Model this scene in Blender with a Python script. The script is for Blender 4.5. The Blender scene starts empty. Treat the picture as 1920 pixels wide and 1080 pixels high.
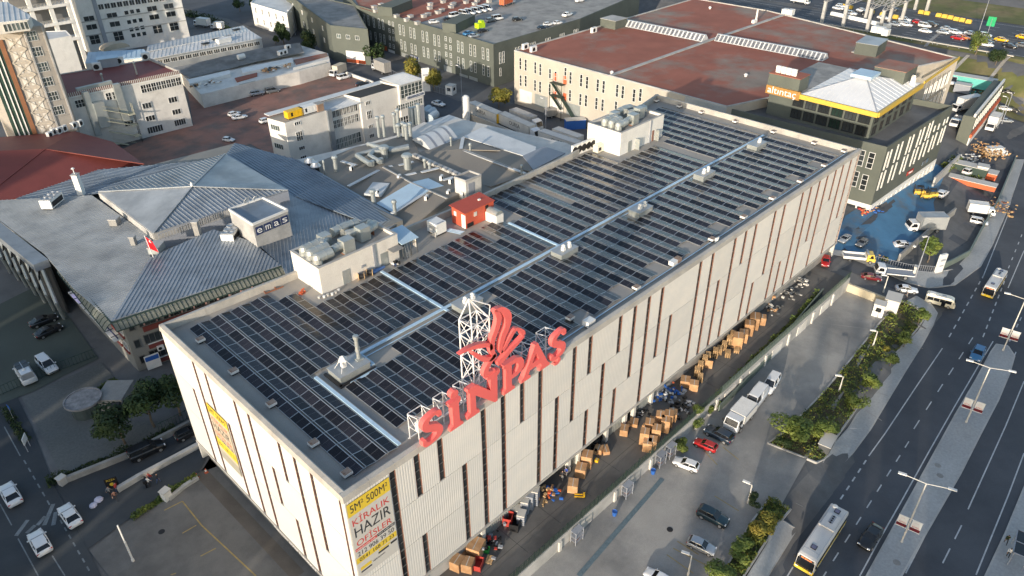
import bpy, bmesh, math, random
from mathutils import Vector, Matrix
SC = bpy.context.scene
COL = SC.collection
random.seed(7)
R = math.radians
FPX, PITCH, ROLL, YAW = 1389.743, 0.574765, -0.00872649, 0.77990847
CAM = Vector((-22.0138, -43.6722, 75.1041))
_fw = Vector((math.cos(YAW) * math.cos(PITCH), math.sin(YAW) * math.cos(PITCH), -math.sin(PITCH)))
_r = Vector((math.sin(YAW), -math.cos(YAW), 0)); _u = _r.cross(_fw)
_r2 = _r * math.cos(ROLL) + _u * math.sin(ROLL); _u2 = -_r * math.sin(ROLL) + _u * math.cos(ROLL)
cd = bpy.data.cameras.new('camera'); cam = bpy.data.objects.new('camera', cd); COL.objects.link(cam)
cd.sensor_width = 36; cd.lens = FPX / 1920 * 36; cd.clip_start = 1; cd.clip_end = 3000
cam.matrix_world = Matrix(((_r2.x, _u2.x, -_fw.x, CAM.x), (_r2.y, _u2.y, -_fw.y, CAM.y), (_r2.z, _u2.z, -_fw.z, CAM.z), (0, 0, 0, 1)))
SC.camera = cam
SUN_TRAVEL, SUN_EL = 18.0, 11.0          # direction the light travels (deg from +X), elevation
w = bpy.data.worlds.new('World'); SC.world = w; w.use_nodes = True
nt = w.node_tree; bg = nt.nodes['Background']
sky = nt.nodes.new('ShaderNodeTexSky'); sky.sky_type = 'NISHITA'; sky.sun_disc = False
sky.sun_elevation = R(SUN_EL); sky.sun_rotation = R(90 - (SUN_TRAVEL + 180)); sky.altitude = 100
sky.air_density = 1.0; sky.dust_density = 1.4; sky.ozone_density = 1.0
nt.links.new(sky.outputs[0], bg.inputs[0]); bg.inputs[1].default_value = 0.15
sd = bpy.data.lights.new('sun', 'SUN'); so = bpy.data.objects.new('sun', sd); COL.objects.link(so)
sd.energy = 3.0; sd.angle = R(0.7); sd.color = (1.0, 0.87, 0.71)
_d = Vector((math.cos(R(SUN_TRAVEL)) * math.cos(R(SUN_EL)), math.sin(R(SUN_TRAVEL)) * math.cos(R(SUN_EL)), -math.sin(R(SUN_EL))))
so.rotation_euler = _d.to_track_quat('-Z', 'Y').to_euler(); so.location = (-80, -60, 120)
vs = SC.view_settings; vs.view_transform = 'Standard'; vs.look = 'None'; vs.gamma = 1; vs.exposure = 0.85; vs.use_curve_mapping = False
SC.cycles.max_bounces = 5; SC.cycles.diffuse_bounces = 3; SC.cycles.glossy_bounces = 3; SC.cycles.transparent_max_bounces = 6
def ray(px, py):
    d = _fw + _r2 * ((px - 960) / FPX) + _u2 * ((540 - py) / FPX)
    return d
def at(px, py, z=0.0):
    d = ray(px, py); t = (z - CAM.z) / d.z; return CAM + d * t
def aty(px, py, y=0.0):
    d = ray(px, py); t = (y - CAM.y) / d.y; return CAM + d * t
def atx(px, py, x=0.0):
    d = ray(px, py); t = (x - CAM.x) / d.x; return CAM + d * t
def onwall(px, py, A, B):
    d = ray(px, py); e = Vector((B[0] - A[0], B[1] - A[1])); L = e.length; e /= L; n = Vector((-e.y, e.x))
    den = d.x * n.x + d.y * n.y; t = ((A[0] - CAM.x) * n.x + (A[1] - CAM.y) * n.y) / den
    q = CAM + d * t; return ((q.x - A[0]) * e.x + (q.y - A[1]) * e.y, q.z)
def clamp(v, a=0.0, b=1.0): return a if v < a else b if v > b else v
def sm(v): v = clamp(v); return v * v * (3 - 2 * v)
def zlot(x): return -2.0 - 0.01 * clamp(x - 35, -40, 75)
def zroad(x): return -3.6 - 0.012 * clamp(x - 35, -60, 200)
def ylot(x): return -24.0 + (x - 38) * 0.138
def H(x, y):
    if x < 107.0 and y > -5.85:
        return 0.0
    if x < 107.0:
        k = sm((ylot(x) - y) / 3.0); return zlot(x) * (1 - k) + zroad(x) * k
    ye = -19.5 + (x - 116) * 0.137
    t = clamp(1 - (y - ye) / 18.0); z = zroad(x) * t
    k = sm((x - 246) / 20)
    z = z * (1 - k) + 6.0 * k
    if x > 312: z += 9 * sm((x - 312) / 90)
    return z
def g(px, py, dz=0.0):
    z = 0.0
    for _ in range(14):
        q = at(px, py, z + dz); z = 0.5 * z + 0.5 * H(q.x, q.y)
    q = at(px, py, z + dz); return Vector((q.x, q.y, H(q.x, q.y) + dz))
MATS = {}
def mat(name, col, rough=.75, var=.18, sc=.35, metal=0., bump=0., bsc=6., grain=.12, gsc=9., tint=None, spec=.4, coat=0., rnd=0., tsc=.06, tlo=.45, thi=.62):
    if name in MATS: return MATS[name]
    m = bpy.data.materials.new(name); m.use_nodes = True; t = m.node_tree; N = t.nodes; L = t.links
    b = N['Principled BSDF']; b.inputs['Roughness'].default_value = rough; b.inputs['Metallic'].default_value = metal
    b.inputs['Specular IOR Level'].default_value = spec
    if coat: b.inputs['Coat Weight'].default_value = coat; b.inputs['Coat Roughness'].default_value = .08
    tc = N.new('ShaderNodeTexCoord')
    def noise(s, det=5, rg=.6):
        n = N.new('ShaderNodeTexNoise'); n.inputs['Scale'].default_value = s; n.inputs['Detail'].default_value = det; n.inputs['Roughness'].default_value = rg
        L.new(tc.outputs['Object'], n.inputs['Vector']); return n
    def mul(a, fac_sock, lo, hi):
        mr = N.new('ShaderNodeMapRange'); mr.inputs[1].default_value = .25; mr.inputs[2].default_value = .75; mr.inputs[3].default_value = lo; mr.inputs[4].default_value = hi
        L.new(fac_sock, mr.inputs[0])
        v = N.new('ShaderNodeVectorMath'); v.operation = 'SCALE'; L.new(a, v.inputs[0]); L.new(mr.outputs[0], v.inputs['Scale']); return v.outputs[0]
    rgb = N.new('ShaderNodeRGB'); rgb.outputs[0].default_value = (*col, 1); c = rgb.outputs[0]
    if tint is not None:
        n0 = noise(tsc, 6, .65); cr = N.new('ShaderNodeMapRange'); cr.inputs[1].default_value = tlo; cr.inputs[2].default_value = thi; L.new(n0.outputs[0], cr.inputs[0])
        mx = N.new('ShaderNodeMix'); mx.data_type = 'RGBA'; L.new(cr.outputs[0], mx.inputs[0]); L.new(c, mx.inputs[6]); mx.inputs[7].default_value = (*tint, 1); c = mx.outputs[2]
    if var: c = mul(c, noise(sc).outputs[0], 1 - var, 1 + var)
    if grain: c = mul(c, noise(gsc, 3).outputs[0], 1 - grain, 1 + grain)
    if rnd:
        oi = N.new('ShaderNodeObjectInfo'); c = mul(c, oi.outputs['Random'], 1 - rnd, 1 + rnd)
    L.new(c, b.inputs['Base Color'])
    if bump:
        bp = N.new('ShaderNodeBump'); bp.inputs['Strength'].default_value = bump; bp.inputs['Distance'].default_value = .05
        L.new(noise(bsc, 4).outputs[0], bp.inputs['Height']); L.new(bp.outputs[0], b.inputs['Normal'])
    MATS[name] = m; return m
def emis(name, col, s):
    m = bpy.data.materials.new(name); m.use_nodes = True; b = m.node_tree.nodes['Principled BSDF']
    b.inputs['Base Color'].default_value = (*col, 1); b.inputs['Emission Color'].default_value = (*col, 1); b.inputs['Emission Strength'].default_value = s
    MATS[name] = m; return m
def glass_mat(name, col, rough=.08, rnd=.35, var=0.25):
    return mat(name, col, rough, var, .5, spec=.6, grain=0, rnd=rnd)
M = {}
M['asphalt'] = mat('asphalt', (.085, .092, .105), .85, .2, .12, tint=(.068, .074, .086), tsc=.05, bump=.2, bsc=12)
M['asphalt_old'] = mat('asphalt_old', (.145, .145, .145), .85, .25, .12, tint=(.10, .10, .102), tsc=.08, bump=.2)
M['asphalt_dark'] = mat('asphalt_dark', (.045, .052, .06), .85, .2, .1, tint=(.06, .067, .072), tsc=.07)
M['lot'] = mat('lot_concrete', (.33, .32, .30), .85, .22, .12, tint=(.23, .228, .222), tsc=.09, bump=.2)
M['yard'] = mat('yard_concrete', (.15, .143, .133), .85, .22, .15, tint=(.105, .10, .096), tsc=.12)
M['concrete'] = mat('concrete', (.33, .32, .30), .85, .18, .3, tint=(.24, .235, .225), tsc=.2)
M['concrete_lt'] = mat('concrete_light', (.46, .45, .43), .85, .15, .3, tint=(.36, .355, .34), tsc=.25)
M['pave'] = mat('pavement', (.40, .405, .40), .85, .15, .3, tint=(.33, .335, .335), tsc=.15, grain=.15, gsc=3)
M['brick_pave'] = mat('brick_paving', (.29, .15, .115), .85, .25, .15, tint=(.16, .12, .105), tsc=.1)
M['grey_pave'] = mat('grey_pavers', (.14, .145, .14), .85, .2, .2, tint=(.10, .105, .10), tsc=.1, grain=.2, gsc=3)
M['blue_floor'] = mat('blue_painted_concrete', (.075, .20, .34), .7, .2, .2, tint=(.15, .155, .155), tsc=.09, tlo=.52, thi=.66)
M['roofdeck'] = mat('roof_membrane', (.36, .335, .30), .85, .15, .3, tint=(.27, .26, .245), tsc=.15)
M['coping'] = mat('coping_concrete', (.44, .42, .385), .8, .12, .4, tint=(.36, .345, .32), tsc=.3)
M['clad'] = mat('white_cladding', (.66, .645, .61), .5, .05, .15, grain=.03, rnd=.04, tint=(.69, .665, .62), tsc=.3)
M['core'] = mat('dark_core', (.05, .05, .05), .9)
M['glass'] = glass_mat('window_glass', (.035, .04, .042))
M['glass_lt'] = glass_mat('window_glass_pale', (.10, .125, .12), .1)
M['glass_gr'] = glass_mat('green_glass', (.03, .055, .045), .06)
M['jamb'] = mat('reddish_jamb', (.20, .10, .075), .7)
M['mull'] = mat('window_mullion', (.13, .13, .125), .6)
M['wframe'] = mat('white_frame', (.72, .72, .70), .5, .05)
M['alu'] = mat('aluminium', (.52, .53, .54), .38, .06, metal=.75)
M['galv'] = mat('galvanised_duct', (.40, .43, .42), .45, .12, .6, metal=.45, tint=(.44, .46, .45), tsc=.5)
M['steel_wh'] = mat('white_steel', (.68, .69, .70), .45, .05)
M['signred'] = mat('red_sign_face', (.80, .15, .14), .45, .06, grain=.03)
M['white'] = mat('white_paint', (.78, .77, .74), .6, .07, tint=(.70, .69, .66), tsc=.3)
M['white_dirty'] = mat('weathered_white_render', (.70, .67, .62), .8, .12, .25, tint=(.54, .51, .47), tsc=.22, tlo=.5, thi=.72)
M['offwhite'] = mat('offwhite_render', (.64, .62, .57), .8, .12, .3, tint=(.55, .53, .49), tsc=.2)
M['beige'] = mat('beige_render', (.48, .44, .375), .8, .08, .2, tint=(.45, .41, .345), tsc=.15)
M['greygreen'] = mat('grey_green_render', (.115, .128, .11), .8, .08, .2, tint=(.098, .11, .096), tsc=.12)
M['darkgrey'] = mat('dark_grey_render', (.085, .092, .098), .8, .1, .2)
M['redroof'] = mat('red_roof_membrane', (.33, .115, .075), .85, .2, .12, tint=(.27, .215, .175), tsc=.05, tlo=.48, thi=.64)
M['redsheet'] = mat('red_sheet_roof', (.20, .05, .042), .6, .1, .3)
M['beigeroof'] = mat('beige_roof_felt', (.26, .235, .20), .85, .12, .2, tint=(.22, .20, .175), tsc=.1)
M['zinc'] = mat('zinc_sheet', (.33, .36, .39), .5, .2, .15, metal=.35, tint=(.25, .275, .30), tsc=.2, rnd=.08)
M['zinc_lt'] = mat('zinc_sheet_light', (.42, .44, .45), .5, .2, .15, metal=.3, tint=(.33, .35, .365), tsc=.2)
M['zinc_bl'] = mat('zinc_sheet_blue', (.21, .255, .31), .5, .15, .15, metal=.3, tint=(.17, .205, .25), tsc=.2)
M['whitesheet'] = mat('white_sheet_roof', (.62, .63, .63), .5, .1, .2, tint=(.50, .52, .53), tsc=.15)
M['bluesheet'] = mat('pale_blue_sheet', (.42, .56, .68), .45, .1, .3)
M['asbestos'] = mat('grey_corrugated', (.235, .24, .24), .85, .2, .3, tint=(.17, .175, .175), tsc=.2)
M['tray'] = mat('blue_white_cable_tray', (.46, .62, .76), .4, .1, 1.)
M['yellow'] = mat('yellow_fascia', (.68, .45, .07), .55, .06)
M['yellowgen'] = mat('yellow_enamel', (.80, .47, .02), .45, .05)
M['orange'] = mat('orange_paint', (.62, .13, .05), .6, .08)
M['red'] = mat('red_paint', (.42, .05, .04), .6, .1)
M['shed'] = mat('red_shed_sheet', (.55, .105, .055), .6, .08, tint=(.45, .075, .045), tsc=.4)
M['card'] = mat('cardboard', (.42, .235, .115), .8, .15, .8, rnd=.2, tint=(.50, .32, .18), tsc=.6)
M['pallet'] = mat('pallet_wood', (.56, .37, .19), .8, .2, 2., rnd=.18)
M['bag'] = mat('black_bag', (.012, .013, .016), .25, .3, 3.)
M['greypl'] = mat('grey_plastic', (.30, .32, .36), .5, .1, rnd=.1)
M['bluepl'] = mat('blue_plastic', (.03, .12, .42), .5, .1)
M['greenpl'] = mat('green_plastic', (.03, .30, .06), .5, .1)
M['dark'] = mat('black_plastic', (.018, .018, .02), .5, .1)
M['tyre'] = mat('tyre_rubber', (.02, .02, .02), .8, .1)
M['rim'] = mat('wheel_rim', (.45, .46, .47), .35, .05, metal=.6)
M['carglass'] = mat('car_glass', (.012, .014, .017), .06, 0, grain=0, spec=.7)
M['lamp_w'] = mat('head_lamp', (.75, .76, .78), .15, 0, grain=0)
M['lamp_r'] = mat('tail_lamp', (.45, .02, .02), .2, 0, grain=0)
M['line'] = mat('road_paint_white', (.50, .51, .52), .7, .25, 1., grain=.2)
M['line_y'] = mat('road_paint_yellow', (.36, .27, .10), .7, .3, 1., grain=.2)
M['leaf'] = mat('leaf_green', (.085, .125, .030), .6, .35, .5, rnd=.15, tint=(.15, .175, .035), tsc=.6, spec=.25)
M['leaf_dk'] = mat('leaf_dark', (.028, .05, .018), .6, .35, .5, rnd=.15, tint=(.05, .075, .022), tsc=.6, spec=.25)
M['leaf_yel'] = mat('leaf_yellow_green', (.20, .19, .035), .6, .3, .5, rnd=.12, tint=(.22, .17, .03), tsc=.7, spec=.25)
M['bark'] = mat('bark', (.15, .12, .09), .9, .25, 3.)
M['grass'] = mat('dry_grass', (.105, .115, .04), .9, .3, .15, tint=(.19, .155, .085), tsc=.06)
M['soil'] = mat('soil', (.085, .068, .045), .95, .3, .4, tint=(.06, .07, .03), tsc=.3)
M['skin'] = mat('skin', (.45, .27, .19), .6, .05)
M['jeans'] = mat('blue_jeans', (.06, .10, .22), .8, .1)
M['cloth_bk'] = mat('dark_cloth', (.03, .03, .035), .85, .1)
M['cloth_bl'] = mat('blue_shirt', (.05, .10, .42), .85, .1)
M['cloth_gr'] = mat('grey_cloth', (.22, .22, .22), .85, .1)
M['green_fence'] = mat('green_grey_metal', (.155, .19, .165), .55, .12, .5)
M['fence_dk'] = mat('dark_green_wire', (.03, .055, .045), .6, .1)
M['teal'] = mat('turquoise_sheet', (.13, .50, .44), .6, .15)
M['text_bk'] = mat('dark_print', (.035, .035, .04), .6, 0, grain=0)
M['text_rd'] = mat('red_print', (.60, .06, .05), .6, 0, grain=0)
M['text_yl'] = mat('yellow_print', (.72, .52, .05), .6, .04, grain=0)
M['text_wh'] = mat('white_print', (.80, .80, .78), .6, .03, grain=0)
M['text_bl'] = mat('navy_print', (.03, .045, .12), .6, 0, grain=0)
M['print_grey'] = mat('grey_print', (.56, .54, .50), .6, .04, grain=0)
def paint(name, col, metal=.0): return mat('car_paint_' + name, col, .3, .03, .5, metal=metal, grain=0, coat=.6, spec=.5)
PAINT = dict(white=paint('white', (.74, .75, .76)), black=paint('black', (.012, .013, .016)), navy=paint('navy', (.014, .028, .05)), teal=paint('dark_teal', (.012, .035, .048)), red=paint('red', (.42, .012, .014)),
             burg=paint('burgundy', (.16, .010, .014)), silver=paint('silver', (.44, .47, .50), .4), grey=paint('grey', (.16, .175, .19), .3), blue=paint('blue', (.04, .16, .34)), yellow=paint('taxi_yellow', (.75, .43, .01)),
             orange=paint('taxi_orange', (.72, .22, .04)), cream=paint('cream', (.72, .68, .55)), truckyel=paint('truck_yellow', (.74, .52, .10)), beige=paint('beige', (.66, .57, .44)))
def solar_mat():
    m = mat('solar_cells', (.014, .0135, .017), .2, .3, .4, grain=0, rnd=.45, spec=.32)
    t = m.node_tree; N = t.nodes; L = t.links; b = N['Principled BSDF']
    src = b.inputs['Base Color'].links[0].from_socket
    tc = N.new('ShaderNodeTexCoord'); br = N.new('ShaderNodeTexBrick'); br.offset = 0; br.inputs['Color1'].default_value = (1, 1, 1, 1); br.inputs['Color2'].default_value = (.8, .8, .8, 1); br.inputs['Mortar'].default_value = (3.2, 3.2, 3.4, 1)
    br.inputs['Scale'].default_value = 1; br.inputs['Mortar Size'].default_value = .006; br.inputs['Brick Width'].default_value = .19; br.inputs['Row Height'].default_value = .095
    L.new(tc.outputs['Object'], br.inputs['Vector'])
    mx = N.new('ShaderNodeMix'); mx.data_type = 'RGBA'; mx.blend_type = 'MULTIPLY'; mx.inputs[0].default_value = 1; L.new(src, mx.inputs[6]); L.new(br.outputs[0], mx.inputs[7]); L.new(mx.outputs[2], b.inputs['Base Color'])
    return m
M['cells'] = solar_mat()
class MB:
    def __init__(s): s.v = []; s.f = []; s.m = []
    def add(s, vs, fs, mi=0):
        o = len(s.v); s.v += [tuple(v) for v in vs]; s.f += [tuple(i + o for i in f) for f in fs]; s.m += [mi] * len(fs); return s
    def box(s, c, d, rz=0., mi=0, ax=None):
        hx, hy, hz = d[0] / 2, d[1] / 2, d[2] / 2; vs = []
        ca, sa = math.cos(rz), math.sin(rz)
        for dx, dy, dz in ((-1, -1, -1), (1, -1, -1), (1, 1, -1), (-1, 1, -1), (-1, -1, 1), (1, -1, 1), (1, 1, 1), (-1, 1, 1)):
            x, y = dx * hx, dy * hy; vs.append((c[0] + x * ca - y * sa, c[1] + x * sa + y * ca, c[2] + dz * hz))
        return s.add(vs, [(0, 3, 2, 1), (4, 5, 6, 7), (0, 1, 5, 4), (1, 2, 6, 5), (2, 3, 7, 6), (3, 0, 4, 7)], mi)
    def prism(s, poly, z0, z1, mi=0, top=None, bottom=True):
        n = len(poly); a = sum(poly[i][0] * poly[(i + 1) % n][1] - poly[(i + 1) % n][0] * poly[i][1] for i in range(n))
        if a < 0: poly = poly[::-1]
        za = z0 if callable(z0) else (lambda q: z0); zb = z1 if callable(z1) else (lambda q: z1)
        vs = [(q[0], q[1], za(q)) for q in poly] + [(q[0], q[1], zb(q)) for q in poly]
        s.add(vs, [(i, (i + 1) % n, n + (i + 1) % n, n + i) for i in range(n)], mi)
        o = len(s.v) - 2 * n
        s.f.append(tuple(o + n + i for i in range(n))); s.m.append(mi if top is None else top)
        if bottom: s.f.append(tuple(o + n - 1 - i for i in range(n))); s.m.append(mi)
        return s
    def extr(s, poly, org, ex, ey, n0, n1, mi=0, mside=None):
        ex = Vector(ex); ey = Vector(ey); nn = ex.cross(ey); org = Vector(org); n = len(poly)
        vs = [org + ex * q[0] + ey * q[1] + nn * n0 for q in poly] + [org + ex * q[0] + ey * q[1] + nn * n1 for q in poly]
        a = sum(poly[i][0] * poly[(i + 1) % n][1] - poly[(i + 1) % n][0] * poly[i][1] for i in range(n))
        idx = list(range(n)) if a > 0 else list(range(n))[::-1]
        o = len(s.v); s.v += [tuple(v) for v in vs]
        s.f.append(tuple(o + n + i for i in idx)); s.m.append(mi); s.f.append(tuple(o + i for i in idx[::-1])); s.m.append(mi)
        for k in range(n):
            i, j = idx[k], idx[(k + 1) % n]; s.f.append((o + i, o + j, o + n + j, o + n + i)); s.m.append(mi if mside is None else mside)
        return s
    def tube(s, p0, p1, r, n=6, mi=0, r1=None, cap=True):
        p0 = Vector(p0); p1 = Vector(p1); d = (p1 - p0); d.normalize(); a = d.orthogonal().normalized(); b = d.cross(a); r1 = r if r1 is None else r1
        vs = [p0 + (a * math.cos(2 * math.pi * i / n) + b * math.sin(2 * math.pi * i / n)) * r for i in range(n)] + [p1 + (a * math.cos(2 * math.pi * i / n) + b * math.sin(2 * math.pi * i / n)) * r1 for i in range(n)]
        fs = [(i, (i + 1) % n, n + (i + 1) % n, n + i) for i in range(n)]
        if cap: fs += [tuple(range(n - 1, -1, -1)), tuple(range(n, 2 * n))]
        return s.add(vs, fs, mi)
    def path(s, pts, r, n=8, mi=0):
        for a, b in zip(pts[:-1], pts[1:]): s.tube(a, b, r, n, mi)
        return s
    def bar(s, p0, p1, wd, ht, mi=0):
        p0 = Vector(p0); p1 = Vector(p1); d = (p1 - p0).normalized(); up = Vector((0, 0, 1))
        if abs(d.z) > .95: up = Vector((0, 1, 0))
        a = d.cross(up).normalized(); b = a.cross(d)
        vs = [q + a * (wd / 2 * i) + b * (ht / 2 * j) for q in (p0, p1) for i, j in ((-1, -1), (1, -1), (1, 1), (-1, 1))]
        return s.add(vs, [(3, 2, 1, 0), (4, 5, 6, 7), (0, 1, 5, 4), (1, 2, 6, 5), (2, 3, 7, 6), (3, 0, 4, 7)], mi)
    def lathe(s, prof, c=(0, 0, 0), n=10, mi=0):
        vs = [(c[0] + r * math.cos(2 * math.pi * i / n), c[1] + r * math.sin(2 * math.pi * i / n), c[2] + z) for r, z in prof for i in range(n)]
        fs = [(k * n + i, k * n + (i + 1) % n, (k + 1) * n + (i + 1) % n, (k + 1) * n + i) for k in range(len(prof) - 1) for i in range(n)]
        fs.append(tuple((len(prof) - 1) * n + i for i in range(n)))
        return s.add(vs, fs, mi)
    def mesh(s, name, mats, off=None, smooth=False):
        me = bpy.data.meshes.new(name)
        vs = s.v if off is None else [(x - off[0], y - off[1], z - off[2]) for x, y, z in s.v]
        me.from_pydata(vs, [], s.f)
        if not isinstance(mats, (list, tuple)): mats = [mats]
        for m in mats: me.materials.append(m)
        me.polygons.foreach_set('material_index', [min(i, len(mats) - 1) for i in s.m])
        if smooth: me.polygons.foreach_set('use_smooth', [True] * len(s.f))
        me.update(); return me
    def build(s, name, mats, parent=None, smooth=False, world=True):
        off = parent_off(parent) if (parent is not None and world) else None
        o = bpy.data.objects.new(name, s.mesh(name, mats, off, smooth)); COL.objects.link(o)
        if parent is not None: o.parent = parent
        return o
def _bl(s, name, mats, parent=None, smooth=False): return s.build(name, mats, parent, smooth, False)
MB.bl = _bl
def parent_off(pr):
    v = Vector((0, 0, 0))
    while pr is not None: v += pr.location; pr = pr.parent
    return v
def tag(o, label=None, cat=None, group=None, kind=None):
    if label: o['label'] = label
    if cat: o['category'] = cat
    if group: o['group'] = group
    if kind: o['kind'] = kind
    return o
def thing(name, label, cat, loc=(0, 0, 0), rz=0., group=None):
    o = bpy.data.objects.new(name, None); COL.objects.link(o); o.empty_display_size = .3
    o.location = loc; o.rotation_euler = (0, 0, rz); return tag(o, label, cat, group)
def inst(name, me, parent=None, loc=(0, 0, 0), rot=(0, 0, 0), sc=None):
    o = bpy.data.objects.new(name, me); COL.objects.link(o); o.location = loc; o.rotation_euler = rot
    if sc is not None: o.scale = sc if isinstance(sc, (tuple, list)) else (sc, sc, sc)
    if parent is not None: o.parent = parent
    return o
def bx(nm, m, t, c, d, rz=0., W=0):
    b = MB(); b.box(c, d, rz); return b.build(nm, m, t, world=bool(W))
def copy_tree(o, parent=None):
    c = o.copy(); COL.objects.link(c); c.parent = parent
    for ch in list(o.children): copy_tree(ch, c)
    return c
def struct(name, mb, m, **k): return tag(mb.build(name, m), kind='structure')
def textmesh(body, size=1., ext=.0, align='CENTER'):
    cu = bpy.data.curves.new('text', 'FONT'); cu.body = body; cu.size = size; cu.extrude = ext; cu.align_x = align; cu.align_y = 'CENTER'; cu.resolution_u = 3
    ob = bpy.data.objects.new('text', cu); COL.objects.link(ob)
    dg = bpy.context.evaluated_depsgraph_get(); me = bpy.data.meshes.new_from_object(ob.evaluated_get(dg))
    bpy.data.objects.remove(ob); bpy.data.curves.remove(cu); return me
def lettering(name, body, parent, org, ex, ey, width, height, m, ext=.01, off=.0, bold=0.):
    me = textmesh(body, 1, .02); ex = Vector(ex).normalized(); ey = Vector(ey).normalized(); nn = ex.cross(ey)
    xs = [v.co.x for v in me.vertices]; ys = [v.co.y for v in me.vertices]
    cx, cy = (min(xs) + max(xs)) / 2, (min(ys) + max(ys)) / 2; sx = width / (max(xs) - min(xs)); sy = height / (max(ys) - min(ys))
    po = parent_off(parent); org = Vector(org)
    for v in me.vertices:
        q = org + ex * ((v.co.x - cx) * sx) + ey * ((v.co.y - cy) * sy) + nn * (off + (ext if v.co.z > 0 else 0)) - po
        v.co = q
    me.materials.clear(); me.materials.append(m)
    o = bpy.data.objects.new(name, me); COL.objects.link(o); o.parent = parent; return o
def drape(name, poly, dz, m, step=4., kind='structure', zf=None, build=True):
    zf = zf or H
    bm = bmesh.new(); vs = [bm.verts.new((q[0], q[1], 0)) for q in poly]; f = bm.faces.new(vs)
    if f.normal.z < 0 or True:
        bm.normal_update()
        if f.normal.z < 0: f.normal_flip()
    bmesh.ops.triangulate(bm, faces=bm.faces[:])
    for ax in (0, 1):
        lo = min(q[ax] for q in poly); hi = max(q[ax] for q in poly); k = math.floor(lo / step) + 1
        while k * step < hi:
            co = [0, 0, 0]; no = [0, 0, 0]; co[ax] = k * step; no[ax] = 1
            bmesh.ops.bisect_plane(bm, geom=bm.verts[:] + bm.edges[:] + bm.faces[:], plane_co=co, plane_no=no, dist=1e-5); k += 1
    for v in bm.verts: v.co.z = zf(v.co.x, v.co.y) + dz
    bm.normal_update()
    me = bpy.data.meshes.new(name); bm.to_mesh(me); bm.free(); me.materials.append(m)
    o = bpy.data.objects.new(name, me); COL.objects.link(o)
    if kind: o['kind'] = kind
    return o
def gp(pts): return [g(*q) for q in pts]
def wstrip(mb, pts, wd, h0, h1, mi=0, zf=None):
    zf = zf or H
    for a, b in zip(pts[:-1], pts[1:]):
        a = Vector((a[0], a[1], 0)); b = Vector((b[0], b[1], 0)); d = (b - a); L = d.length; n = max(1, int(L / 5)); d.normalize(); p = Vector((-d.y, d.x, 0)) * (wd / 2)
        for i in range(n):
            q0 = a + d * (L * i / n); q1 = a + d * (L * (i + 1) / n)
            za, zb = zf(q0.x, q0.y), zf(q1.x, q1.y)
            vs = []
            for h in (h0, h1):
                for q, z in ((q0 - p, za), (q1 - p, zb), (q1 + p, zb), (q0 + p, za)): vs.append((q.x, q.y, z + h))
            mb.add(vs, [(0, 3, 2, 1), (4, 5, 6, 7), (0, 1, 5, 4), (1, 2, 6, 5), (2, 3, 7, 6), (3, 0, 4, 7)], mi)
def clip_lines(poly, d, sp, off=0.):
    d = Vector((d[0], d[1])).normalized(); n = Vector((-d.y, d.x)); P = [Vector((q[0], q[1])) for q in poly]
    ks = [q.dot(n) for q in P]; k = math.ceil((min(ks) - off) / sp) * sp + off; out = []
    while k < max(ks):
        hits = []
        for i in range(len(P)):
            a, b = P[i], P[(i + 1) % len(P)]; ka, kb = a.dot(n) - k, b.dot(n) - k
            if (ka < 0) != (kb < 0): t = ka / (ka - kb); hits.append((a + (b - a) * t).dot(d))
        hits.sort()
        for i in range(0, len(hits) - 1, 2):
            if hits[i + 1] - hits[i] > .15: out.append((d * hits[i] + n * k, d * hits[i + 1] + n * k))
        k += sp
    return out
def plane_z(p0, p1, p2):
    p0, p1, p2 = Vector(p0), Vector(p1), Vector(p2); n = (p1 - p0).cross(p2 - p0)
    return lambda x, y: p0.z - (n.x * (x - p0.x) + n.y * (y - p0.y)) / n.z
def sheet_roof(parent, pts, m, seam=None, d=None, name='roof', thick=.12, rib=(.06, .07), seam_m=None):
    zf = plane_z(pts[0], pts[1], pts[2])
    P = [(q[0], q[1]) for q in pts]
    mb = MB(); mb.prism(P, lambda q: zf(*q) - thick, lambda q: zf(*q)); o = mb.build(name, m, parent)
    if seam:
        s = MB()
        for a, b in clip_lines(P, d, seam, .13): s.bar((a.x, a.y, zf(a.x, a.y) + rib[1] / 2), (b.x, b.y, zf(b.x, b.y) + rib[1] / 2), rib[0], rib[1])
        if s.v: so_ = s.build('roof_seams', seam_m or m, parent); so_['kind'] = 'stuff'
    return o
def lines(lo, hi, brk, extra):
    out = []; x = lo
    while x < hi:
        out.append(x); x += 4 if brk[0] < x < brk[1] else 25
    return sorted(set(out + [hi] + extra))
gx = lines(-500, 900, (-60, 330), [106.99, 107.01]); gy = lines(-400, 900, (-70, 240), [-5.86, -5.84])
mb = MB(); nx, ny = len(gx), len(gy)
mb.v = [(x, y, H(x, y) - .06) for y in gy for x in gx]
mb.f = [(j * nx + i, j * nx + i + 1, (j + 1) * nx + i + 1, (j + 1) * nx + i) for j in range(ny - 1) for i in range(nx - 1)]; mb.m = [0] * len(mb.f)
struct('ground', mb, M['asphalt_old'])
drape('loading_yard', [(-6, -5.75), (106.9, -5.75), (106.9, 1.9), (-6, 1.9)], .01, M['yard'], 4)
mb = MB(); 
for i in range(18): mb.box((6.0 * i + 2, -4.0 + 2.8, .014), (.05, 6.4, .004))
mb.box((50, -2.6, .0135), (106, .05, .003)); struct('yard_joint', mb, M['core'])
lot_poly = [(-8, -5.95)] + [(x, -5.95) for x in (20, 50, 80, 106.8)] + [(106.8, ylot(106.8) + .4)] + [(x, ylot(x) + .2) for x in (90, 70, 50, 30, 10, -8)]
drape('parking_lot', lot_poly, .01, M['lot'], 4)
road_outer = [(-40, -44), (-40, -27.2)]
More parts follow.
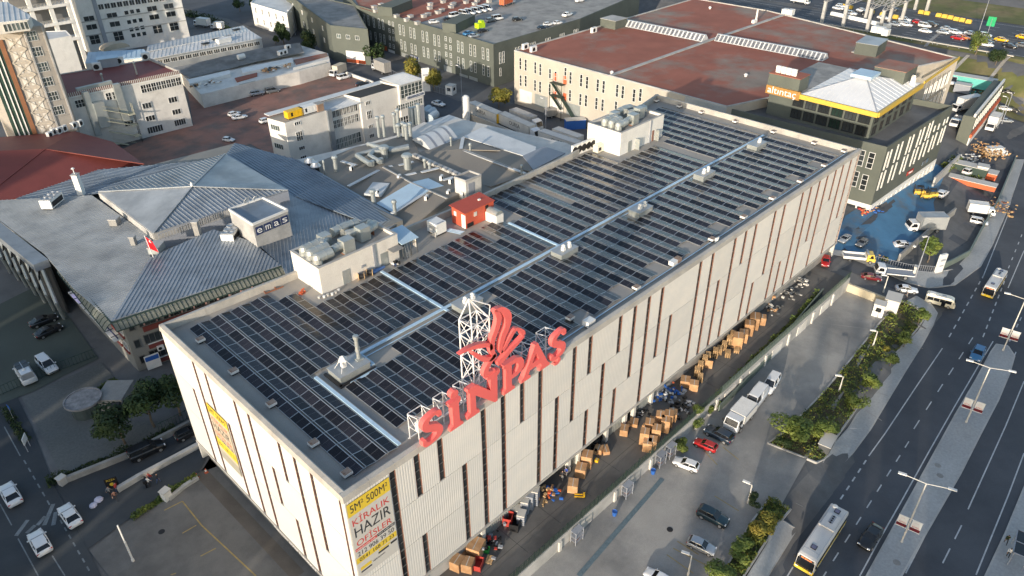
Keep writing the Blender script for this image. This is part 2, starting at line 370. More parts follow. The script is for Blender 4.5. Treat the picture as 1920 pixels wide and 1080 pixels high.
pav_px_out = [(1400, 1190), (1480, 1035), (1513, 965), (1578, 885), (1600, 848), (1632, 805), (1668, 745), (1700, 692), (1728, 648), (1748, 612), (1757, 588), (1746, 572), (1718, 556)]
pav_px_in = [(1330, 1190), (1415, 1050), (1470, 975), (1490, 945), (1532, 880), (1560, 850), (1578, 820), (1620, 757), (1652, 705), (1690, 655), (1722, 622), (1738, 594), (1716, 577), (1698, 567)]
po, pi_ = gp(pav_px_out), gp(pav_px_in)
right_px = [(1830, 1110), (1850, 1070), (1890, 970), (1918, 902), (1960, 800), (2050, 590)]
ro = gp(right_px)
road_poly = [(-60, -60), (-60, -26.5)] + [(q.x, q.y) for q in po[:-1]] + [(112, -8), (108.4, -.8), (112.8, .8), (118, 1.5), (150, 1.5), (150, -9)] + [(170, -4.), (230, 6), (245, 14), (262, 20), (262, -30), (200, -60)]
drape('road', road_poly, .012, M['asphalt'], 4)
def kerbed(name, outer, inner, m, h=.13):
    mb = MB(); vs = []
    P = [Vector((q.x, q.y, 0)) for q in outer] + [Vector((q.x, q.y, 0)) for q in inner[::-1]]
    drape(name, [(q.x, q.y) for q in P], h, m, 3)
    k = MB(); wstrip(k, [(q.x, q.y) for q in P] + [(P[0].x, P[0].y)], .22, -.2, h + .012); struct('kerb', k, M['concrete_lt'])
kerbed('pavement', gp([(1494, 992), (1448, 1065), (1400, 1150), (1340, 1250)]), gp([(1462, 974), (1440, 1020), (1400, 1085), (1300, 1250)]), M['pave'])
kerbed('pavement', gp([(1562, 890), (1600, 848), (1632, 805), (1668, 745), (1700, 692), (1728, 648), (1748, 612), (1757, 588), (1746, 572), (1718, 556)]), gp([(1542, 868), (1560, 838), (1590, 805), (1620, 757), (1652, 705), (1690, 655), (1722, 622), (1738, 594), (1716, 577), (1698, 567)]), M['pave'])
mb = MB()
for a, b in (((1668, 745), (1640, 735)), ((1730, 655), (1704, 640)), ((1520, 958), (1492, 945)), ((1653, 790), (1622, 770))):
    a, b = g(*a), g(*b); mb.bar((a.x, a.y, a.z + .136), (b.x, b.y, b.z + .136), .08, .008)
struct('pavement_joint', mb, M['concrete'])
med_l = gp([(1625, 1080), (1690, 962), (1745, 862), (1790, 780), (1830, 712), (1858, 660), (1868, 646)]); med_r = gp([(1690, 1080), (1745, 985), (1800, 890), (1838, 815), (1872, 750), (1893, 700), (1902, 668), (1890, 650)])
med_l = [Vector((med_l[0].x - 60, med_l[0].y - 4, 0))] + med_l; med_r = [Vector((med_r[0].x - 60, med_r[0].y - 4, 0))] + med_r
kerbed('median', med_r, med_l, M['pave'])
rk = gp([(1845, 1085), (1885, 1000), (1920, 915), (1990, 760)])
rk = [Vector((rk[0].x - 60, rk[0].y - 3, 0))] + rk
kerbed('pavement', [q + Vector((2, -14, 0)) for q in rk], rk, M['pave'])
mk = MB()
def seg(a, b, wd=.16, dz=.022):
    a, b = Vector(a), Vector(b); d = Vector((b.x - a.x, b.y - a.y, 0)); L = d.length; d.normalize(); p = Vector((-d.y, d.x, 0)) * wd / 2; n = max(1, int(L / 2.5))
    for i in range(n):
        q0 = a + d * (L * i / n); q1 = a + d * (L * (i + 1) / n)
        mk.add([(q.x, q.y, H(q.x, q.y) + dz) for q in (q0 - p, q1 - p, q1 + p, q0 + p)], [(0, 1, 2, 3)] if (p.cross(d)).z < 0 else [(3, 2, 1, 0)])
def lpx(pts, wd=.16):
    P = gp(pts)
    for a, b in zip(P[:-1], P[1:]): seg(a, b, wd)
def dash(p0, p1, n, frac=.45, wd=.16):
    a, b = g(*p0), g(*p1)
    for i in range(n):
        t0 = i / n; t1 = t0 + frac / n; seg(a.lerp(b, t0), a.lerp(b, t1), wd)
lpx([(1767, 653), (1720, 722), (1660, 812), (1629, 855)]); dash((1624, 863), (1570, 945), 5, .5, .2); lpx([(1487, 1063), (1455, 1115)])
dash((1824, 633), (1700, 825), 6); dash((1704, 828), (1500, 1150), 10)
lpx([(1862, 640), (1838, 680), (1790, 762), (1740, 850), (1690, 940), (1650, 1010), (1612, 1080)])
lpx([(1905, 660), (1880, 715), (1845, 790), (1800, 880), (1752, 970), (1698, 1075)])
lpx([(1920, 715), (1885, 800), (1815, 955)]); dash((1803, 985), (1758, 1075), 2, .6)
lpx([(1920, 850), (1890, 930), (1830, 1078)])
dash((1845, 515), (1775, 640), 9, .5, .2); dash((1888, 515), (1840, 640), 9, .5, .2); dash((1915, 595), (1868, 690), 7, .5, .2)
lpx([(1893, 395), (1866, 462), (1842, 522)]); lpx([(1920, 470), (1890, 540)]); dash((1916, 440), (1880, 530), 6, .35)
lpx([(1905, 335), (1893, 385)]); struct('road_marking', mk, M['line'])
mk = MB()
for a, b in (((1262, 1028), (1330, 1063)), ((1270, 1015), (1310, 1040)), ((1340, 930), (1385, 958)), ((1320, 845), (1345, 872)), ((1250, 1040), (1300, 1075)), ((1355, 838), (1385, 862))): lpx([a, b], .12)
struct('parking_marking', mk, M['line_y'])
mk = MB()
lpx([(1550, 607), (1690, 640)], .1); lpx([(1560, 600), (1540, 770)], .06); struct('worn_lot_marking', mk, M['concrete'])
dr = MB(); A, B = g(1242, 898), g(1085, 1080); A.z += .03; B.z = H(B.x, B.y) + .03; dr.bar(A, A.lerp(B, .5), .62, .03); dr.bar(A.lerp(B, .503), B, .62, .03)
struct('drain_channel', dr, mat('steel_grating', (.16, .22, .25), .5, .2, 2., metal=.4))
def manhole(px, py, r=.4, dz=.03):
    q = g(px, py); m_ = MB(); m_.lathe([(r, 0), (r, .02), (r * .82, .03)], (q.x, q.y, q.z + dz - .02), 16); struct('manhole_cover', m_, M['dark'] if dz < .1 else M['concrete'])
for q in ((1256, 993), (1366, 806), (303, 997)): manhole(*q)
for q in ((1758, 874), (1762, 893), (1681, 1056)): manhole(*q, .45, .15)
blue = gp([(1553, 470), (1585, 405), (1660, 355), (1750, 305), (1775, 318), (1750, 380), (1755, 410), (1680, 488), (1640, 492), (1600, 480)])
drape('painted_yard', [(q.x, q.y) for q in blue], .03, M['blue_floor'], 3)
tri = gp([(1682, 492), (1760, 412), (1770, 380), (1800, 335), (1850, 340), (1895, 375), (1875, 420), (1790, 505), (1750, 508)])
drape('contractor_yard', [(q.x, q.y) for q in tri], .025, M['asphalt_old'], 4)
cpav_o = gp([(1555, 478), (1640, 503), (1700, 530), (1740, 540), (1790, 535), (1838, 500), (1860, 460), (1890, 390), (1920, 300)]); cpav_i = gp([(1556, 468), (1642, 490), (1700, 507), (1745, 511), (1792, 505), (1815, 480), (1838, 440), (1870, 385), (1905, 300)])
kerbed('pavement', cpav_o, cpav_i, M['pave'])
st = gp([(1140, 330), (1060, 300), (960, 268), (870, 235), (800, 205), (750, 172), (690, 146), (640, 128), (560, 92), (500, 62), (430, 36), (340, 14), (300, -10), (420, -10), (520, 28), (600, 62), (655, 92), (690, 110), (740, 140), (800, 165), (860, 190), (965, 196), (1040, 205), (1110, 235), (1180, 300)])
drape('road', [(q.x, q.y) for q in st], .02, M['asphalt'], 6)
bp = gp([(180, 300), (300, 250), (362, 232), (350, 160), (392, 192), (480, 172), (612, 128), (640, 134), (690, 152), (745, 174), (760, 215), (560, 320), (470, 270), (300, 330)])
drape('brick_car_park', [(q.x, q.y) for q in bp], .024, M['brick_pave'], 6)
mk = MB()
for a, b in (((352, 245), (560, 145)), ((370, 262), (620, 150)), ((330, 265), (480, 205)), ((560, 195), (680, 150))): lpx([a, b], .14)
for i in range(9):
    t = i / 9; a = (365 + 215 * t, 250 - 95 * t); lpx([a, (a[0] + 22, a[1] + 10)], .12); b = (400 + 220 * t, 252 - 92 * t); lpx([b, (b[0] + 24, b[1] + 11)], .12)
struct('parking_marking', mk, mat('faded_bay_paint', (.36, .27, .19), .8, .3, 1.))
mk = MB(); lpx([(360, 237), (700, 152)], .35); struct('drain_line', mk, M['core'])
lroad = gp([(-90, 1160), (-60, 700), (-20, 640), (20, 720), (60, 800), (100, 905), (170, 1040), (215, 1130), (240, 1180)])
drape('road', [(q.x, q.y) for q in lroad], .012, M['asphalt_dark'], 5)
drv = gp([(100, 900), (170, 880), (240, 850), (330, 810), (395, 840), (372, 890), (300, 935), (260, 960), (165, 1030), (130, 960)])
drape('entrance_drive', [(q.x, q.y) for q in drv], .02, M['asphalt_dark'], 4)
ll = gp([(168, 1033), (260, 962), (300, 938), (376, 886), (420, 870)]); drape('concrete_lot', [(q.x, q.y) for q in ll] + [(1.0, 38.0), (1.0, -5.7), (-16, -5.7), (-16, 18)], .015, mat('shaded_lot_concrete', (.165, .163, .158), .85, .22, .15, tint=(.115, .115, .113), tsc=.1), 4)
pv = gp([(40, 745), (190, 680), (235, 730), (245, 790), (330, 790), (250, 850), (120, 905), (70, 800)]); drape('paver_yard', [(q.x, q.y) for q in pv], .02, M['grey_pave'], 4)
ey = gp([(-60, 600), (60, 540), (105, 560), (185, 672), (60, 735), (-60, 780)]); drape('paver_yard', [(q.x, q.y) for q in ey], .018, mat('dark_green_paving', (.085, .10, .085), .85, .2, .2, tint=(.065, .075, .065), tsc=.1), 4)
mk = MB(); dash((45, 863), (98, 955), 6, .5, .18); dash((113, 975), (172, 1078), 7, .5, .18); lpx([(8, 800), (38, 855)], .14); lpx([(0, 945), (22, 985)], .14); lpx([(34, 1010), (72, 1080)], .14); lpx([(98, 1042), (122, 1080)], .14)
for a, b in (((83, 985), (100, 945)), ((30, 1005), (52, 975)), ((70, 985), (85, 968)), ((105, 960), (100, 985)), ((50, 1000), (66, 985))): lpx([a, b], .5)
struct('road_marking', mk, mat('worn_paint', (.20, .22, .23), .8, .35, .8, grain=.3))
mk = MB(); lpx([(308, 957), (342, 940), (378, 985), (480, 1080)], .16); lpx([(342, 1000), (368, 985)], .14); lpx([(376, 1043), (405, 1028)], .14); lpx([(320, 1078), (330, 1075)], .14)
struct('parking_marking', mk, M['line_y'])
mk = MB(); lpx([(376, 885), (560, 1080)], 1.6); struct('lot_slab', mk, mat('worn_slab', (.13, .115, .10), .85, .2, .3))
hw = []
drape('motorway', [(267, -30), (267, 240), (284, 240), (284, -30)], .05, M['asphalt'], 12); drape('motorway', [(288, -30), (288, 240), (312, 240), (312, -30)], .05, M['asphalt'], 12)
mk = MB()
for x in (270.4, 273.9, 277.4):
    for i in range(24): seg((x, -20 + 8 * i, 0), (x, -16.5 + 8 * i, 0), .22, .07)
for x in (267.6, 281.0, 288.7, 309): seg((x, -30, 0), (x, 200, 0), .22, .07)
for x in (293, 298, 303):
    for i in range(20): seg((x, -20 + 9 * i, 0), (x, -16.5 + 9 * i, 0), .22, .07)
struct('road_marking', mk, M['line'])
drape('grass_bank', [(245, -30), (266.6, -30), (266.6, 110), (225, 110), (215, 60), (232, 30)], .03, M['grass'], 6)
drape('grass_bank', [(313, -40), (500, -40), (500, 300), (313, 300)], .05, M['grass'], 14)
dp = gp([(1790, 118), (1800, 108), (1830, 120), (1880, 140), (1870, 160), (1800, 145)])
ZT, ZB, ZD, ZC = 21.8, 3.4, 21.55, 22.6
BX = 112.7
back = [(BX + .2, 45.0), (75, 37.2), (45, 36.3), (0, 38.7)]
MBD = thing('commercial_building', 'long white corrugated commercial building with dark slit windows and solar roof', 'building', (56, 18, 0))
mb = MB(); mb.prism([(.45, .45), (BX - .4, .45), (BX - .3, 44.6), (75, 36.9), (45, 36.0), (.45, 38.3)], ZB + .02, ZD - .3, 0); mb.build('core_wall', M['core'], MBD)
mb = MB(); mb.prism([(.5, .5), (BX - .5, .5), (BX - .4, 44.4), (75, 36.7), (45, 35.8), (.5, 38.1)], ZD - .28, ZD); mb.build('roof_deck', M['roofdeck'], MBD)
_clad = {}
def clad_mesh(wd, ht):
    k = (round(wd, 2), round(ht, 2))
    if k in _clad: return _clad[k]
    mb = MB(); n = max(2, round(wd / .30)); p = wd / n; zs = (0, ht); prof = []
    for i in range(n):
        x = i * p; prof += [(x, 0), (x + p * .14, -.012), (x + p * .6, -.012), (x + p * .74, 0)]
    prof.append((wd, 0)); m_ = len(prof)
    vs = [(x, y, z) for z in zs for x, y in prof]
    mb.add(vs, [(i, i + 1, m_ + i + 1, m_ + i) for i in range(m_ - 1)])
    mb.add([(0, 0, 0), (wd, 0, 0), (wd, .14, 0), (0, .14, 0), (0, 0, ht), (wd, 0, ht), (wd, .14, ht), (0, .14, ht)], [(0, 3, 2, 1), (4, 5, 6, 7), (1, 2, 6, 5), (3, 0, 4, 7)])
    _clad[k] = mb.mesh('cladding_panel', M['clad']); return _clad[k]
_strip = {}
def strip_mesh(wd, ht):
    k = (round(wd, 2), round(ht, 1))
    if k in _strip: return _strip[k]
    fr = MB(); d = .15; t = .045
    fr.box((t / 2, d / 2, ht / 2), (t, d, ht), mi=0); fr.box((wd - t / 2, d / 2, ht / 2), (t, d, ht), mi=0)
    n = max(3, round(ht / 1.18))
    for i in range(n + 1): fr.box((wd / 2, d - .05, min(max(ht * i / n, .04), ht - .04)), (wd - 2 * t, .08, .08), mi=1)
    gl = MB()
    for i in range(n):
        z0, z1 = ht * i / n + .05, ht * (i + 1) / n - .05; dy = random.uniform(-.012, .012)
        gl.add([(t, d - .02 + dy, z0), (wd - t, d - .02, z0), (wd - t, d - .02 - dy, z1), (t, d - .02, z1)], [(0, 1, 2, 3)])
    _strip[k] = (fr.mesh('window_strip', [M['jamb'], M['mull']]), gl.mesh('pane', M['glass'])); return _strip[k]
ZU = {1: (ZT - .05, 15.76), 2: (15.74, 9.81), 3: (9.79, ZB)}
def ribbed_facade(parent, org, rz, length, strips):
    off = parent_off(parent)
    for u in (1, 2, 3):
        z1, z0 = ZU[u]; cols = sorted((s, wd) for s, wd, us in strips if str(u) in us); cur = .0
        ca, sa = math.cos(rz), math.sin(rz)
        def P(s, z): return (org[0] + ca * s - off.x, org[1] + sa * s - off.y, z - off.z)
        for s, wd in cols + [(length, 0)]:
            span = s - cur
            if span > .2:
                n = max(1, round(span / 5.9)); pw = span / n
                for i in range(n): inst('cladding_panel', clad_mesh(pw - .02, z1 - z0 - .03), parent, P(cur + i * pw + .01, z0 + .015), (0, 0, rz))
            if wd:
                fm, gm = strip_mesh(wd, z1 - z0); fo = inst('window_strip', fm, parent, P(s, z0), (0, 0, rz)); inst('pane', gm, fo)
            cur = s + wd
fs = [(5.16, '123'), (8.14, '13'), (11.17, '1'), (14.26, '23'), (17.25, '123'), (20.25, '123'), (23.26, '1'), (26.27, '123'), (29.3, '23'), (32.28, '12'), (35.25, '13'), (38.2, '23'), (41.16, '13'), (44.21, '12'), (47.27, '123'), (50.27, '12'), (53.2, '23'),
      (59.5, '123'), (62.7, '123'), (65.66, '23'), (68.8, '123'), (71.9, '1'), (74.9, '123'), (77.7, '3'), (80.9, '12'), (84.0, '123'), (86.95, '3'), (90.15, '123'), (93.15, '123'), (96.3, '12'), (99.3, '123'), (102.55, '1'), (105.5, '123'), (108.75, '12'), (111.75, '123')]
ribbed_facade(MBD, (0, 0), 0, BX, [(x, .74, u) for x, u in fs])
ls = [(.62, .35, '123'), (5.25, .6, '12'), (8.3, .6, '123'), (11.2, .6, '1'), (11.3, .6, '3'), (14.2, .6, '2'), (17.3, .6, '123'), (20.3, .6, '123'), (24.0, .6, '23'), (27.0, .6, '1'), (30.05, .6, '123'), (32.8, .6, '23')]
ribbed_facade(MBD, (0, 38.6), -math.pi / 2, 38.6, sorted((38.6 - y - wd, wd, u) for y, wd, u in ls))
mb = MB(); mb.box((BX - .2, 22.6, (ZT + 0) / 2), (.38, 45, ZT - .02)); mb.build('end_wall', M['offwhite'], MBD)
for a, b in zip(back[:-1], back[1:]):
    mb = MB(); mb.bar((a[0], a[1] - .15, ZT / 2), (b[0], b[1] - .15, ZT / 2), .28, ZT - .02); mb.build('back_wall', M['offwhite'], MBD)
def coping(parent, a, b, inward, n, face=True):
    a, b = Vector((*a, 0)), Vector((*b, 0)); nv = Vector((*inward, 0))
    for i in range(n):
        p, q = a.lerp(b, i / n), a.lerp(b, (i + 1) / n); dd = (q - p).normalized() * .012; p += dd; q -= dd
        sec = [(-.10, ZT - .02), (-.16, ZT + .02), (-.06, ZC - .06), (.40, ZC + .04), (.52, ZC), (.52, ZD - .1), (.2, ZD - .1)]
        mb = MB(); m_ = len(sec)
        vs = [e + nv * s + Vector((0, 0, z)) for e in (p, q) for s, z in sec]
        mb.add(vs, [(i_, (i_ + 1) % m_, m_ + (i_ + 1) % m_, m_ + i_) for i_ in range(m_)] + [tuple(range(m_ - 1, -1, -1)), tuple(range(m_, 2 * m_))])
        bm = bmesh.new(); me = mb.mesh('coping', M['coping'], parent_off(parent)); bm.from_mesh(me); bmesh.ops.recalc_face_normals(bm, faces=bm.faces); bm.to_mesh(me); bm.free()
        inst('coping', me, parent)
coping(MBD, (-.1, 0), (BX + .1, 0), (0, 1), 38); coping(MBD, (0, .42), (0, 38.6), (1, 0), 13)
coping(MBD, (BX, .55), (BX, 45), (-1, 0), 8)
for a, b, n in ((back[1], back[0], 6), (back[2], back[1], 6), (back[3], back[2], 8)):
    d = Vector((b[0] - a[0], b[1] - a[1])).normalized(); coping(MBD, a, b, (d.y, -d.x), n)
mb = MB(); mb.box((BX / 2, .1, ZB - .16), (BX, .5, .30)); mb.box((.12, 19.6, ZB - .16), (.5, 38, .30)); mb.build('soffit_beam', M['coping'], MBD)
mb = MB(); mb.box((BX / 2, 9.2, ZB - .35), (BX - 1, 17.8, .06)); mb.build('ground_floor_ceiling', M['concrete'], MBD)
mb = MB(); mb.box((BX / 2, 9.5, 1.6), (BX - 2, .3, 3.1)); mb.box((1.5, 24, 1.55), (.3, 28, 3.1)); mb.build('inner_wall', M['darkgrey'], MBD)
bays = [(7.8, 12.3, 'wall'), (12.3, 14.0, 'door'), (14.0, 17.5, 'wall'), (17.5, 26.6, 'shut'), (26.6, 33.2, 'open'), (33.2, 35.1, 'shut'), (35.1, 41.2, 'open'), (41.2, 45.6, 'shut'), (45.6, 47.6, 'open'), (47.6, 52, 'shut'), (52, 112.3, 'wall')]
shut = MB()
for a, b, k in bays:
    if k == 'open': continue
    y = .75
    if k == 'shut':
        n = int((b - a) / .35)
        s = MB(); s.box(((a + b) / 2, y + .12, ZB / 2 - .16), (b - a, .1, ZB - .34))
        for i in range(n): s.box((a + (i + .5) * (b - a) / n, y + .05, ZB / 2 - .16), (.16, .05, ZB - .36))
        s.build('roller_shutter', M['galv'], MBD)
    else:
        s = MB(); s.box(((a + b) / 2, y + .1, ZB / 2 - .16), (b - a - .02, .16, ZB - .34)); s.build('ground_floor_wall', M['concrete_lt'] if a < 50 else M['concrete'], MBD)
for x in (7.6, 17.3, 26.6, 33.1, 35.2, 41.2, 45.5, 47.6, 52):
    s = MB(); s.box((x, .62, ZB / 2 - .16), (.55, .55, ZB - .33)); s.build('column', M['offwhite'], MBD)
s = MB(); s.box((3.9, .75, ZB / 2 - .16), (6.8, .16, ZB - .34)); s.box((.75, 19, ZB / 2 - .16), (.16, 37, ZB - .34)); s.build('ground_floor_wall', M['concrete'], MBD)
for px, py in ((858, 1043), (870, 1025), (888, 1010)):
    q = aty(px, py, .7); s = MB(); s.box((q.x, .70, 2.4), (1.1, .08, .42)); s.build('vent_window', M['glass'], MBD)
lettering('fascia_lettering', 'KARTONPET', MBD, (69.5, .76, 2.5), (1, 0, 0), (0, 0, 1), 7.2, .6, M['text_bl'], .04, -.12 + .11)
lettering('fascia_lettering', 'KONAK OFİS MERKEZİ', MBD, (-.16, 13.8, ZB - .16), (0, -1, 0), (0, 0, 1), 9.0, .3, M['text_wh'], .03, 0)
def banner_front():
    b = thing('advert_banner', 'tall white and yellow rental banner KİRALIK HAZIR OFİSLER hung on the front corner', 'banner', (2.6, -.1, 16))
    y = -.09; x0, x1 = .10, 5.0; zt = 21.35; zb = 10.6
    def pnl(nm, za, zb_, xa, xb, m, dy):
        s = MB(); s.box(((xa + xb) / 2, y - dy / 2, (za + zb_) / 2), (xb - xa, dy, za - zb_)); s.build(nm, m, b)
    pnl('sheet', zt, zb, x0, x1, M['print_grey'], .02); pnl('yellow_band', zt, zt - 1.75, x0, x1, M['text_yl'], .024); pnl('yellow_band', 13.65, 12.85, x0, x1, M['text_yl'], .024)
    def tx(t, zc, wd, ht, m, xc=2.55, dy=.03): lettering('print', t, b, (xc, y - dy, zc), (1, 0, 0), (0, 0, 1), wd, ht, m, .004)
    tx('5M² 500M²', zt - .85, 4.3, 1.0, M['text_bk']); tx('KİRALIK', 18.75, 4.3, 1.15, M['text_rd']); tx('HAZIR', 17.2, 4.2, 1.35, M['text_bk']); tx('OFİSLER', 15.75, 4.2, 1.1, M['text_rd'])
    pnl('red_bar', 15.02, 14.62, x0 + .1, 2.75, M['text_rd'], .024); pnl('black_bar', 15.02, 14.62, 2.8, x1 - .05, M['text_bk'], .024)
    tx('KOMİSYON YOK', 14.82, 2.3, .24, M['text_wh'], 1.45); tx('KDV AVANTAJLI', 14.82, 1.9, .22, M['text_wh'], 3.9)
    tx('212 906 39 50', 14.1, 4.4, .62, M['text_bk']); tx('0541 168 71 23', 13.25, 4.2, .5, M['text_bk'])
    pnl('yellow_band', 12.7, 12.45, 2.7, 4.1, M['text_yl'], .024); pnl('black_bar', 12.42, 12.15, 2.6, 3.9, M['text_bk'], .024); pnl('black_bar', 12.55, 12.25, 4.15, 4.95, M['text_bk'], .024); pnl('yellow_band', 12.1, 11.65, .4, 1.7, M['text_yl'], .024); pnl('black_bar', 11.5, 11.28, .4, 1.7, M['text_bk'], .024)
    tx('Çağdaş Gayrimenkul', 11.75, 1.5, .3, M['text_bk'], 2.6)
banner_front()
def banner_side():
    b = thing('advert_banner', 'faded yellow and beige rental banner on the left end wall', 'banner', (-.1, 27.6, 12))
    x = -.09
    def pnl(nm, za, zb_, ya, yb, m, dx):
        s = MB(); s.box((x - dx / 2, (ya + yb) / 2, (za + zb_) / 2), (dx, yb - ya, za - zb_)); s.build(nm, m, b)
    pnl('sheet', 15.7, 6.6, 24.7, 29.7, mat('faded_banner', (.52, .44, .33), .7, .1), .02); pnl('yellow_band', 15.7, 14.3, 24.7, 29.7, M['text_yl'], .024); pnl('yellow_band', 10.3, 8.8, 24.7, 29.7, M['text_yl'], .024); pnl('grey_band', 8.2, 6.7, 24.7, 29.7, mat('faded_grey_print', (.34, .32, .26), .7, .1), .024)
    def tx(t, zc, wd, ht, m): lettering('print', t, b, (x - .03, 27.2, zc), (0, -1, 0), (0, 0, 1), wd, ht, m, .004)
    tx('5M² 500M²', 15.0, 4.3, .8, M['text_bk']); tx('KİRALIK', 13.7, 4.2, .8, M['orange']); tx('HAZIR', 12.5, 4.2, 1.1, M['text_bk']); tx('OFİSLER', 11.4, 4.2, .8, M['orange']); tx('212 906 39 50', 10.6, 4.2, .5, M['text_bk']); tx('0541 168 71 23', 9.5, 4.2, .5, M['text_bk'])
banner_side()
PL, PW, TILT, PITCH_X = 2.295, 1.17, R(9), 2.70
def panel_mesh():
    mb = MB(); L_, W_ = PL - .02, PW; f = .035; t = .035
    mb.box((0, 0, -t / 2 - .004), (W_, L_, t), mi=0)
    for s in (-1, 1):
        mb.box((0, s * (L_ / 2 - f / 2), .004), (W_, f, .012), mi=0); mb.box((s * (W_ / 2 - f / 2), 0, .004), (f, L_ - 2 * f, .012), mi=0)
    for s in (-1, 1):
        y0, y1 = (.012, L_ / 2 - f) if s > 0 else (-L_ / 2 + f, -.012)
        x0, x1 = -W_ / 2 + f, W_ / 2 - f; mb.add([(x0, y0, .002), (x1, y0, .002), (x1, y1, .002), (x0, y1, .002)], [(0, 1, 2, 3)], 1)
    mb.add([(-W_ / 2 + f, -.012, .003), (W_ / 2 - f, -.012, .003), (W_ / 2 - f, .012, .003), (-W_ / 2 + f, .012, .003)], [(0, 1, 2, 3)], 2)
    return mb.mesh('solar_panel', [M['alu'], M['cells'], mat('cell_gap', (.16, .16, .17), .4, 0, grain=0)])
PM = panel_mesh()
ZV = ZD + .12
def tent(x0, y0, n, label, group, skip_left=()):
    t = thing('solar_array', label, 'solar panels', (x0 + PITCH_X / 2, y0 + n * PL / 2, ZD), 0, group)
    hh = PW * math.sin(TILT); cw = PW * math.cos(TILT); xl = -PITCH_X / 2 + .04; gap = PITCH_X - 2 * cw - .08
    y_ = -n * PL / 2
    for k in range(n):
        yc = y_ + (k + .5) * PL
        if k not in skip_left: inst('solar_panel', PM, t, (xl + cw / 2, yc, .12 + hh / 2), (0, -TILT, 0))
        if (k + 100) not in skip_left: inst('solar_panel', PM, t, (xl + cw + gap + cw / 2, yc, .12 + hh / 2), (0, TILT, 0))
    rl = MB()
    for x in (xl + cw + .02, xl + cw + gap - .02): rl.box((x, 0, .12 + hh + .015), (.05, n * PL, .05))
    for x in (xl + .03, xl + 2 * cw + gap - .03): rl.box((x, 0, .05), (.04, n * PL, .06))
    for k in range(n + 1): rl.box((xl + cw + gap / 2, y_ + k * PL, .10 + hh), (gap, .05, .04)); rl.box((xl + cw + gap / 2, y_ + k * PL, .06), (.05, .05, .12))
    rl.build('mounting_rail', M['alu'], t, world=False)
gA, gB, gC, gF = 'solar rows at the near end of the roof', 'solar rows between the two cross walkways', 'solar rows at the far end of the roof', 'solar rows along the sign side of the roof'
for k in range(9):
    x = 2.55 + PITCH_X * k
    if k < 2: tent(x, 2.1, 15, 'solar row at the near left end running nearly the whole width of the roof', gA)
    elif k < 4: tent(x, 18.0, 8, 'solar row between the near left rows and the notch below the white plant room', gA)
    elif k == 4: tent(x, 18.0, 7, 'shorter solar row stepping back at the foot of the near white plant room', gA)
    else: tent(x, 18.0, 5, 'five panel solar row in front of the near white plant room', gA)
for k in range(8): tent(27.5 + PITCH_X * k, 17.9, 5, 'solar row between the two cross walkways on the back half of the roof', gB, (3, 4) if k == 6 else ())
for k in range(22):
    x = 49.7 + PITCH_X * k
    yb = 35.4 if x < 66 else 36.0
    n = 8
    if k == 0: n = 4
    if 80 < x + 2 and x < 95: n = 5
    if x >= 95: n = int((37.0 + (x - 75) / 37.7 * 7.8 - 2.0 - 17.8) / PL)
    if 88.3 < x < 90.5: continue
    sk = tuple(range(3, 8)) if k == 4 else ()
    tent(x, 17.8, n, 'solar row behind the spine walkway, ' + ('beside the far white plant room' if 80 < x < 95 else 'at the far end past the white plant room' if x >= 95 else 'between the red shed and the far white plant room'), gC + (' past the plant room' if x >= 95 else ' beside the plant room' if x > 80 else ''), sk)
vents_front = []
for k in range(37):
    x = 9.5 + PITCH_X * k; y0, n = 2.5, 6
    if k in (0, 1): y0, n = 4.4, 4
    elif k == 2: y0, n = 4.4, 4
    elif k in (3, 4, 5): y0, n = 4.4, 5
    if k in (7, 8): n = 5
    near_sky = any(abs(x + 1.35 - sx) < 1.6 for sx in (48.3, 66.2, 84.6, 102.8))
    if near_sky: n -= 1
    if k > 8 and k % 3 == 1 : y0 += PL; n -= 1
    tent(x, y0, n, 'solar row on the sign side of the roof, ' + ('behind the red letters' if x < 31 else 'in the middle stretch' if x < 72 else 'at the far right end'), gF + (' behind the letters' if x < 31 else ', middle' if x < 72 else ', far end'))
tr = thing('cable_tray', 'pale blue metal cable tray running along the spine walkway of the solar roof', 'cable tray', (56, 17, ZD))
mb = MB(); mb.box((61.4, 17.15, ZD + .22), (95, .42, .14)); mb.box((61.4, 16.35, ZD + .1), (95, .10, .08)); mb.build('tray_cover', M['tray'], tr)
for x, y0, y1, lab in ((27.15, 16.4, 30.2, 'pale blue cable tray crossing the roof from the spine to the near plant room'), (49.35, 17.4, 27.5, 'pale blue cable tray crossing the roof towards the red shed'), (8.2, 2.2, 17.3, 'pale blue cable tray beside the near left solar rows')):
    t = thing('cable_tray', lab, 'cable tray', (x, y0, ZD)); mb = MB(); mb.box((x, (y0 + y1) / 2, ZD + .2), (.40, y1 - y0, .14)); mb.build('tray_cover', M['tray'], t)
t = thing('cable_tray', 'grey blue tray along the front edge of the roof between panels and coping', 'cable tray', (70, 2, ZD)); mb = MB(); mb.box((71, 1.95, ZD + .12), (82, .12, .1)); mb.box((71, 1.2, ZD + .08), (82, .08, .08)); mb.build('tray_cover', M['tray'], t)
t = thing('cable_tray', 'pale cable tray round the near end chimney pad', 'cable tray', (9, 15, ZD)); mb = MB(); mb.box((14.2, 16.0, ZD + .15), (.3, 2.6, .12)); mb.box((14.0, 14.6, ZD + .151), (.6, .3, .12)); mb.box((12.2, 13.6, ZD + .15), (3.6, .3, .12)); mb.build('tray_cover', M['tray'], t)
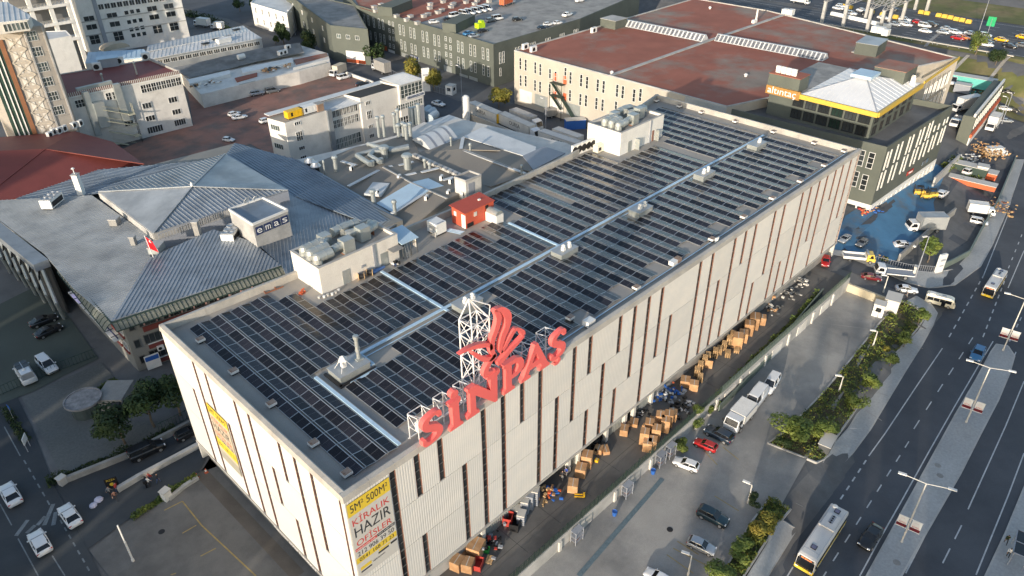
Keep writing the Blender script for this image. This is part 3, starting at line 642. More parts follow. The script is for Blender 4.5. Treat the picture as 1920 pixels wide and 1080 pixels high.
def wheel_mesh(r, wd):
    mb = MB(); n = 14
    for mi, r0, hw in ((0, r, wd / 2), (1, r * .64, wd / 2 + .012)):
        vs = [(r0 * math.cos(2 * math.pi * i / n), s * hw, r0 * math.sin(2 * math.pi * i / n)) for s in (-1, 1) for i in range(n)]
        mb.add(vs, [(i, n + i, n + (i + 1) % n, (i + 1) % n) for i in range(n)] + [tuple(range(n)), tuple(range(2 * n - 1, n - 1, -1))], mi)
    return mb.mesh('wheel', [M['tyre'], M['rim']])
WM = {}
def wheels(t, xs, hw, r, wd=.22):
    k = (r, wd)
    if k not in WM: WM[k] = wheel_mesh(r, wd)
    for x in xs:
        for s in (-1, 1): inst('wheel', WM[k], t, (x, s * (hw - wd / 2), r))
def loft(mb, secs, mi=0, cap=True):
    n = len(secs[0]); o = len(mb.v); mb.v += [tuple(q) for s in secs for q in s]
    for k in range(len(secs) - 1):
        for i in range(n): mb.f.append((o + k * n + i, o + k * n + (i + 1) % n, o + (k + 1) * n + (i + 1) % n, o + (k + 1) * n + i)); mb.m.append(mi)
    if cap: mb.f.append(tuple(o + i for i in range(n - 1, -1, -1))); mb.m.append(mi); mb.f.append(tuple(o + (len(secs) - 1) * n + i for i in range(n))); mb.m.append(mi)
CARS = {
 'sedan': dict(L=4.55, W=1.78, H=1.45, st=((0, .80, .42, .82), (.035, .93, .28, .98), (.20, 1, .2, 1.0), (.5, 1, .2, .95), (.74, 1, .2, .92), (.93, .95, .24, .78), (.985, .80, .32, .66), (1, .66, .36, .58)), gh=(.10, .27, .54, .71)),
 'hatch': dict(L=4.15, W=1.76, H=1.48, st=((0, .82, .42, .86), (.03, .94, .3, 1.0), (.20, 1, .2, 1.02), (.5, 1, .2, .97), (.72, 1, .2, .94), (.92, .95, .24, .80), (.985, .80, .32, .66), (1, .66, .36, .58)), gh=(.02, .12, .52, .70)),
 'suv': dict(L=4.5, W=1.86, H=1.66, st=((0, .84, .46, .98), (.03, .95, .34, 1.12), (.20, 1, .26, 1.14), (.5, 1, .26, 1.08), (.73, 1, .26, 1.05), (.93, .96, .3, .94), (.985, .84, .36, .78), (1, .70, .4, .66)), gh=(.02, .10, .54, .71)),
 'minivan': dict(L=4.5, W=1.82, H=1.82, st=((0, .9, .42, 1.1), (.02, .97, .3, 1.14), (.2, 1, .22, 1.12), (.55, 1, .22, 1.06), (.76, 1, .22, 1.02), (.93, .95, .26, .86), (.985, .82, .34, .70), (1, .68, .38, .6)), gh=(.005, .03, .60, .77)),
 'van': dict(L=5.4, W=2.0, H=2.35, st=((0, .95, .45, 1.25), (.015, .99, .34, 1.3), (.2, 1, .26, 1.3), (.6, 1, .26, 1.26), (.8, 1, .26, 1.18), (.94, .95, .3, .98), (.985, .84, .36, .8), (1, .7, .42, .7)), gh=(.003, .012, .70, .84)),
}
CM = {}
def car_meshes(kind, blind=False):
    k = (kind, blind)
    if k in CM: return CM[k]
    c = CARS[kind]; L, W, Hh = c['L'], c['W'], c['H']; hw = W / 2
    bd = MB(); secs = []
    for f, wf, zb, zt in c['st']:
        x = (f - .5) * L; w_ = hw * wf; secs.append([(x, -w_ * .9, zb), (x, -w_, zb + .22), (x, -w_ * .985, zt - .16), (x, -w_ * .90, zt - .01), (x, -w_ * .5, zt + .03), (x, w_ * .5, zt + .03), (x, w_ * .90, zt - .01), (x, w_ * .985, zt - .16), (x, w_, zb + .22), (x, w_ * .9, zb)])
    loft(bd, secs)
    a, b, cc, d = [(q - .5) * L for q in c['gh']]
    def belt(x):
        f = x / L + .5; st = c['st']
        for s0, s1 in zip(st[:-1], st[1:]):
            if s0[0] <= f <= s1[0]: t = (f - s0[0]) / (s1[0] - s0[0]); return s0[3] + (s1[3] - s0[3]) * t
        return st[0][3]
    wb, wt = hw * .90, hw * .74; zr = Hh - .05
    gl = MB(); m1 = (a + d) / 2
    bot = [(a, -wb * .92, belt(a) - .02), (m1, -wb, belt(m1) - .02), (d, -wb * .9, belt(d) - .03), (d, wb * .9, belt(d) - .03), (m1, wb, belt(m1) - .02), (a, wb * .92, belt(a) - .02)]
    top = [(b, -wt * .95, zr - .03), ((b + cc) / 2, -wt, zr), (cc, -wt * .95, zr - .03), (cc, wt * .95, zr - .03), ((b + cc) / 2, wt, zr), (b, wt * .95, zr - .03)]
    loft(gl, [bot, top])
    rf = MB()
    def ro(q, dz, s=1.0): return (q[0], q[1] * s, q[2] + dz)
    loft(rf, [[ro(q, -.015, 1.02) for q in top], [ro(q, .03, .98) for q in top], [(q[0] * .9 + (b + cc) * .05, q[1] * .8, Hh) for q in top]])
    def pil(p, q, s):
        p = Vector(p); q = Vector(q); rf.bar(p + Vector((0, s * .012, .01)), q + Vector((0, s * .012, 0)), .07, .05)
    for s, i0, i1, i2 in ((-1, 0, 1, 2), (1, 5, 4, 3)):
        for i in (i0, i1, i2): pil(bot[i], top[i], s)
        if blind and kind in ('van', 'minivan'):
            lim = .52 if kind == 'van' else .45; n = 2; pts = []
            xb = a; xe = (lim - .5) * L; sgn = s
            rf.add([(xb, s * (wb * .96 + .02), belt(xb) - .05), (xe, s * (wb + .02), belt(xe) - .05), (xe, s * (wt + .03), zr), (b, s * (wt + .02), zr)], [(0, 1, 2, 3), (3, 2, 1, 0)])
    if blind: rf.add([(a - .01, -wb * .9, belt(a) - .05), (a - .01, wb * .9, belt(a) - .05), (b - .02, wt * .95, zr), (b - .02, -wt * .95, zr)], [(0, 1, 2, 3), (3, 2, 1, 0)])
    hl = MB(); hl.box((0, 0, 0), (.16, .34, .15)); tl = MB(); tl.box((0, 0, 0), (.10, .30 if kind not in ('van', 'minivan') else .16, .16 if kind not in ('van', 'minivan') else .5))
    mr = MB(); mr.box((0, 0, 0), (.12, .2, .13)); pl = MB(); pl.box((0, 0, 0), (.03, .5, .11)); sk = MB(); sk.box((0, 0, .34), (L * .93, W * .93, .2))
    CM[k] = dict(body=bd, roof=rf, glass=gl.mesh('windows', M['carglass'], smooth=False), hl=hl.mesh('headlight', M['lamp_w']), tl=tl.mesh('tail_light', M['lamp_r']), mr=mr, pl=pl.mesh('number_plate', M['white']), sk=sk.mesh('underbody', M['dark']), cache={}); return CM[k]
def car(kind, col, label, loc, rz, group=None, name='parked_car', cat='car', sc=1., blind=False, detail=True, roofcol=None):
    c = CARS[kind]; q = car_meshes(kind, blind); L, W = c['L'], c['W']; t = thing(name, label, cat, loc, rz, group); t.scale = (sc, sc, sc)
    kk = (col, roofcol)
    if kk not in q['cache']:
        bm_ = q['body'].mesh('body', PAINT[col], smooth=True); rm = q['roof'].mesh('roof', PAINT[roofcol or col]); mm = q['mr'].mesh('mirror', PAINT[col]); q['cache'][kk] = (bm_, rm, mm)
    bm_, rm, mm = q['cache'][kk]
    inst('body', bm_, t); inst('windows', q['glass'], t); inst('roof', rm, t); inst('underbody', q['sk'], t)
    r = .33 if kind != 'suv' else .37
    wheels(t, (-L * .30, L * .315), W / 2 + .01, r)
    if detail:
        st = c['st']; zf = st[-3][3] - .12; zb_ = st[1][3] - .14
        for s in (-1, 1):
            inst('headlight', q['hl'], t, (L * .462, s * W * .34, zf)); inst('tail_light', q['tl'], t, (-L * .485, s * W * .36, zb_ - .02)); inst('mirror', mm, t, ((c['gh'][3] - .56) * L, s * (W / 2 + .05), st[4][3] + .08))
        inst('number_plate', q['pl'], t, (-L / 2 - .01, 0, st[0][3] - .2))
    return t
def between(p0, p1, z=None):
    a, b = (g(*p0), g(*p1)) if z is None else (at(*p0, z), at(*p1, z))
    return (a + b) / 2, math.atan2(b.y - a.y, b.x - a.x), (b - a).length
def pcar(kind, col, p0, p1, label, z=None, fit=True, **k):
    c, rz, ln = between(p0, p1, z); sc = clamp(ln / CARS[kind]['L'], .82, 1.06) if fit else 1.
    return car(kind, col, label, c, rz, sc=sc, **k)
def box_mesh(name, d, m, off=(0, 0, 0)):
    mb = MB(); mb.box(off, d); return mb.mesh(name, m)
def truck(label, loc, rz, boxL=4.6, boxH=2.3, W=2.2, cab='white', boxm=None, name='box_truck', cat='truck', group=None, sc=1., flat=False, tow=False, text=None, rack=False):
    t = thing(name, label, cat, loc, rz, group); t.scale = (sc,) * 3; L = boxL + 1.9; xf = L / 2
    cb = MB(); hw = W * .45
    s0 = [(xf - 1.7, -hw, .5), (xf - 1.7, hw, .5), (xf - 1.7, hw, 2.05), (xf - 1.7, -hw, 2.05)]
    s1 = [(xf - .5, -hw, .5), (xf - .5, hw, .5), (xf - .5, hw * .92, 2.1), (xf - .5, -hw * .92, 2.1)]
    s2 = [(xf - .08, -hw * .97, .5), (xf - .08, hw * .97, .5), (xf - .08, hw * .97, 1.2), (xf - .08, -hw * .97, 1.2)]; s3 = [(xf, -hw * .9, .55), (xf, hw * .9, .55), (xf, hw * .9, 1.1), (xf, -hw * .9, 1.1)]
    loft(cb, [s0, s1, s2, s3]); cb.bl('cab', PAINT[cab], t)
    ws = MB(); ws.add([(xf - .07, -hw * .86, 1.25), (xf - .07, hw * .86, 1.25), (xf - .42, hw * .82, 1.98), (xf - .42, -hw * .82, 1.98)], [(0, 1, 2, 3)])
    for v in range(4): x, y, z = ws.v[v]; ws.v[v] = (x + .03, y, z + .02)
    ws.bl('windscreen', M['carglass'], t)
    for s in (-1, 1):
        sw = MB(); y = s * (hw + .008); sw.add([(xf - 1.45, y, 1.25), (xf - .45, y, 1.25), (xf - .65, y * .95, 1.92), (xf - 1.45, y * .96, 1.92)], [(0, 1, 2, 3), (3, 2, 1, 0)]); sw.bl('side_window', M['carglass'], t)
        bx('headlight', M['lamp_w'], t, (xf + .005, s * hw * .68, .85), (.04, .3, .16))
        bx('mirror', M['dark'], t, (xf - .3, s * (hw + .2), 1.5), (.08, .16, .36))
    bx('chassis', M['dark'], t, (-.1, 0, .62), (L - .3, W * .5, .22))
    bm_ = boxm or M['white']; x0 = -L / 2; bl = boxL
    if not flat:
        bx('cargo_box', bm_, t, (x0 + bl / 2, 0, .78 + boxH / 2), (bl, W, boxH))
        e = MB()
        for s in (-1, 1):
            e.box((x0 + bl / 2, s * (W / 2 + .01), .8 + boxH), (bl + .04, .06, .08)); e.box((x0 + bl / 2, s * (W / 2 + .01), .82), (bl + .04, .05, .1))
            e.box((x0 - .01, s * (W / 2 - .03), .78 + boxH / 2), (.05, .08, boxH)); e.box((x0 + bl + .01, s * (W / 2 - .03), .78 + boxH / 2), (.05, .08, boxH))
        e.box((x0 - .015, 0, .78 + boxH / 2), (.04, .04, boxH)); e.bl('box_trim', M['alu'], t)
    else:
        bx('load_bed', M['greypl'], t, (x0 + bl / 2, 0, .88), (bl, W, .12))
        r_ = MB(); hh = .15 if tow else .55
        for s in (-1, 1): r_.box((x0 + bl / 2, s * W / 2, .9 + hh / 2), (bl, .06, hh))
        if not tow: r_.box((x0, 0, .9 + hh / 2), (.06, W, hh)); r_.box((x0 + bl, 0, .9 + hh / 2 + .2), (.06, W, hh + .4))
        r_.bl('side_board', bm_, t)
        if rack: bx('roof_rack', M['alu'], t, (x0 + bl + .25, 0, 2.2), (.3, W * .9, .3))
    if text:
        for s in (-1, 1): lettering('side_lettering', text, t, Vector(loc) * 0 + Vector((x0 + bl * .45, s * (W / 2 + .012), .78 + boxH * .6)) + t.location, (-s, 0, 0), (0, 0, 1), bl * .42, boxH * .3, M['text_bk'], .01)
    wheels(t, (-L * .28, L / 2 - 1.0), W / 2, .40, .26); return t
def semi_trailer(label, loc, rz, Lh=12.6, m=None, tractor='white', group=None, sc=1., text=None, endm=None):
    t = thing('semi_trailer_truck', label, 'truck', loc, rz, group); t.scale = (sc,) * 3; W = 2.5; h0, h1 = 1.15, 3.95
    bx('trailer_box', m or M['offwhite'], t, (0, 0, (h0 + h1) / 2), (Lh, W, h1 - h0))
    e = MB()
    for s in (-1, 1): e.box((0, s * (W / 2 + .01), h1), (Lh + .04, .07, .1)); e.box((0, s * (W / 2 + .01), h0), (Lh + .04, .07, .14)); 
    for s in (-1, 1):
        for q in (-1, 1): e.box((q * (Lh / 2 + .005), s * (W / 2 - .04), (h0 + h1) / 2), (.06, .1, h1 - h0))
    e.bl('trim', M['alu'], t)
    if endm: bx('rear_door', endm, t, (-Lh / 2 - .02, 0, (h0 + h1) / 2), (.05, W * .94, (h1 - h0) * .95))
    c = MB(); c.box((-Lh * .1, 0, 1.0), (Lh * .8, .9, .2)); c.box((-Lh * .05, 0, .75), (3.4, 2.3, .5)); c.bl('underframe', M['dark'], t)
    wheels(t, (-Lh * .39, -Lh * .29, -Lh * .19), W / 2, .5, .3)
    if text:
        for s in (-1, 1): lettering('side_lettering', text, t, Vector((Lh * .05, s * (W / 2 + .012), 2.75)) + t.location, (-s, 0, 0), (0, 0, 1), 4.6, 1.1, M['text_bk'], .01)
    if tractor:
        k = MB(); x = Lh / 2 + .5; hw = 1.2
        loft(k, [[(x, -hw, .8), (x, hw, .8), (x, hw, 3.5), (x, -hw, 3.5)], [(x + 1.5, -hw, .6), (x + 1.5, hw, .6), (x + 1.5, hw, 3.2), (x + 1.5, -hw, 3.2)], [(x + 2.2, -hw * .95, .5), (x + 2.2, hw * .95, .5), (x + 2.2, hw * .95, 1.8), (x + 2.2, -hw * .95, 1.8)]]); k.bl('tractor_cab', PAINT[tractor], t)
        w_ = MB(); w_.add([(x + 2.2, -1.05, 1.85), (x + 2.2, 1.05, 1.85), (x + 1.58, 1.05, 3.0), (x + 1.58, -1.05, 3.0)], [(0, 1, 2, 3)]); w_.v = [(a + .03, b_, z + .03) for a, b_, z in w_.v]; w_.bl('windscreen', M['carglass'], t); wheels(t, (x + 1.3, x - .6), 1.25, .5, .3)
    return t
def bus(label, loc, rz, sc=1., L=10.8):
    t = thing('city_bus', label, 'bus', loc, rz); t.scale = (sc,) * 3; W, Hb = 2.5, 3.0; hw = W / 2
    b = MB(); secs = []
    for x, wf, zt in ((-L / 2, .97, Hb - .12), (-L / 2 + .15, 1, Hb), (L / 2 - .5, 1, Hb), (L / 2 - .12, .98, Hb - .1), (L / 2, .93, Hb - .35)):
        w_ = hw * wf; secs.append([(x, -w_ * .96, .32), (x, -w_, .5), (x, -w_, zt - .25), (x, -w_ * .9, zt), (x, w_ * .9, zt), (x, w_, zt - .25), (x, w_, .5), (x, w_ * .96, .32)])
    loft(b, secs); b.bl('body', mat('bus_white', (.60, .59, .57), .4, .06, .4), t)
    y = MB(); y.box((L / 2 - .03, 0, .68), (.16, W * .99, .62)); y.box((L / 2 + .01, 0, .52), (.16, W * .92, .35)); y.bl('front_bumper', M['text_yl'], t)
    for s in (-1, 1):
        bx('side_window', M['carglass'], t, (-.1, s * (hw + .005), 1.95), (L - .9, .03, 1.0))
        bx('yellow_stripe', M['text_yl'], t, (-.1, s * (hw + .006), 1.12), (L - .4, .03, .3))
        ms = MB()
        for i in range(7): ms.box((-L / 2 + .8 + i * (L - 1.6) / 6, s * (hw + .02), 1.95), (.06, .03, 1.0))
        ms.bl('window_post', M['dark'], t)
        bx('mirror', M['dark'], t, (L / 2 + .12, s * (hw + .15), 2.2), (.12, .2, .4))
        bx('headlight', M['lamp_w'], t, (L / 2 + .08, s * .95, .78), (.06, .36, .2))
    w_ = MB(); w_.add([(L / 2 + .03, -1.12, 1.02), (L / 2 + .03, 1.12, 1.02), (L / 2 - .03, 1.1, 2.45), (L / 2 - .03, -1.1, 2.45)], [(0, 1, 2, 3)]); w_.v = [(a + .04, q, z) for a, q, z in w_.v]; w_.bl('windscreen', M['carglass'], t)
    d = MB(); d.box((L / 2 - .06, 0, 2.63), (.18, 1.9, .26)); ds = d.bl('destination_display', M['dark'], t)
    led = lettering('display_text', '76D BEYAZIT', t, Vector((L / 2 + .035, 0, 2.63)) + t.location, (0, 1, 0), (0, 0, 1), 1.4, .17, EM_LED, .004)
    dw = MB(); dw.add([(L / 2 + .05, -1.1, .98), (L / 2 + .05, 1.1, .98), (L / 2 + .16, 1.08, .92), (L / 2 + .16, -1.08, .92)], [(0, 1, 2, 3)]); dw.bl('dashboard', M['dark'], t)
    for x in (L * .31, -L * .40):
        bx('roof_hatch', M['dark'], t, (x, 0, Hb + .04), (.75, .72, .09)); bx('roof_hatch', mat('hatch_glass', (.16, .16, .24), .3), t, (x, 0, Hb + .065), (.6, .56, .09))
    ac = MB(); ac.box((-L * .19, 0, Hb + .12), (2.6, 1.75, .24)); ac.box((-L * .19 + 1.38, 0, Hb + .16), (.25, 2.1, .2)); ac.bl('air_conditioner', mat('bus_white', (.6, .59, .57)), t)
    bx('cooling_grille', M['greypl'], t, (-L * .215, .05, Hb + .25), (1.5, .62, .05))
    for i in range(4): fn = MB(); fn.lathe([(.15, 0), (.15, .05), (.10, .06)], (-L * .27 + .42 * i, .05, Hb + .26), 10); fn.bl('fan', M['dark'], t)
    an = MB(); an.lathe([(.36, 0), (.36, .1), (.3, .17), (.12, .2)], (-L * .46, -.55, Hb), 14); an.bl('antenna_dome', M['white'], t)
    rl = MB()
    for s in (-1, 1): rl.box((-.1, s * .98, Hb + .005), (L - 1.2, .03, .03))
    rl.box((L / 2 - 1.35, 0, Hb + .005), (.03, 1.96, .03)); rl.bl('roof_seam', M['greypl'], t)
    wheels(t, (L * .27, -L * .25), hw + .01, .48, .3); return t
EM_LED = emis('led_amber', (1.0, .22, .04), 2.2)
def minibus(label, loc, rz, sc=1.):
    t = thing('minibus', label, 'minibus', loc, rz); t.scale = (sc,) * 3; L, W, Hb = 6.9, 2.15, 2.75; hw = W / 2
    b = MB(); secs = []
    for x, wf, zt, zb in ((-L / 2, .94, Hb - .3, .5), (-L / 2 + .25, 1, Hb, .36), (L / 2 - 1.4, 1, Hb, .34), (L / 2 - .6, .99, Hb - .3, .34), (L / 2 - .15, .96, 1.35, .36), (L / 2, .88, 1.1, .4)):
        w_ = hw * wf; secs.append([(x, -w_ * .95, zb), (x, -w_, zb + .2), (x, -w_ * .99, max(zt - .35, zb + .3)), (x, -w_ * .86, zt), (x, w_ * .86, zt), (x, w_ * .99, max(zt - .35, zb + .3)), (x, w_, zb + .2), (x, w_ * .95, zb)])
    loft(b, secs); b.bl('body', PAINT['cream'], t)
    for s in (-1, 1):
        for i, (x, ln) in enumerate(((-2.35, 1.3), (-.95, 1.3), (.35, 1.1), (1.75, 1.35))):
            bx('side_window', M['carglass'], t, (x, s * (hw + .004), 1.75), (ln, .03, .85))
        bx('passenger_door', M['carglass'], t, (.75, s * (hw + .006), 1.2), (.9, .03, 1.7))
        bx('headlight', M['lamp_w'], t, (L / 2 - .1, s * .78, .85), (.18, .4, .2))
        bx('mirror', M['dark'], t, (L / 2 - .5, s * (hw + .16), 1.7), (.1, .16, .3))
    w_ = MB(); w_.add([(L / 2 - .13, -.95, 1.38), (L / 2 - .13, .95, 1.38), (L / 2 - .6, .9, Hb - .36), (L / 2 - .6, -.9, Hb - .36)], [(0, 1, 2, 3)]); w_.v = [(a + .03, q, z + .02) for a, q, z in w_.v]; w_.bl('windscreen', M['carglass'], t)
    bx('air_conditioner', M['white'], t, (-2.1, .1, Hb + .08), (1.3, 1.2, .18)); bx('roof_hatch', M['greypl'], t, (.5, .1, Hb + .03), (1.0, .5, .07)); vv = MB(); vv.lathe([(.2, 0), (.2, .12), (.1, .16)], (-1.0, -.2, Hb), 10); vv.bl('roof_vent', M['white'], t)
    wheels(t, (2.05, -2.1), hw + .01, .38, .26); return t
def person(label, loc, rz, top='cloth_bk', legs='jeans', sc=1., walk=.25, arms=.25, lean=0., hair='cloth_bk', group=None, holding=False):
    t = thing('person', label, 'person', loc, rz, group); t.scale = (sc,) * 3
    V = [(0, 0, .92, .13), (0, 0, 1.12, .125), (.02 + lean * .3, 0, 1.38, .15), (.03 + lean * .45, 0, 1.50, .06), (.05 + lean * .5, 0, 1.62, .10), (.06 + lean * .52, 0, 1.70, .085)]
    E_ = [(0, 1), (1, 2), (2, 3), (3, 4), (4, 5)]
    for s in (-1, 1):
        b = len(V); wk = walk * s
        V += [(0, s * .10, .86, .095), (wk * .5 + .03, s * .11, .48, .066), (wk, s * .11, .08, .045), (wk + .15, s * .12, .045, .042)]; E_ += [(0, b), (b, b + 1), (b + 1, b + 2), (b + 2, b + 3)]
        b = len(V); ak = -arms * s
        if holding: V += [(.03 + lean * .35, s * .21, 1.40, .06), (.08, s * .25, 1.14, .045), (.34, s * .12, 1.12, .036), (.42, s * .09, 1.13, .034)]
        else: V += [(.03 + lean * .35, s * .21, 1.40, .06), (ak * .5, s * .27, 1.12, .045), (ak + .06, s * .26, .88, .036), (ak + .09, s * .25, .79, .034)]
        E_ += [(2, b), (b, b + 1), (b + 1, b + 2), (b + 2, b + 3)]
    me = bpy.data.meshes.new('body'); me.from_pydata([v[:3] for v in V], E_, []); o = bpy.data.objects.new('body', me); COL.objects.link(o)
    md = o.modifiers.new('skin', 'SKIN'); ss = o.modifiers.new('sub', 'SUBSURF'); ss.levels = 1; ss.render_levels = 1
    for i, v in enumerate(V): me.skin_vertices[0].data[i].radius = (v[3], v[3])
    me.skin_vertices[0].data[0].use_root = True
    dg = bpy.context.evaluated_depsgraph_get(); m2 = bpy.data.meshes.new_from_object(o.evaluated_get(dg)); bpy.data.objects.remove(o)
    for m in (M[top], M[legs], M['skin'], M[hair], M['dark']): m2.materials.append(m)
    for p in m2.polygons:
        c = p.center; r = abs(c.y)
        if c.z > 1.66: k = 3
        elif c.z > 1.5: k = 2
        elif c.z < .1: k = 4
        elif c.z < .93 and r < .2: k = 1
        elif r > .2 and c.z < 1.0 or (holding and c.x > .25): k = 2
        else: k = 0
        p.material_index = k; p.use_smooth = True
    inst('body', m2, t); return t
def crown_mesh(name, n, size, m, seed=1, flat=1., lobes=6, rmin=.25):
    rnd = random.Random(seed); mb = MB(); cs = []
    for _ in range(lobes):
        a = rnd.uniform(0, 6.28); rr = rnd.uniform(.25, .62); cs.append((rr * math.cos(a), rr * math.sin(a), rnd.uniform(-.35, .5) * flat, rnd.uniform(.34, .55)))
    for i in range(n):
        c = rnd.choice(cs); u = rnd.uniform(-1, 1); a = rnd.uniform(0, 6.283); s_ = math.sqrt(1 - u * u); rr = c[3] * (rnd.uniform(rmin, 1) ** .4)
        q = Vector((c[0] + rr * s_ * math.cos(a), c[1] + rr * s_ * math.sin(a), c[2] + rr * u * flat)); sz = size * rnd.uniform(.6, 1.3)
        nrm = Vector((s_ * math.cos(a), s_ * math.sin(a), u)) + Vector((rnd.uniform(-.8, .8), rnd.uniform(-.8, .8), rnd.uniform(-.3, .9))); nrm.normalize()
        e1 = nrm.orthogonal().normalized(); e1.rotate(Matrix.Rotation(rnd.uniform(0, 6.28), 3, nrm)); e2 = nrm.cross(e1)
        mb.add([q - e1 * sz, q + e2 * sz * .55, q + e1 * sz, q - e2 * sz * .55], [(0, 1, 2, 3)])
    return mb.mesh(name, m)
CR = {}
def crown(mname, v, dense=1500, size=.10, flat=.9):
    k = (mname, v, dense, size, flat)
    if k not in CR: CR[k] = crown_mesh('crown', dense, size, M[mname], seed=v * 13 + 5, flat=flat, lobes=6 + v)
    return CR[k]
TR = {}
def trunk_mesh(v, hgt=1.):
    if v in TR: return TR[v]
    rnd = random.Random(v); mb = MB(); p = Vector((0, 0, -.05)); r = .055
    for i in range(4):
        q = p + Vector((rnd.uniform(-.05, .05), rnd.uniform(-.05, .05), .27)); mb.tube(p, q, r, 7, r1=r * .85); p = q; r *= .85
        if i > 0:
            for _ in range(2): a = rnd.uniform(0, 6.28); mb.tube(p, p + Vector((math.cos(a) * .3, math.sin(a) * .3, .28)), r * .55, 5, r1=r * .2)
    TR[v] = mb.mesh('trunk', M['bark']); return TR[v]
def tree(label, loc, h, wd, m='leaf', v=0, stem=.35, group=None, name='tree', dense=1500, leaf=.10, flat=.9, cat='tree'):
    t = thing(name, label, cat, loc, random.uniform(0, 6.28), group); st = h * stem; ch = (h - st * .75)
    inst('trunk', trunk_mesh(v), t, sc=(h * .5 if wd > 2 else h * .4, h * .5 if wd > 2 else h * .4, (st + ch * .5) / 1.03))
    inst('crown', crown(m, v, dense, leaf, flat), t, (0, 0, st + ch * .42), (0, 0, random.uniform(0, 6)), (wd / 2, wd / 2, ch / 1.7)); return t
def leaf_strip(name, pts, wd, h, n, m, seed=3, size=.16, label=None, zf=None):
    rnd = random.Random(seed); mb = MB(); zf = zf or H
    P = [Vector((q[0], q[1], 0)) for q in pts]; Ls = [(b - a).length for a, b in zip(P[:-1], P[1:])]; T = sum(Ls)
    for i in range(n):
        d = rnd.uniform(0, T); k = 0
        while d > Ls[k] and k < len(Ls) - 1: d -= Ls[k]; k += 1
        a, b = P[k], P[k + 1]; dr_ = (b - a).normalized(); no = Vector((-dr_.y, dr_.x, 0)); x = a + dr_ * d + no * (wd / 2 * rnd.uniform(-1, 1) * rnd.uniform(.5, 1))
        hh = h * (.55 + .45 * math.sin(x.x * 1.3 + x.y * .7) * math.sin(x.x * .37 + 1)); z = zf(x.x, x.y) + max(.03, hh) * rnd.uniform(.1, 1) ; q = Vector((x.x, x.y, z))
        nrm = Vector((rnd.uniform(-1, 1), rnd.uniform(-1, 1), rnd.uniform(.1, 1.2))).normalized(); e1 = nrm.orthogonal().normalized(); e1.rotate(Matrix.Rotation(rnd.uniform(0, 6.28), 3, nrm)); e2 = nrm.cross(e1); s = size * rnd.uniform(.6, 1.3)
        mb.add([q - e1 * s, q + e2 * s * .6, q + e1 * s, q - e2 * s * .6], [(0, 1, 2, 3)])
    o = mb.build(name, m); tag(o, label, 'shrubbery' if label else None, None, 'stuff'); return o
def ac_unit(label, loc, rz, parent=None, group=None, s=(.9, .35, .75)):
    nm = 'air_conditioner'
    t = thing(nm, label, 'air conditioner', loc, rz, group) if parent is None else None
    if t is None:
        t = bpy.data.objects.new(nm, None); COL.objects.link(t); t.parent = parent; t.location = Vector(loc) - parent_off(parent); t.rotation_euler = (0, 0, rz)
    bx('casing', M['white'], t, (0, 0, s[2] / 2), s)
    f = MB(); n = 12; r = s[2] * .36
    f.add([(r * math.cos(6.283 * i / n) + (-.1 * s[0]), -s[1] / 2 - .012, s[2] / 2 + r * math.sin(6.283 * i / n)) for i in range(n)], [tuple(range(n))]); f.bl('fan', M['dark'], t); return t
def carton(label, loc, d, rz=0., m='card', group=None, name='cardboard_box', tape=True):
    o = thing(name, label, 'box', loc, rz, group)
    bx('carton', M[m], o, (0, 0, d[2] / 2), d)
    if tape: s = MB(); s.box((0, 0, d[2] + .003), (d[0] * 1.0, .09, .006)); s.box((d[0] / 2 + .003, 0, d[2] * .85), (.006, .09, d[2] * .3)); s.bl('tape', M['print_grey'], o)
    return o
_pal = {}
def pallet_mesh():
    if 'p' in _pal: return _pal['p']
    mb = MB()
    for i in range(7): mb.box((-.54 + i * .18, 0, .13), (.10, .8, .022))
    for y in (-.35, 0, .35): mb.box((0, y, .1), (1.2, .1, .03)); mb.box((0, y, .01), (1.2, .1, .02)); [mb.box((x, y, .055), (.12, .1, .08)) for x in (-.54, 0, .54)]
    _pal['p'] = mb.mesh('wooden_pallet', M['pallet']); return _pal['p']
def pallet_stack(label, loc, rz, n, group='wooden pallets stacked in the yard', sc=1.0):
    for i in range(n):
        o = inst('wooden_pallet', pallet_mesh(), None, (loc[0] + random.uniform(-.03, .03), loc[1] + random.uniform(-.03, .03), loc[2] + i * .15 * sc), (0, 0, rz + random.uniform(-.04, .04)), sc)
        tag(o, label, 'pallet', group)
def vent(loc, label, group, rust=True):
    t = thing('roof_vent', label, 'roof vent', loc, 0, group)
    bx('plinth', M['dark'], t, (0, 0, .13), (.7, .55, .26))
    bx('hood', M['white'], t, (0, 0, .42), (.95, .8, .30))
    bx('cap', mat('rusty_cap', (.33, .25, .20), .85, .25, 2., tint=(.22, .11, .06), tsc=2.5), t, (0, 0, .58), (.88, .73, .03)); return t
for i, (px, py) in enumerate(((650, 888), (588, 832), (509, 758), (438, 697), (376, 638))):
    q = at(px, py, ZD + .3); vent((q.x, q.y, ZD), 'small white roof vent with rusty cap, ' + ('at the near corner above the banner', 'second from the near corner along the left edge', 'middle of the left edge row', 'fourth along the left edge towards the back', 'near the back of the left edge')[i], 'vents along the left roof edge')
for i, (px, py) in enumerate(((333, 600), (462, 546))):
    q = at(px, py, ZD + .3); vent((q.x, q.y - .3, ZD), 'small white roof vent at the back edge, ' + ('in the left back corner', 'right of the left back corner')[i], 'vents along the back roof edge')
for i, (px, py) in enumerate(((1196, 541), (1338, 450), (1397, 408), (1451, 373), (1503, 341), (1548, 311), (1072, 598))):
    q = at(px, py, ZD + .3); vent((q.x, q.y + .25, ZD), 'small roof vent with rusty cap in the gutter behind the front coping', 'vents along the front roof edge')
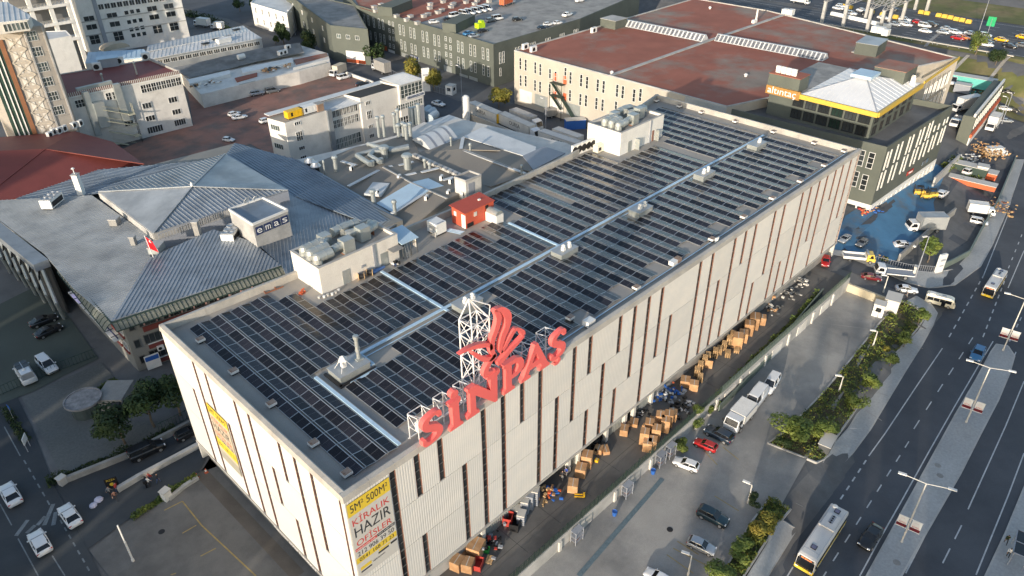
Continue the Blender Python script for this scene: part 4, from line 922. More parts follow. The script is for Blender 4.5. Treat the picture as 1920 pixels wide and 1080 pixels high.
for i, (px, py) in enumerate(((1231, 189), (1275, 199), (1319, 209), (1383, 226), (1455, 245), (1531, 266), (1587, 281))):
    q = at(px, py, ZD + .3); vent((min(q.x, BX - 1.3), q.y, ZD), 'small white roof vent by the far end coping', 'vents along the far roof edge')
q = at(1103, 606, ZD + .4); t = thing('roof_hatch', 'white box hatch on the front coping right of the letters', 'hatch', (q.x, q.y - .1, ZD)); bx('casing', M['white'], t, (0, 0, .62), (1.3, 1.0, .75)); bx('rusty_box', mat('rusty_cap', (.3, .2, .15)), t, (.9, .3, .5), (.5, .5, .3))
q = at(1267, 491, ZD + .4); t = thing('roof_hatch', 'long white vent hood with rusty cover on the front coping', 'hatch', (q.x, q.y + .1, ZD)); bx('casing', M['white'], t, (-.5, 0, .5), (1.1, .8, .6)); bx('rusty_box', mat('rusty_cap', (.3, .2, .15)), t, (.6, 0, .5), (.9, .8, .62))
def dish(label, loc, rz, r=.5, group=None, h=.8):
    t = thing('satellite_dish', label, 'satellite dish', loc, rz, group)
    p = MB(); p.tube((0, 0, 0), (0, 0, h), .035, 6); p.bl('mast', M['alu'], t)
    d = MB(); d.lathe([(.02, .18), (r * .5, .05), (r, -.12), (r * .98, -.15), (r * .5, .01), (.02, .12)], (0, 0, 0), 14); o = d.bl('dish', M['white'], t); o.rotation_euler = (R(-62), 0, 0); o.location = (0, -.1, h); return t
q = at(1342, 446, ZD + 1); dish('white satellite dish at the front coping of the solar roof', (q.x, q.y, ZD), R(30), .55)
for i, (x, y) in enumerate(((29.6, 15.4), (48.2, 15.2), (66.1, 15.0), (84.5, 15.1), (102.6, 15.2))):
    t = thing('roof_hatch', 'pale metal roof hatch with two white vents beside the spine walkway, ' + ('nearest the letters', 'second from the letters', 'middle of the five', 'fourth from the letters', 'at the far end')[i], 'roof hatch', (x, y, ZD), 0, 'roof hatches along the spine')
    bx('box', M['galv'], t, (0, 0, .48), (3.6, 2.0, .95)); bx('lid', M['zinc_lt'], t, (0, 0, .985), (3.75, 2.15, .06))
    for s in (-.5, .75) if i != 4 else (.5,):
        v = MB(); v.box((s, -.2, 1.25), (.5, .5, .5)); v.lathe([(.22, 0), (.22, .25), (.34, .3), (.1, .5)], (s, -.2, 1.45), 8); v.bl('vent_cowl', M['white'], t)
t = thing('chimney_pad', 'grey pad with steel chimney and pyramid hood at the near end of the spine', 'chimney', (11.9, 15.7, ZD))
bx('pad', M['galv'], t, (11.6, 15.6, ZD + .45), (4.0, 2.5, .9), W=1); bx('lid', M['zinc_lt'], t, (11.6, 15.6, ZD + .93), (4.2, 2.7, .06), W=1)
b = MB(); b.tube((13.0, 15.6, ZD + .9), (13.0, 15.6, ZD + 3.9), .24, 12); b.lathe([(.30, 0), (.30, .1), (.24, .15)], (13, 15.6, ZD + 2.2), 12); b.lathe([(.30, 0), (.34, .2), (.34, .45), (.1, .5)], (13, 15.6, ZD + 3.8), 12); b.box((13, 15.6, ZD + 1.0), (.8, .8, .25)); b.build('chimney', M['galv'], t)
b = MB(); b.box((10.9, 15.5, ZD + 1.6), (.5, .5, .9)); b.lathe([(.6, 0), (.62, .1), (.12, .55)], (10.9, 15.5, ZD + 2.1), 4); [b.tube((10.9 + sx * .8, 15.5 + sy * .7, ZD + .95), (10.9 + sx * .2, 15.5 + sy * .2, ZD + 2.1), .03, 5) for sx in (-1, 1) for sy in (-1, 1)]; b.build('hood', M['white'], t)
b = MB(); b.box((9.3, 15.4, ZD + .12), (.35, 3.4, .2)); b.box((11.6, 13.95, ZD + .12), (4.9, .3, .2)); b.build('pipe_bundle', M['dark'], t)
def plant_room(nm_label, x0, x1, y0, y1, h, doors, col='white_dirty', split=None):
    t = thing('plant_room', nm_label, 'plant room', ((x0 + x1) / 2, (y0 + y1) / 2, ZD))
    b = MB(); wt = .3
    b.box(((x0 + x1) / 2, y0 + wt / 2, ZD + h / 2), (x1 - x0, wt, h)); b.box(((x0 + x1) / 2, y1 - wt / 2, ZD + h / 2), (x1 - x0, wt, h)); b.box((x0 + wt / 2, (y0 + y1) / 2, ZD + h / 2), (wt, y1 - y0 - 2 * wt - .004, h)); b.box((x1 - wt / 2, (y0 + y1) / 2, ZD + h / 2), (wt, y1 - y0 - 2 * wt - .004, h)); b.build('wall', M[col], t)
    bx('roof', M['concrete'], t, ((x0 + x1) / 2, (y0 + y1) / 2, ZD + h - .5), (x1 - x0 - 2 * wt - .01, y1 - y0 - 2 * wt - .01, .1), W=1)
    c = MB(); 
    for cx, cy, dx, dy in (((x0 + x1) / 2, y0 + wt / 2, x1 - x0 + .1, wt + .1), ((x0 + x1) / 2, y1 - wt / 2, x1 - x0 + .1, wt + .1), (x0 + wt / 2, (y0 + y1) / 2, wt + .1, y1 - y0 - 2 * wt - .12), (x1 - wt / 2, (y0 + y1) / 2, wt + .1, y1 - y0 - 2 * wt - .12)): c.box((cx, cy, ZD + h + .03), (dx, dy, .07))
    c.build('wall_cap', M['concrete_lt'], t)
    for dx, wd, col_ in doors:
        bx('door', M[col_], t, (dx, y0 - .03, ZD + 1.05), (wd, .06, 2.1), W=1); hd = MB(); hd.box((dx + wd * .36, y0 - .09, ZD + 1.05), (.05, .06, .18)); hd.parent = None; o = hd.build('door_handle', M['alu'], t)
    return t
PR = plant_room('near white plant room with round ducts on its roof', 18.4, 31.2, 31.3, 38.0, 4.0, ((22.3, 1.2, 'galv'), (28.6, 1.2, 'galv')))
bx('downpipe', M['greypl'], PR, (27.0, 31.2, ZD + 2), (.35, .14, 4.0), W=1)
bx('canopy', M['concrete'], PR, (30.2, 30.6, ZD + 2.35), (1.9, 1.3, .08), W=1)
bx('vent_grille', M['greypl'], PR, (25.0, 31.22, ZD + 1.5), (.5, .08, .4), W=1)
PR2 = plant_room('far white plant room with ducts near the back corner of the solar roof', 82.0, 95.4, 31.3, 39.0, 4.4, ((84.9, 1.1, 'galv'), (92.2, .6, 'jamb')), 'white')
bx('downpipe', M['greypl'], PR2, (91.1, 31.2, ZD + 2.2), (.3, .14, 4.4), W=1)
for xx in (92.4, 86.2): bx('door_leaf', M['galv'], PR2, (xx + .5, 30.8, ZD + 1.05), (.06, .9, 2.1), W=1)
def duct(t, pts, r=.62, n=10, boxes=(), name='duct'):
    b = MB()
    for p, q in zip(pts[:-1], pts[1:]): b.tube(p, q, r, n)
    for p in pts[1:-1]: b.lathe([(r * .2, -r * .98), (r * .72, -r * .7), (r * 1.0, 0), (r * .72, r * .7), (r * .2, r * .98)], p, n)
    for p, q in zip(pts[:-1], pts[1:]):
        p, q = Vector(p), Vector(q); L_ = (q - p).length; d = (q - p) / L_; k = max(1, int(L_ / 1.3))
        for i in range(1, k + 1): c = p + d * (L_ * i / (k + 1)); b.tube(c - d * .04, c + d * .04, r * 1.05, n)
    b.build(name, M['galv'], t, smooth=False)
    for c, d in boxes: bx('fan_box', M['galv'], t, c, d, W=1)
def duct_set(label, ox, oy, z, mir=1):
    t = thing('ventilation_ducts', label, 'ducts', (ox, oy, z)); Z = z + 1.0
    for yy in (0, 1.6, 3.1): duct(t, [(ox - 4.4, oy + yy, z + .1), (ox - 4.4, oy + yy, Z + .2), (ox - 2.2 + .3 * yy, oy + yy, Z + .2)], .68, 12)
    duct(t, [(ox - 2.0, oy + .2, Z + .3), (ox - .2, oy + .4, Z + .3)], .55, 10, [((ox + .4, oy + .3, Z + .1), (1.7, 1.5, 1.9))])
    duct(t, [(ox - 2.0, oy + 2.4, Z + .2), (ox - .8, oy + 3.4, Z + .3)], .55, 10, [((ox - .9, oy + 3.6, Z + .1), (1.5, 1.4, 1.7))])
    duct(t, [(ox + .8, oy + 4.2, Z + .3), (ox + 3.2, oy + 4.4, Z + .3), (ox + 5.0, oy + 4.4, Z + .1)], .66, 12)
    duct(t, [(ox + 1.8, oy + 2.6, Z + .2), (ox + 3.2, oy + 2.2, Z + .2)], .6, 12, [((ox + 3.8, oy + 1.4, Z + .15), (1.6, 1.5, 2.0))])
    duct(t, [(ox + 4.6, oy + 1.6, Z + .2), (ox + 6.2, oy + 2.0, Z + .2), (ox + 6.2, oy + 3.0, Z)], .66, 12)
    f = MB()
    for x, y in ((ox - .4, oy + .3), (ox + 1.1, oy + .3), (ox + 3.2, oy + 1.4), (ox + 4.5, oy + 1.4), (ox - 1.5, oy + 3.6), (ox - .2, oy + 3.6), (ox + 4.4, oy + 4.4), (ox + 5.6, oy + 1.8)): f.box((x, y, z + .35), (.08, .9, .8))
    f.build('support_frame', mat('rusty_steel', (.28, .11, .06), .8), t)
    fl = MB(); fl.add([(ox + 1.4, oy + 3.2, Z - .2), (ox + 1.7, oy + 2.6, Z - .2), (ox + 1.7, oy + 2.6, Z + 1.), (ox + 1.4, oy + 3.2, Z + 1.)], [(0, 1, 2, 3), (3, 2, 1, 0)]); fl.build('duct_flange', M['galv'], t)
duct_set('large grey round ducts on the near plant room', 23.6, 32.6, ZD + 3.55); duct_set('large grey round ducts on the far plant room', 87.6, 32.9, ZD + 3.95)
t = thing('lean_to_shed', 'small shed with pale blue roof beside the near plant room', 'shed', (32.6, 32.2, ZD)); b = MB(); b.prism([(31.3, 30.6), (34.3, 30.6), (34.3, 34.2), (31.3, 34.2)], lambda q: ZD + 2.45 + (q[1] - 30.6) * .18, lambda q: ZD + 2.55 + (q[1] - 30.6) * .18); b.build('roof', M['bluesheet'], t)
b = MB(); [b.box((x, y, ZD + 1.22), (.12, .12, 2.4)) for x in (31.6, 33.0, 34.1) for y in (30.9, 33.9)]; b.build('post', M['darkgrey'], t); bx('side_panel', M['white'], t, (34.1, 31.3, ZD + 1.6), (.06, .9, 1.5), W=1); bx('back_panel', M['darkgrey'], t, (32.6, 33.8, ZD + 1.2), (3, .08, 2.4), W=1)
t = thing('step_ladder', 'silver step ladder leaning in the lean-to shed', 'ladder', (32.0, 30.7, ZD)); b = MB(); [b.bar((32.0 + s, 30.5, ZD), (32.0 + s, 31.0, ZD + 2.1), .05, .05) for s in (0, .45)]; [b.bar((32.0, 30.5 + .5 * i / 7, ZD + 2.1 * i / 7), (32.45, 30.5 + .5 * i / 7, ZD + 2.1 * i / 7), .04, .04) for i in range(1, 7)]; b.build('rail', M['alu'], t)
def reel(label, loc, rz, col='pallet'):
    t = thing('cable_reel', label, 'cable reel', loc, rz)
    for s in (-1, 1): f = MB(); f.tube((0, s * .35, .5), (0, s * .42, .5), .5, 14); f.bl('flange', M[col], t)
    c = MB(); c.tube((0, -.34, .5), (0, .34, .5), .34, 12); c.bl('cable', M['dark'] if col == 'pallet' else M['red'], t)
reel('orange cable reel nearest the first plant room door', (24.2, 30.7, ZD), R(60)); reel('wooden cable reel by the blue tarpaulin', (25.6, 30.7, ZD), R(50))
t = thing('tarpaulin_roll', 'blue tarpaulin roll at the foot of the near plant room', 'tarpaulin', (26.7, 30.8, ZD)); b = MB(); b.tube((26.0, 30.7, ZD + .3), (28.2, 30.9, ZD + .18), .32, 8, r1=.18); b.build('roll', mat('blue_tarp', (.10, .19, .42), .6, .2, 2.), t)
t = thing('debris_pile', 'heap of tools and cable beside the second plant room door', 'debris', (29.8, 30.5, ZD)); b = MB(); [b.box((29.8 + random.uniform(-.5, .5), 30.4 + random.uniform(-.3, .3), ZD + random.uniform(.1, .5)), (random.uniform(.2, .5), random.uniform(.2, .4), random.uniform(.1, .4)), random.uniform(0, 3), i % 3) for i in range(14)]; b.build('pile', [M['dark'], M['white'], M['jeans']], t)['kind'] = 'stuff'
t = thing('debris_pile', 'white buckets and bags at the near corner of the plant room', 'debris', (18.3, 30.8, ZD)); b = MB(); [b.lathe([(.16, 0), (.22, .3), (.2, .32)], (17.6 + .55 * i, 30.6 + random.uniform(-.3, .3), ZD), 8, i % 2) for i in range(6)]; b.build('bucket', [M['print_grey'], M['white']], t)['kind'] = 'stuff'
t = thing('safety_net_heap', 'heap of orange netting on the roof left of the plant room', 'netting', (16.7, 33.5, ZD)); b = MB(); [b.bar((16.7 + random.uniform(-.6, .6), 33.5 + random.uniform(-.5, .5), ZD + .05), (16.7 + random.uniform(-.6, .6), 33.5 + random.uniform(-.5, .5), ZD + .4), .12, .08) for i in range(12)]; b.build('net', M['orange'], t)['kind'] = 'stuff'
t = thing('steel_section', 'rust red steel frame lying by the back coping', 'steel frame', (14.4, 37.2, ZD)); b = MB(); [b.bar(p, q, .12, .12) for p, q in (((13.2, 36.9, ZD + .1), (15.8, 36.7, ZD + .1)), ((13.4, 37.6, ZD + .1), (16, 37.4, ZD + .1)), ((13.3, 36.9, ZD + .1), (13.4, 37.6, ZD + .1)), ((14.8, 36.8, ZD + .1), (14.9, 37.5, ZD + .1)))]; b.build('frame', mat('rusty_steel', (.28, .11, .06), .8), t)
SH = thing('red_shed', 'bright red sheet metal shed by the back coping of the solar roof', 'shed', (46.6, 32.7, ZD))
x0, x1, y0, y1 = 43.6, 49.5, 30.9, 34.0
b = MB(); b.prism([(x0, y0), (x1, y0), (x1, y1), (x0, y1)], ZD + .1, lambda q: ZD + 2.75 + (q[1] - y0) * .08); b.build('wall', M['shed'], SH)
b = MB(); b.prism([(x0 - .35, y0 - .2), (x1 + .1, y0 - .2), (x1 + .1, y1 + .2), (x0 - .35, y1 + .2)], lambda q: ZD + 2.74 + (q[1] - y0) * .08 + .03, lambda q: ZD + 2.86 + (q[1] - y0) * .08); b.build('roof', mat('red_shed_roof', (.44, .075, .045), .6, .08), SH)
for nm, c, d, m in (('door', (x0 - .03, y0 + .45, ZD + 1.2), (.06, .85, 2.2), 'white'), ('window', (x0 - .03, y0 + 2.3, ZD + 1.9), (.06, .5, .7), 'white'), ('window', (x0 + 2.0, y0 - .03, ZD + 1.9), (.6, .06, .7), 'print_grey'), ('vent', (x0 + 4.4, y0 - .03, ZD + 2.2), (.6, .06, .6), 'dark'), ('opening', (x0 + .9, y0 - .02, ZD + .5), (1.3, .04, .7), 'dark'), ('roof_vent', (x0 + 4.2, y0 + 1.4, ZD + 3.05), (.4, .3, .2), 'white')): b = MB(); b.box(c, d); b.build(nm, M[m], SH)
q = at(820, 436, ZD + .2); t = thing('generator', 'cream generator cabinet standing left of the red shed', 'generator', (q.x, q.y, ZD), R(0)); bx('cabinet', M['white'], t, (.2, .3, 1.15), (1.9, 2.2, 1.7)); bx('base_frame', M['dark'], t, (.2, .3, .2), (1.7, 2.0, .35)); bx('louvre', M['print_grey'], t, (-.77, .3, 1.2), (.03, 1.2, .6)); bx('exhaust_plate', M['greypl'], t, (.2, -.6, 2.01), (1.2, .3, .04)); bx('canvas_cover', M['print_grey'], t, (-1.0, -.5, .5), (.3, .6, .8), .4)
q = at(929, 414, ZD + .2); t = thing('air_handler', 'white air handler with rounded metal hood right of the red shed', 'air handler', (q.x, q.y, ZD)); bx('cabinet', M['white'], t, (0, .2, .8), (1.5, 2.4, 1.5))
b = MB(); n = 8; sec = [( .75 * math.cos(math.pi * i / n), .65 * math.sin(math.pi * i / n)) for i in range(n + 1)]; b.add([(x, y, 1.56 + z) for y in (-.9, 1.3) for x, z in sec], [(i, i + 1, n + 2 + i, n + 1 + i) for i in range(n)] + [tuple(range(n, -1, -1)), tuple(range(n + 1, 2 * n + 2))]); b.bl('hood', M['galv'], t)
t = thing('sheet_stack', 'pale blue metal sheets lying between generator and red shed', 'sheet metal', (42, 32, ZD)); b = MB(); [b.box((41.6 + .35 * i, 31.6, ZD + .06 + .04 * i), (.25, 2.6, .05), .35) for i in range(3)]; b.build('sheet', M['tray'], t)
for i in range(5):
    q = at(1078 + 8.5 * i, 292 - 3.4 * i, ZD); t = ac_unit('white double fan outdoor unit in the row by the back coping', (q.x, q.y + .2, ZD), R(0), None, 'row of outdoor units by the back coping', (1.15, .5, 2.0))
q = at(1123, 284, ZD); t = thing('generator', 'small cream generator standing before the far plant room', 'generator', (q.x, q.y, ZD)); b = MB(); b.box((0, 0, .8), (2.2, 1.2, 1.3)); b.box((-.2, 0, 1.5), (1.2, .8, .2)); b.bl('cabinet', PAINT['cream'], t); bx('louvre', M['dark'], t, (-.5, -.62, .8), (.7, .03, .6))
SG = thing('rooftop_sign', 'red three dimensional letters SİNPAŞ standing on the front roof edge', 'sign', (20, 0, ZT))
ty = .0
def letter(name, polys, off=0.0):
    b = MB()
    for k, pl in enumerate(polys): b.extr(pl, (0, ty, 0), (1, 0, 0), (0, 0, 1), -.12 - .0, .46 + .0)
    bm = bmesh.new(); me = b.mesh(name, M['signred'], parent_off(SG)); bm.from_mesh(me); bmesh.ops.triangulate(bm, faces=[f for f in bm.faces if len(f.verts) > 4]); bmesh.ops.recalc_face_normals(bm, faces=bm.faces); bm.to_mesh(me); bm.free()
    return inst(name, me, SG)
def ribbon(pts, ws):
    L_, R_ = [], []
    for i, p in enumerate(pts):
        a = pts[max(0, i - 1)]; c = pts[min(len(pts) - 1, i + 1)]; dx, dz = c[0] - a[0], c[1] - a[1]; l = math.hypot(dx, dz) or 1; nx_, nz = -dz / l, dx / l
        L_.append((p[0] + nx_ * ws[i], p[1] + nz * ws[i])); R_.append((p[0] - nx_ * ws[i], p[1] - nz * ws[i]))
    return L_ + R_[::-1]
def spline(pts, n=6):
    out = []
    for i in range(len(pts) - 1):
        p0, p1, p2, p3 = pts[max(0, i - 1)], pts[i], pts[i + 1], pts[min(len(pts) - 1, i + 2)]
        for k in range(n):
            t = k / n; out.append(tuple(.5 * ((2 * p1[j]) + (-p0[j] + p2[j]) * t + (2 * p0[j] - 5 * p1[j] + 4 * p2[j] - p3[j]) * t * t + (-p0[j] + 3 * p1[j] - 3 * p2[j] + p3[j]) * t ** 3) for j in range(len(p1))))
    out.append(tuple(pts[-1])); return out
def S_letter(name, x, z, w_, h, cedilla=False):
    k = spline([(x + w_ * .93, z + h * .76, .20), (x + w_ * .86, z + h * .93, .30), (x + w_ * .58, z + h * .96, .22), (x + w_ * .22, z + h * .84, .36), (x + w_ * .22, z + h * .64, .42), (x + w_ * .55, z + h * .50, .44), (x + w_ * .82, z + h * .36, .44), (x + w_ * .80, z + h * .16, .38), (x + w_ * .42, z + h * .05, .24), (x + w_ * .12, z + h * .08, .30), (x + w_ * .06, z + h * .25, .18)])
    pl = [ribbon([q[:2] for q in k], [q[2] for q in k])]
    if cedilla: c = spline([(x + w_ * .52, z - .12, .16), (x + w_ * .60, z - .40, .22), (x + w_ * .44, z - .72, .24), (x + w_ * .22, z - .62, .12)]); pl.append(ribbon([q[:2] for q in c], [q[2] for q in c]))
    letter(name, pl)
S_letter('letter_s', 9.2, 22.35, 2.5, 3.6)
letter('letter_i', [[(12.65, 22.15), (14.45, 22.15), (14.4, 22.5), (14.0, 22.72), (13.98, 25.2), (14.3, 25.45), (14.25, 25.85), (12.75, 25.75), (12.72, 25.4), (13.1, 25.15), (13.1, 22.75), (12.68, 22.5)], [(13.5 + .52 * math.cos(6.283 * i / 12), 26.62 + .52 * math.sin(6.283 * i / 12)) for i in range(12)]])
letter('letter_n', [[(15.0, 22.2), (16.75, 22.2), (16.7, 22.6), (16.3, 22.8), (16.25, 24.75), (18.95, 22.1), (19.35, 22.1), (19.4, 25.5), (19.8, 25.75), (19.75, 26.2), (17.95, 26.15), (17.95, 25.75), (18.4, 25.5), (18.4, 24.05), (16.35, 26.1), (15.25, 26.1), (15.2, 25.75), (15.5, 25.5), (15.5, 22.8), (15.02, 22.6)]])
P0 = [(20.3, 22.2), (22.0, 22.2), (21.95, 22.6), (21.55, 22.8), (21.55, 23.75), (22.3, 23.75), (22.95, 24.0), (23.4, 24.5), (23.45, 25.2), (23.1, 25.85), (22.4, 26.2), (20.35, 26.2), (20.3, 25.8), (20.65, 25.6), (20.65, 22.8), (20.3, 22.6)]
hole = [(21.55, 25.6), (22.2, 25.55), (22.5, 25.15), (22.5, 24.8), (22.2, 24.4), (21.55, 24.35)]
letter('letter_p', [P0[:5] + [(21.552, 24.3)] + [(21.556, 25.65)] + [(22.2, 25.6), (22.55, 25.2), (22.55, 24.75), (22.2, 24.35), (21.56, 24.29)] + [(21.558, 23.752)] + P0[5:]])
letter('letter_a', [[(23.0, 22.2), (24.5, 22.2), (24.45, 22.55), (24.15, 22.75), (24.38, 23.25), (26.1, 23.25), (26.3, 22.75), (25.95, 22.55), (25.95, 22.2), (27.65, 22.2), (27.6, 22.55), (27.3, 22.8), (25.62, 26.35), (25.12, 26.35), (25.05, 25.95), (25.36, 25.1), (25.85, 24.0), (24.72, 24.0), (25.352, 25.1), (25.04, 25.94), (23.4, 22.8), (23.02, 22.55)]])
S_letter('letter_s_cedilla', 27.9, 22.35, 2.4, 3.6, True)
BD = thing('bird_emblem', 'red hummingbird emblem on the steel tower above the letters', 'emblem', (19, 0, 26))
def bird_part(name, stroke):
    k = spline(stroke, 5); b = MB(); b.extr(ribbon([q[:2] for q in k], [q[2] for q in k]), (0, ty, 0), (1, 0, 0), (0, 0, 1), -.10, .40)
    bm = bmesh.new(); me = b.mesh(name, M['signred'], parent_off(BD)); bm.from_mesh(me); bmesh.ops.triangulate(bm, faces=[f for f in bm.faces if len(f.verts) > 4]); bmesh.ops.recalc_face_normals(bm, faces=bm.faces); bm.to_mesh(me); bm.free(); inst(name, me, BD)
bird_part('wing', [(19.2, 28.1, .18), (18.85, 29.1, .32), (19.0, 30.3, .34), (19.65, 31.5, .36), (19.9, 32.7, .34), (19.3, 33.7, .12)])
bird_part('wing', [(19.4, 33.72, .10), (20.3, 33.35, .30), (21.15, 32.2, .46), (21.1, 31.0, .42), (20.45, 29.9, .38), (20.05, 28.6, .28), (20.3, 28.0, .12)])
bird_part('tail_feather', [(20.1, 27.9, .12), (20.9, 28.7, .24), (22.0, 29.75, .26), (22.6, 29.75, .16), (23.3, 29.0, .26), (23.5, 28.5, .22)])
bird_part('tail_feather', [(23.55, 28.4, .14), (22.6, 28.0, .24), (21.4, 27.6, .30), (20.4, 27.1, .36), (19.6, 26.9, .30)])
bird_part('head', [(14.5, 30.95, .04), (15.6, 30.95, .16), (17.0, 30.6, .26), (18.5, 29.9, .22), (18.75, 29.2, .22)])
bird_part('throat', [(16.2, 30.25, .14), (16.9, 29.4, .24), (17.7, 28.55, .26), (18.7, 28.1, .28), (19.4, 28.3, .2)])
bird_part('body', [(19.3, 28.2, .24), (18.4, 27.6, .30), (17.9, 26.9, .36), (18.0, 26.4, .36), (18.7, 26.2, .3), (19.2, 26.3, .22)])
FR = thing('sign_frame', 'white steel lattice tower and frames carrying the red letters', 'steel frame', (19, 1.5, ZD))
b = MB()
def tb(p, q, r=.06): b.tube(p, q, r, 6)
TX = ((17.2, .75), (19.6, .75), (19.6, 2.6), (17.2, 2.6)); zz = (ZD, 24.6, 27.6, 30.4, 32.2)
for (x, y) in TX: tb((x, y, ZD), (x, y, 32.2), .09)
for a, c in zip(zz[:-1], zz[1:]):
    for i in range(4):
        p, q = TX[i], TX[(i + 1) % 4]; tb((*p, c), (*q, c)); tb((*p, a), (*q, c)); tb((*q, a), (*p, c), .045)
tb((17.2, .75, 32.2), (18.1, 2.0, 34.6), .08); tb((19.6, .75, 32.2), (18.1, 2.0, 34.6), .08); tb((19.6, 2.6, 32.2), (18.1, 2.0, 34.6), .08); tb((17.2, 2.6, 32.2), (18.1, 2.0, 34.6), .08); tb((18.1, 2.0, 34.6), (20.2, 1.2, 33.2), .07); tb((19.6, .75, 32.2), (20.2, 1.2, 33.2), .06)
b.build('tower', M['steel_wh'], FR)
b = MB()
for x in (9.6, 11.4, 12.9, 14.2, 15.6, 16.6, 20.8, 22.4, 24.2, 26.0, 28.3, 29.9):
    tb((x, .75, ZD), (x, .75, 25.2)); tb((x, 2.3, ZD), (x, 2.3, 24.8)); tb((x, .75, 25.2), (x, 2.3, 24.8)); tb((x, .75, 23.4), (x, 2.3, 24.8), .04); tb((x, .75, 23.4), (x, 2.3, 23.2), .04)
for x0_, x1_ in ((9.6, 11.4), (12.9, 14.2), (15.6, 16.6), (20.8, 22.4), (24.2, 26.0), (28.3, 29.9)):
    for z in (23.3, 25.1): tb((x0_, .75, z), (x1_, .75, z), .05); tb((x0_, 2.3, z - .2), (x1_, 2.3, z - .2), .05)
    tb((x0_, .75, 25.1), (x1_, .75, 23.3), .04); tb((x0_, 2.3, 24.8), (x1_, 2.3, 23.1), .04)
b.build('letter_frame', M['steel_wh'], FR)
b = MB(); tb((9.4, 1.2, ZD + .15), (30.2, 1.2, ZD + .15), .07); tb((9.4, 2.3, ZD + .15), (30.2, 2.3, ZD + .15), .07); b.build('base_rail', M['steel_wh'], FR)
t = thing('floodlight_box', 'white electrical box behind the letter S', 'electrical box', (10.6, 1.9, ZD)); bx('box', M['white'], t, (10.8, 2.0, ZD + 1.2), (.9, .6, 1.1), W=1); b = MB(); b.tube((10.8, 2, ZD), (10.8, 2, ZD + .7), .06); b.build('post', M['alu'], t)
_win = {}
def win_mesh(w, h, cols, rows, fr, gl, deep=.10):
    k = (round(w, 2), round(h, 2), cols, rows, fr, gl)
    if k in _win: return _win[k]
    f = MB(); t = .09 if w > .8 else .06; y = .02
    f.box((0, y - .07, h / 2 - t / 2), (w, .12, t)); f.box((0, y - .08, -h / 2 + t / 2), (w + .08, .16, t)); f.box((-w / 2 + t / 2, y - .07, 0), (t, .12, h - 2 * t)); f.box((w / 2 - t / 2, y - .07, 0), (t, .12, h - 2 * t))
    for i in range(1, cols): f.box((-w / 2 + w * i / cols, y - .07, 0), (t * .8, .11, h - 2 * t))
    for j in range(1, rows): f.box((0, y - .065, -h / 2 + h * j / rows), (w - 2 * t, .10, t * .8))
    g_ = MB(); g_.add([(-w / 2 + t, -.025, -h / 2 + t), (w / 2 - t, -.025, -h / 2 + t), (w / 2 - t, -.025, h / 2 - t), (-w / 2 + t, -.025, h / 2 - t)], [(0, 1, 2, 3)])
    _win[k] = (f.mesh('window', M[fr]), g_.mesh('pane', M[gl])); return _win[k]
class Wall:
    def __init__(s, A, B, parent):
        s.A = Vector((A[0], A[1])); s.B = Vector((B[0], B[1])); s.L = (s.B - s.A).length; s.e = (s.B - s.A) / s.L; s.rz = math.atan2(s.e.y, s.e.x); s.p = parent; s.off = parent_off(parent); s.n = Vector((s.e.y, -s.e.x))
    def pt(s, u, z, d=0): return Vector((s.A.x + s.e.x * u + s.n.x * d, s.A.y + s.e.y * u + s.n.y * d, z))
    def uz(s, px, py): return onwall(px, py, s.A, s.B)
    def w(s, u, z, w, h, cols=2, rows=1, fr='wframe', gl='glass', d=.0):
        fm, gm = win_mesh(w, h, cols, rows, fr, gl); fo = inst('window', fm, s.p, s.pt(u, z, d) - s.off, (0, 0, s.rz)); inst('pane', gm, fo)
    def wpx(s, px, py, *a, **k): u, z = s.uz(px, py); s.w(u, z, *a, **k)
    def row(s, q0, q1, n, *a, **k):
        (u0, z0), (u1, z1) = s.uz(*q0), s.uz(*q1); z = (z0 + z1) / 2
        for i in range(n): s.w(u0 + (u1 - u0) * i / max(1, n - 1), z, *a, **k)
    def box(s, name, u, z, w, h, d, m, d0=0.): 
        b = MB(); c = s.pt(u, z, d0 + d / 2); b.box(c, (w, d, h), s.rz); return b.build(name, M[m] if isinstance(m, str) else m, s.p)
    def bpx(s, name, px, py, w, h, d, m, d0=0.): u, z = s.uz(px, py); return s.box(name, u, z, w, h, d, m, d0)
    def text(s, name, body, u, z, w, h, m, d=.05): return lettering(name, body, s.p, s.pt(u, z, d), (s.e.x, s.e.y, 0), (0, 0, 1), w, h, M[m], .04)
def block(name, label, cat, poly, z0, z1, wallm, roofm, parapet=.5, pm=None, pt=.25, extra=None):
    cx = sum(q[0] for q in poly) / len(poly); cy = sum(q[1] for q in poly) / len(poly)
    t = thing(name, label, cat, (cx, cy, 0)); P = [(q[0], q[1]) for q in poly]
    b = MB(); b.prism(P, z0, z1); b.build('wall', M[wallm], t)
    a = sum(P[i][0] * P[(i + 1) % len(P)][1] - P[(i + 1) % len(P)][0] * P[i][1] for i in range(len(P)))
    if a < 0: P = P[::-1]
    r = MB(); r.prism(P, z1 + .004, z1 + .05); r.build('roof', M[roofm], t)
    if parapet:
        n = len(P)
        for i in range(n):
            p, q = Vector((*P[i], 0)), Vector((*P[(i + 1) % n], 0)); d = (q - p).normalized(); inn = Vector((-d.y, d.x, 0)) * pt / 2; w_ = MB(); zz = Vector((0, 0, z1 + parapet / 2 - .01 + .002 * (i % 2)))
            w_.bar(p + inn + zz - d * .02, q + inn + zz + d * (.02 if True else 0), pt + .02, parapet); w_.build('parapet', M[pm or wallm], t)
    return t
def pz(pts, z): return [at(x, y, z) for x, y in pts]
HZ = 15.6
hp = pz([(964, 96), (1363, 202), (1440, 163), (1492, 172), (1647, 213), (1731, 157), (1797, 110), (1440, 21), (1302, -2), (1135, 47)], HZ)
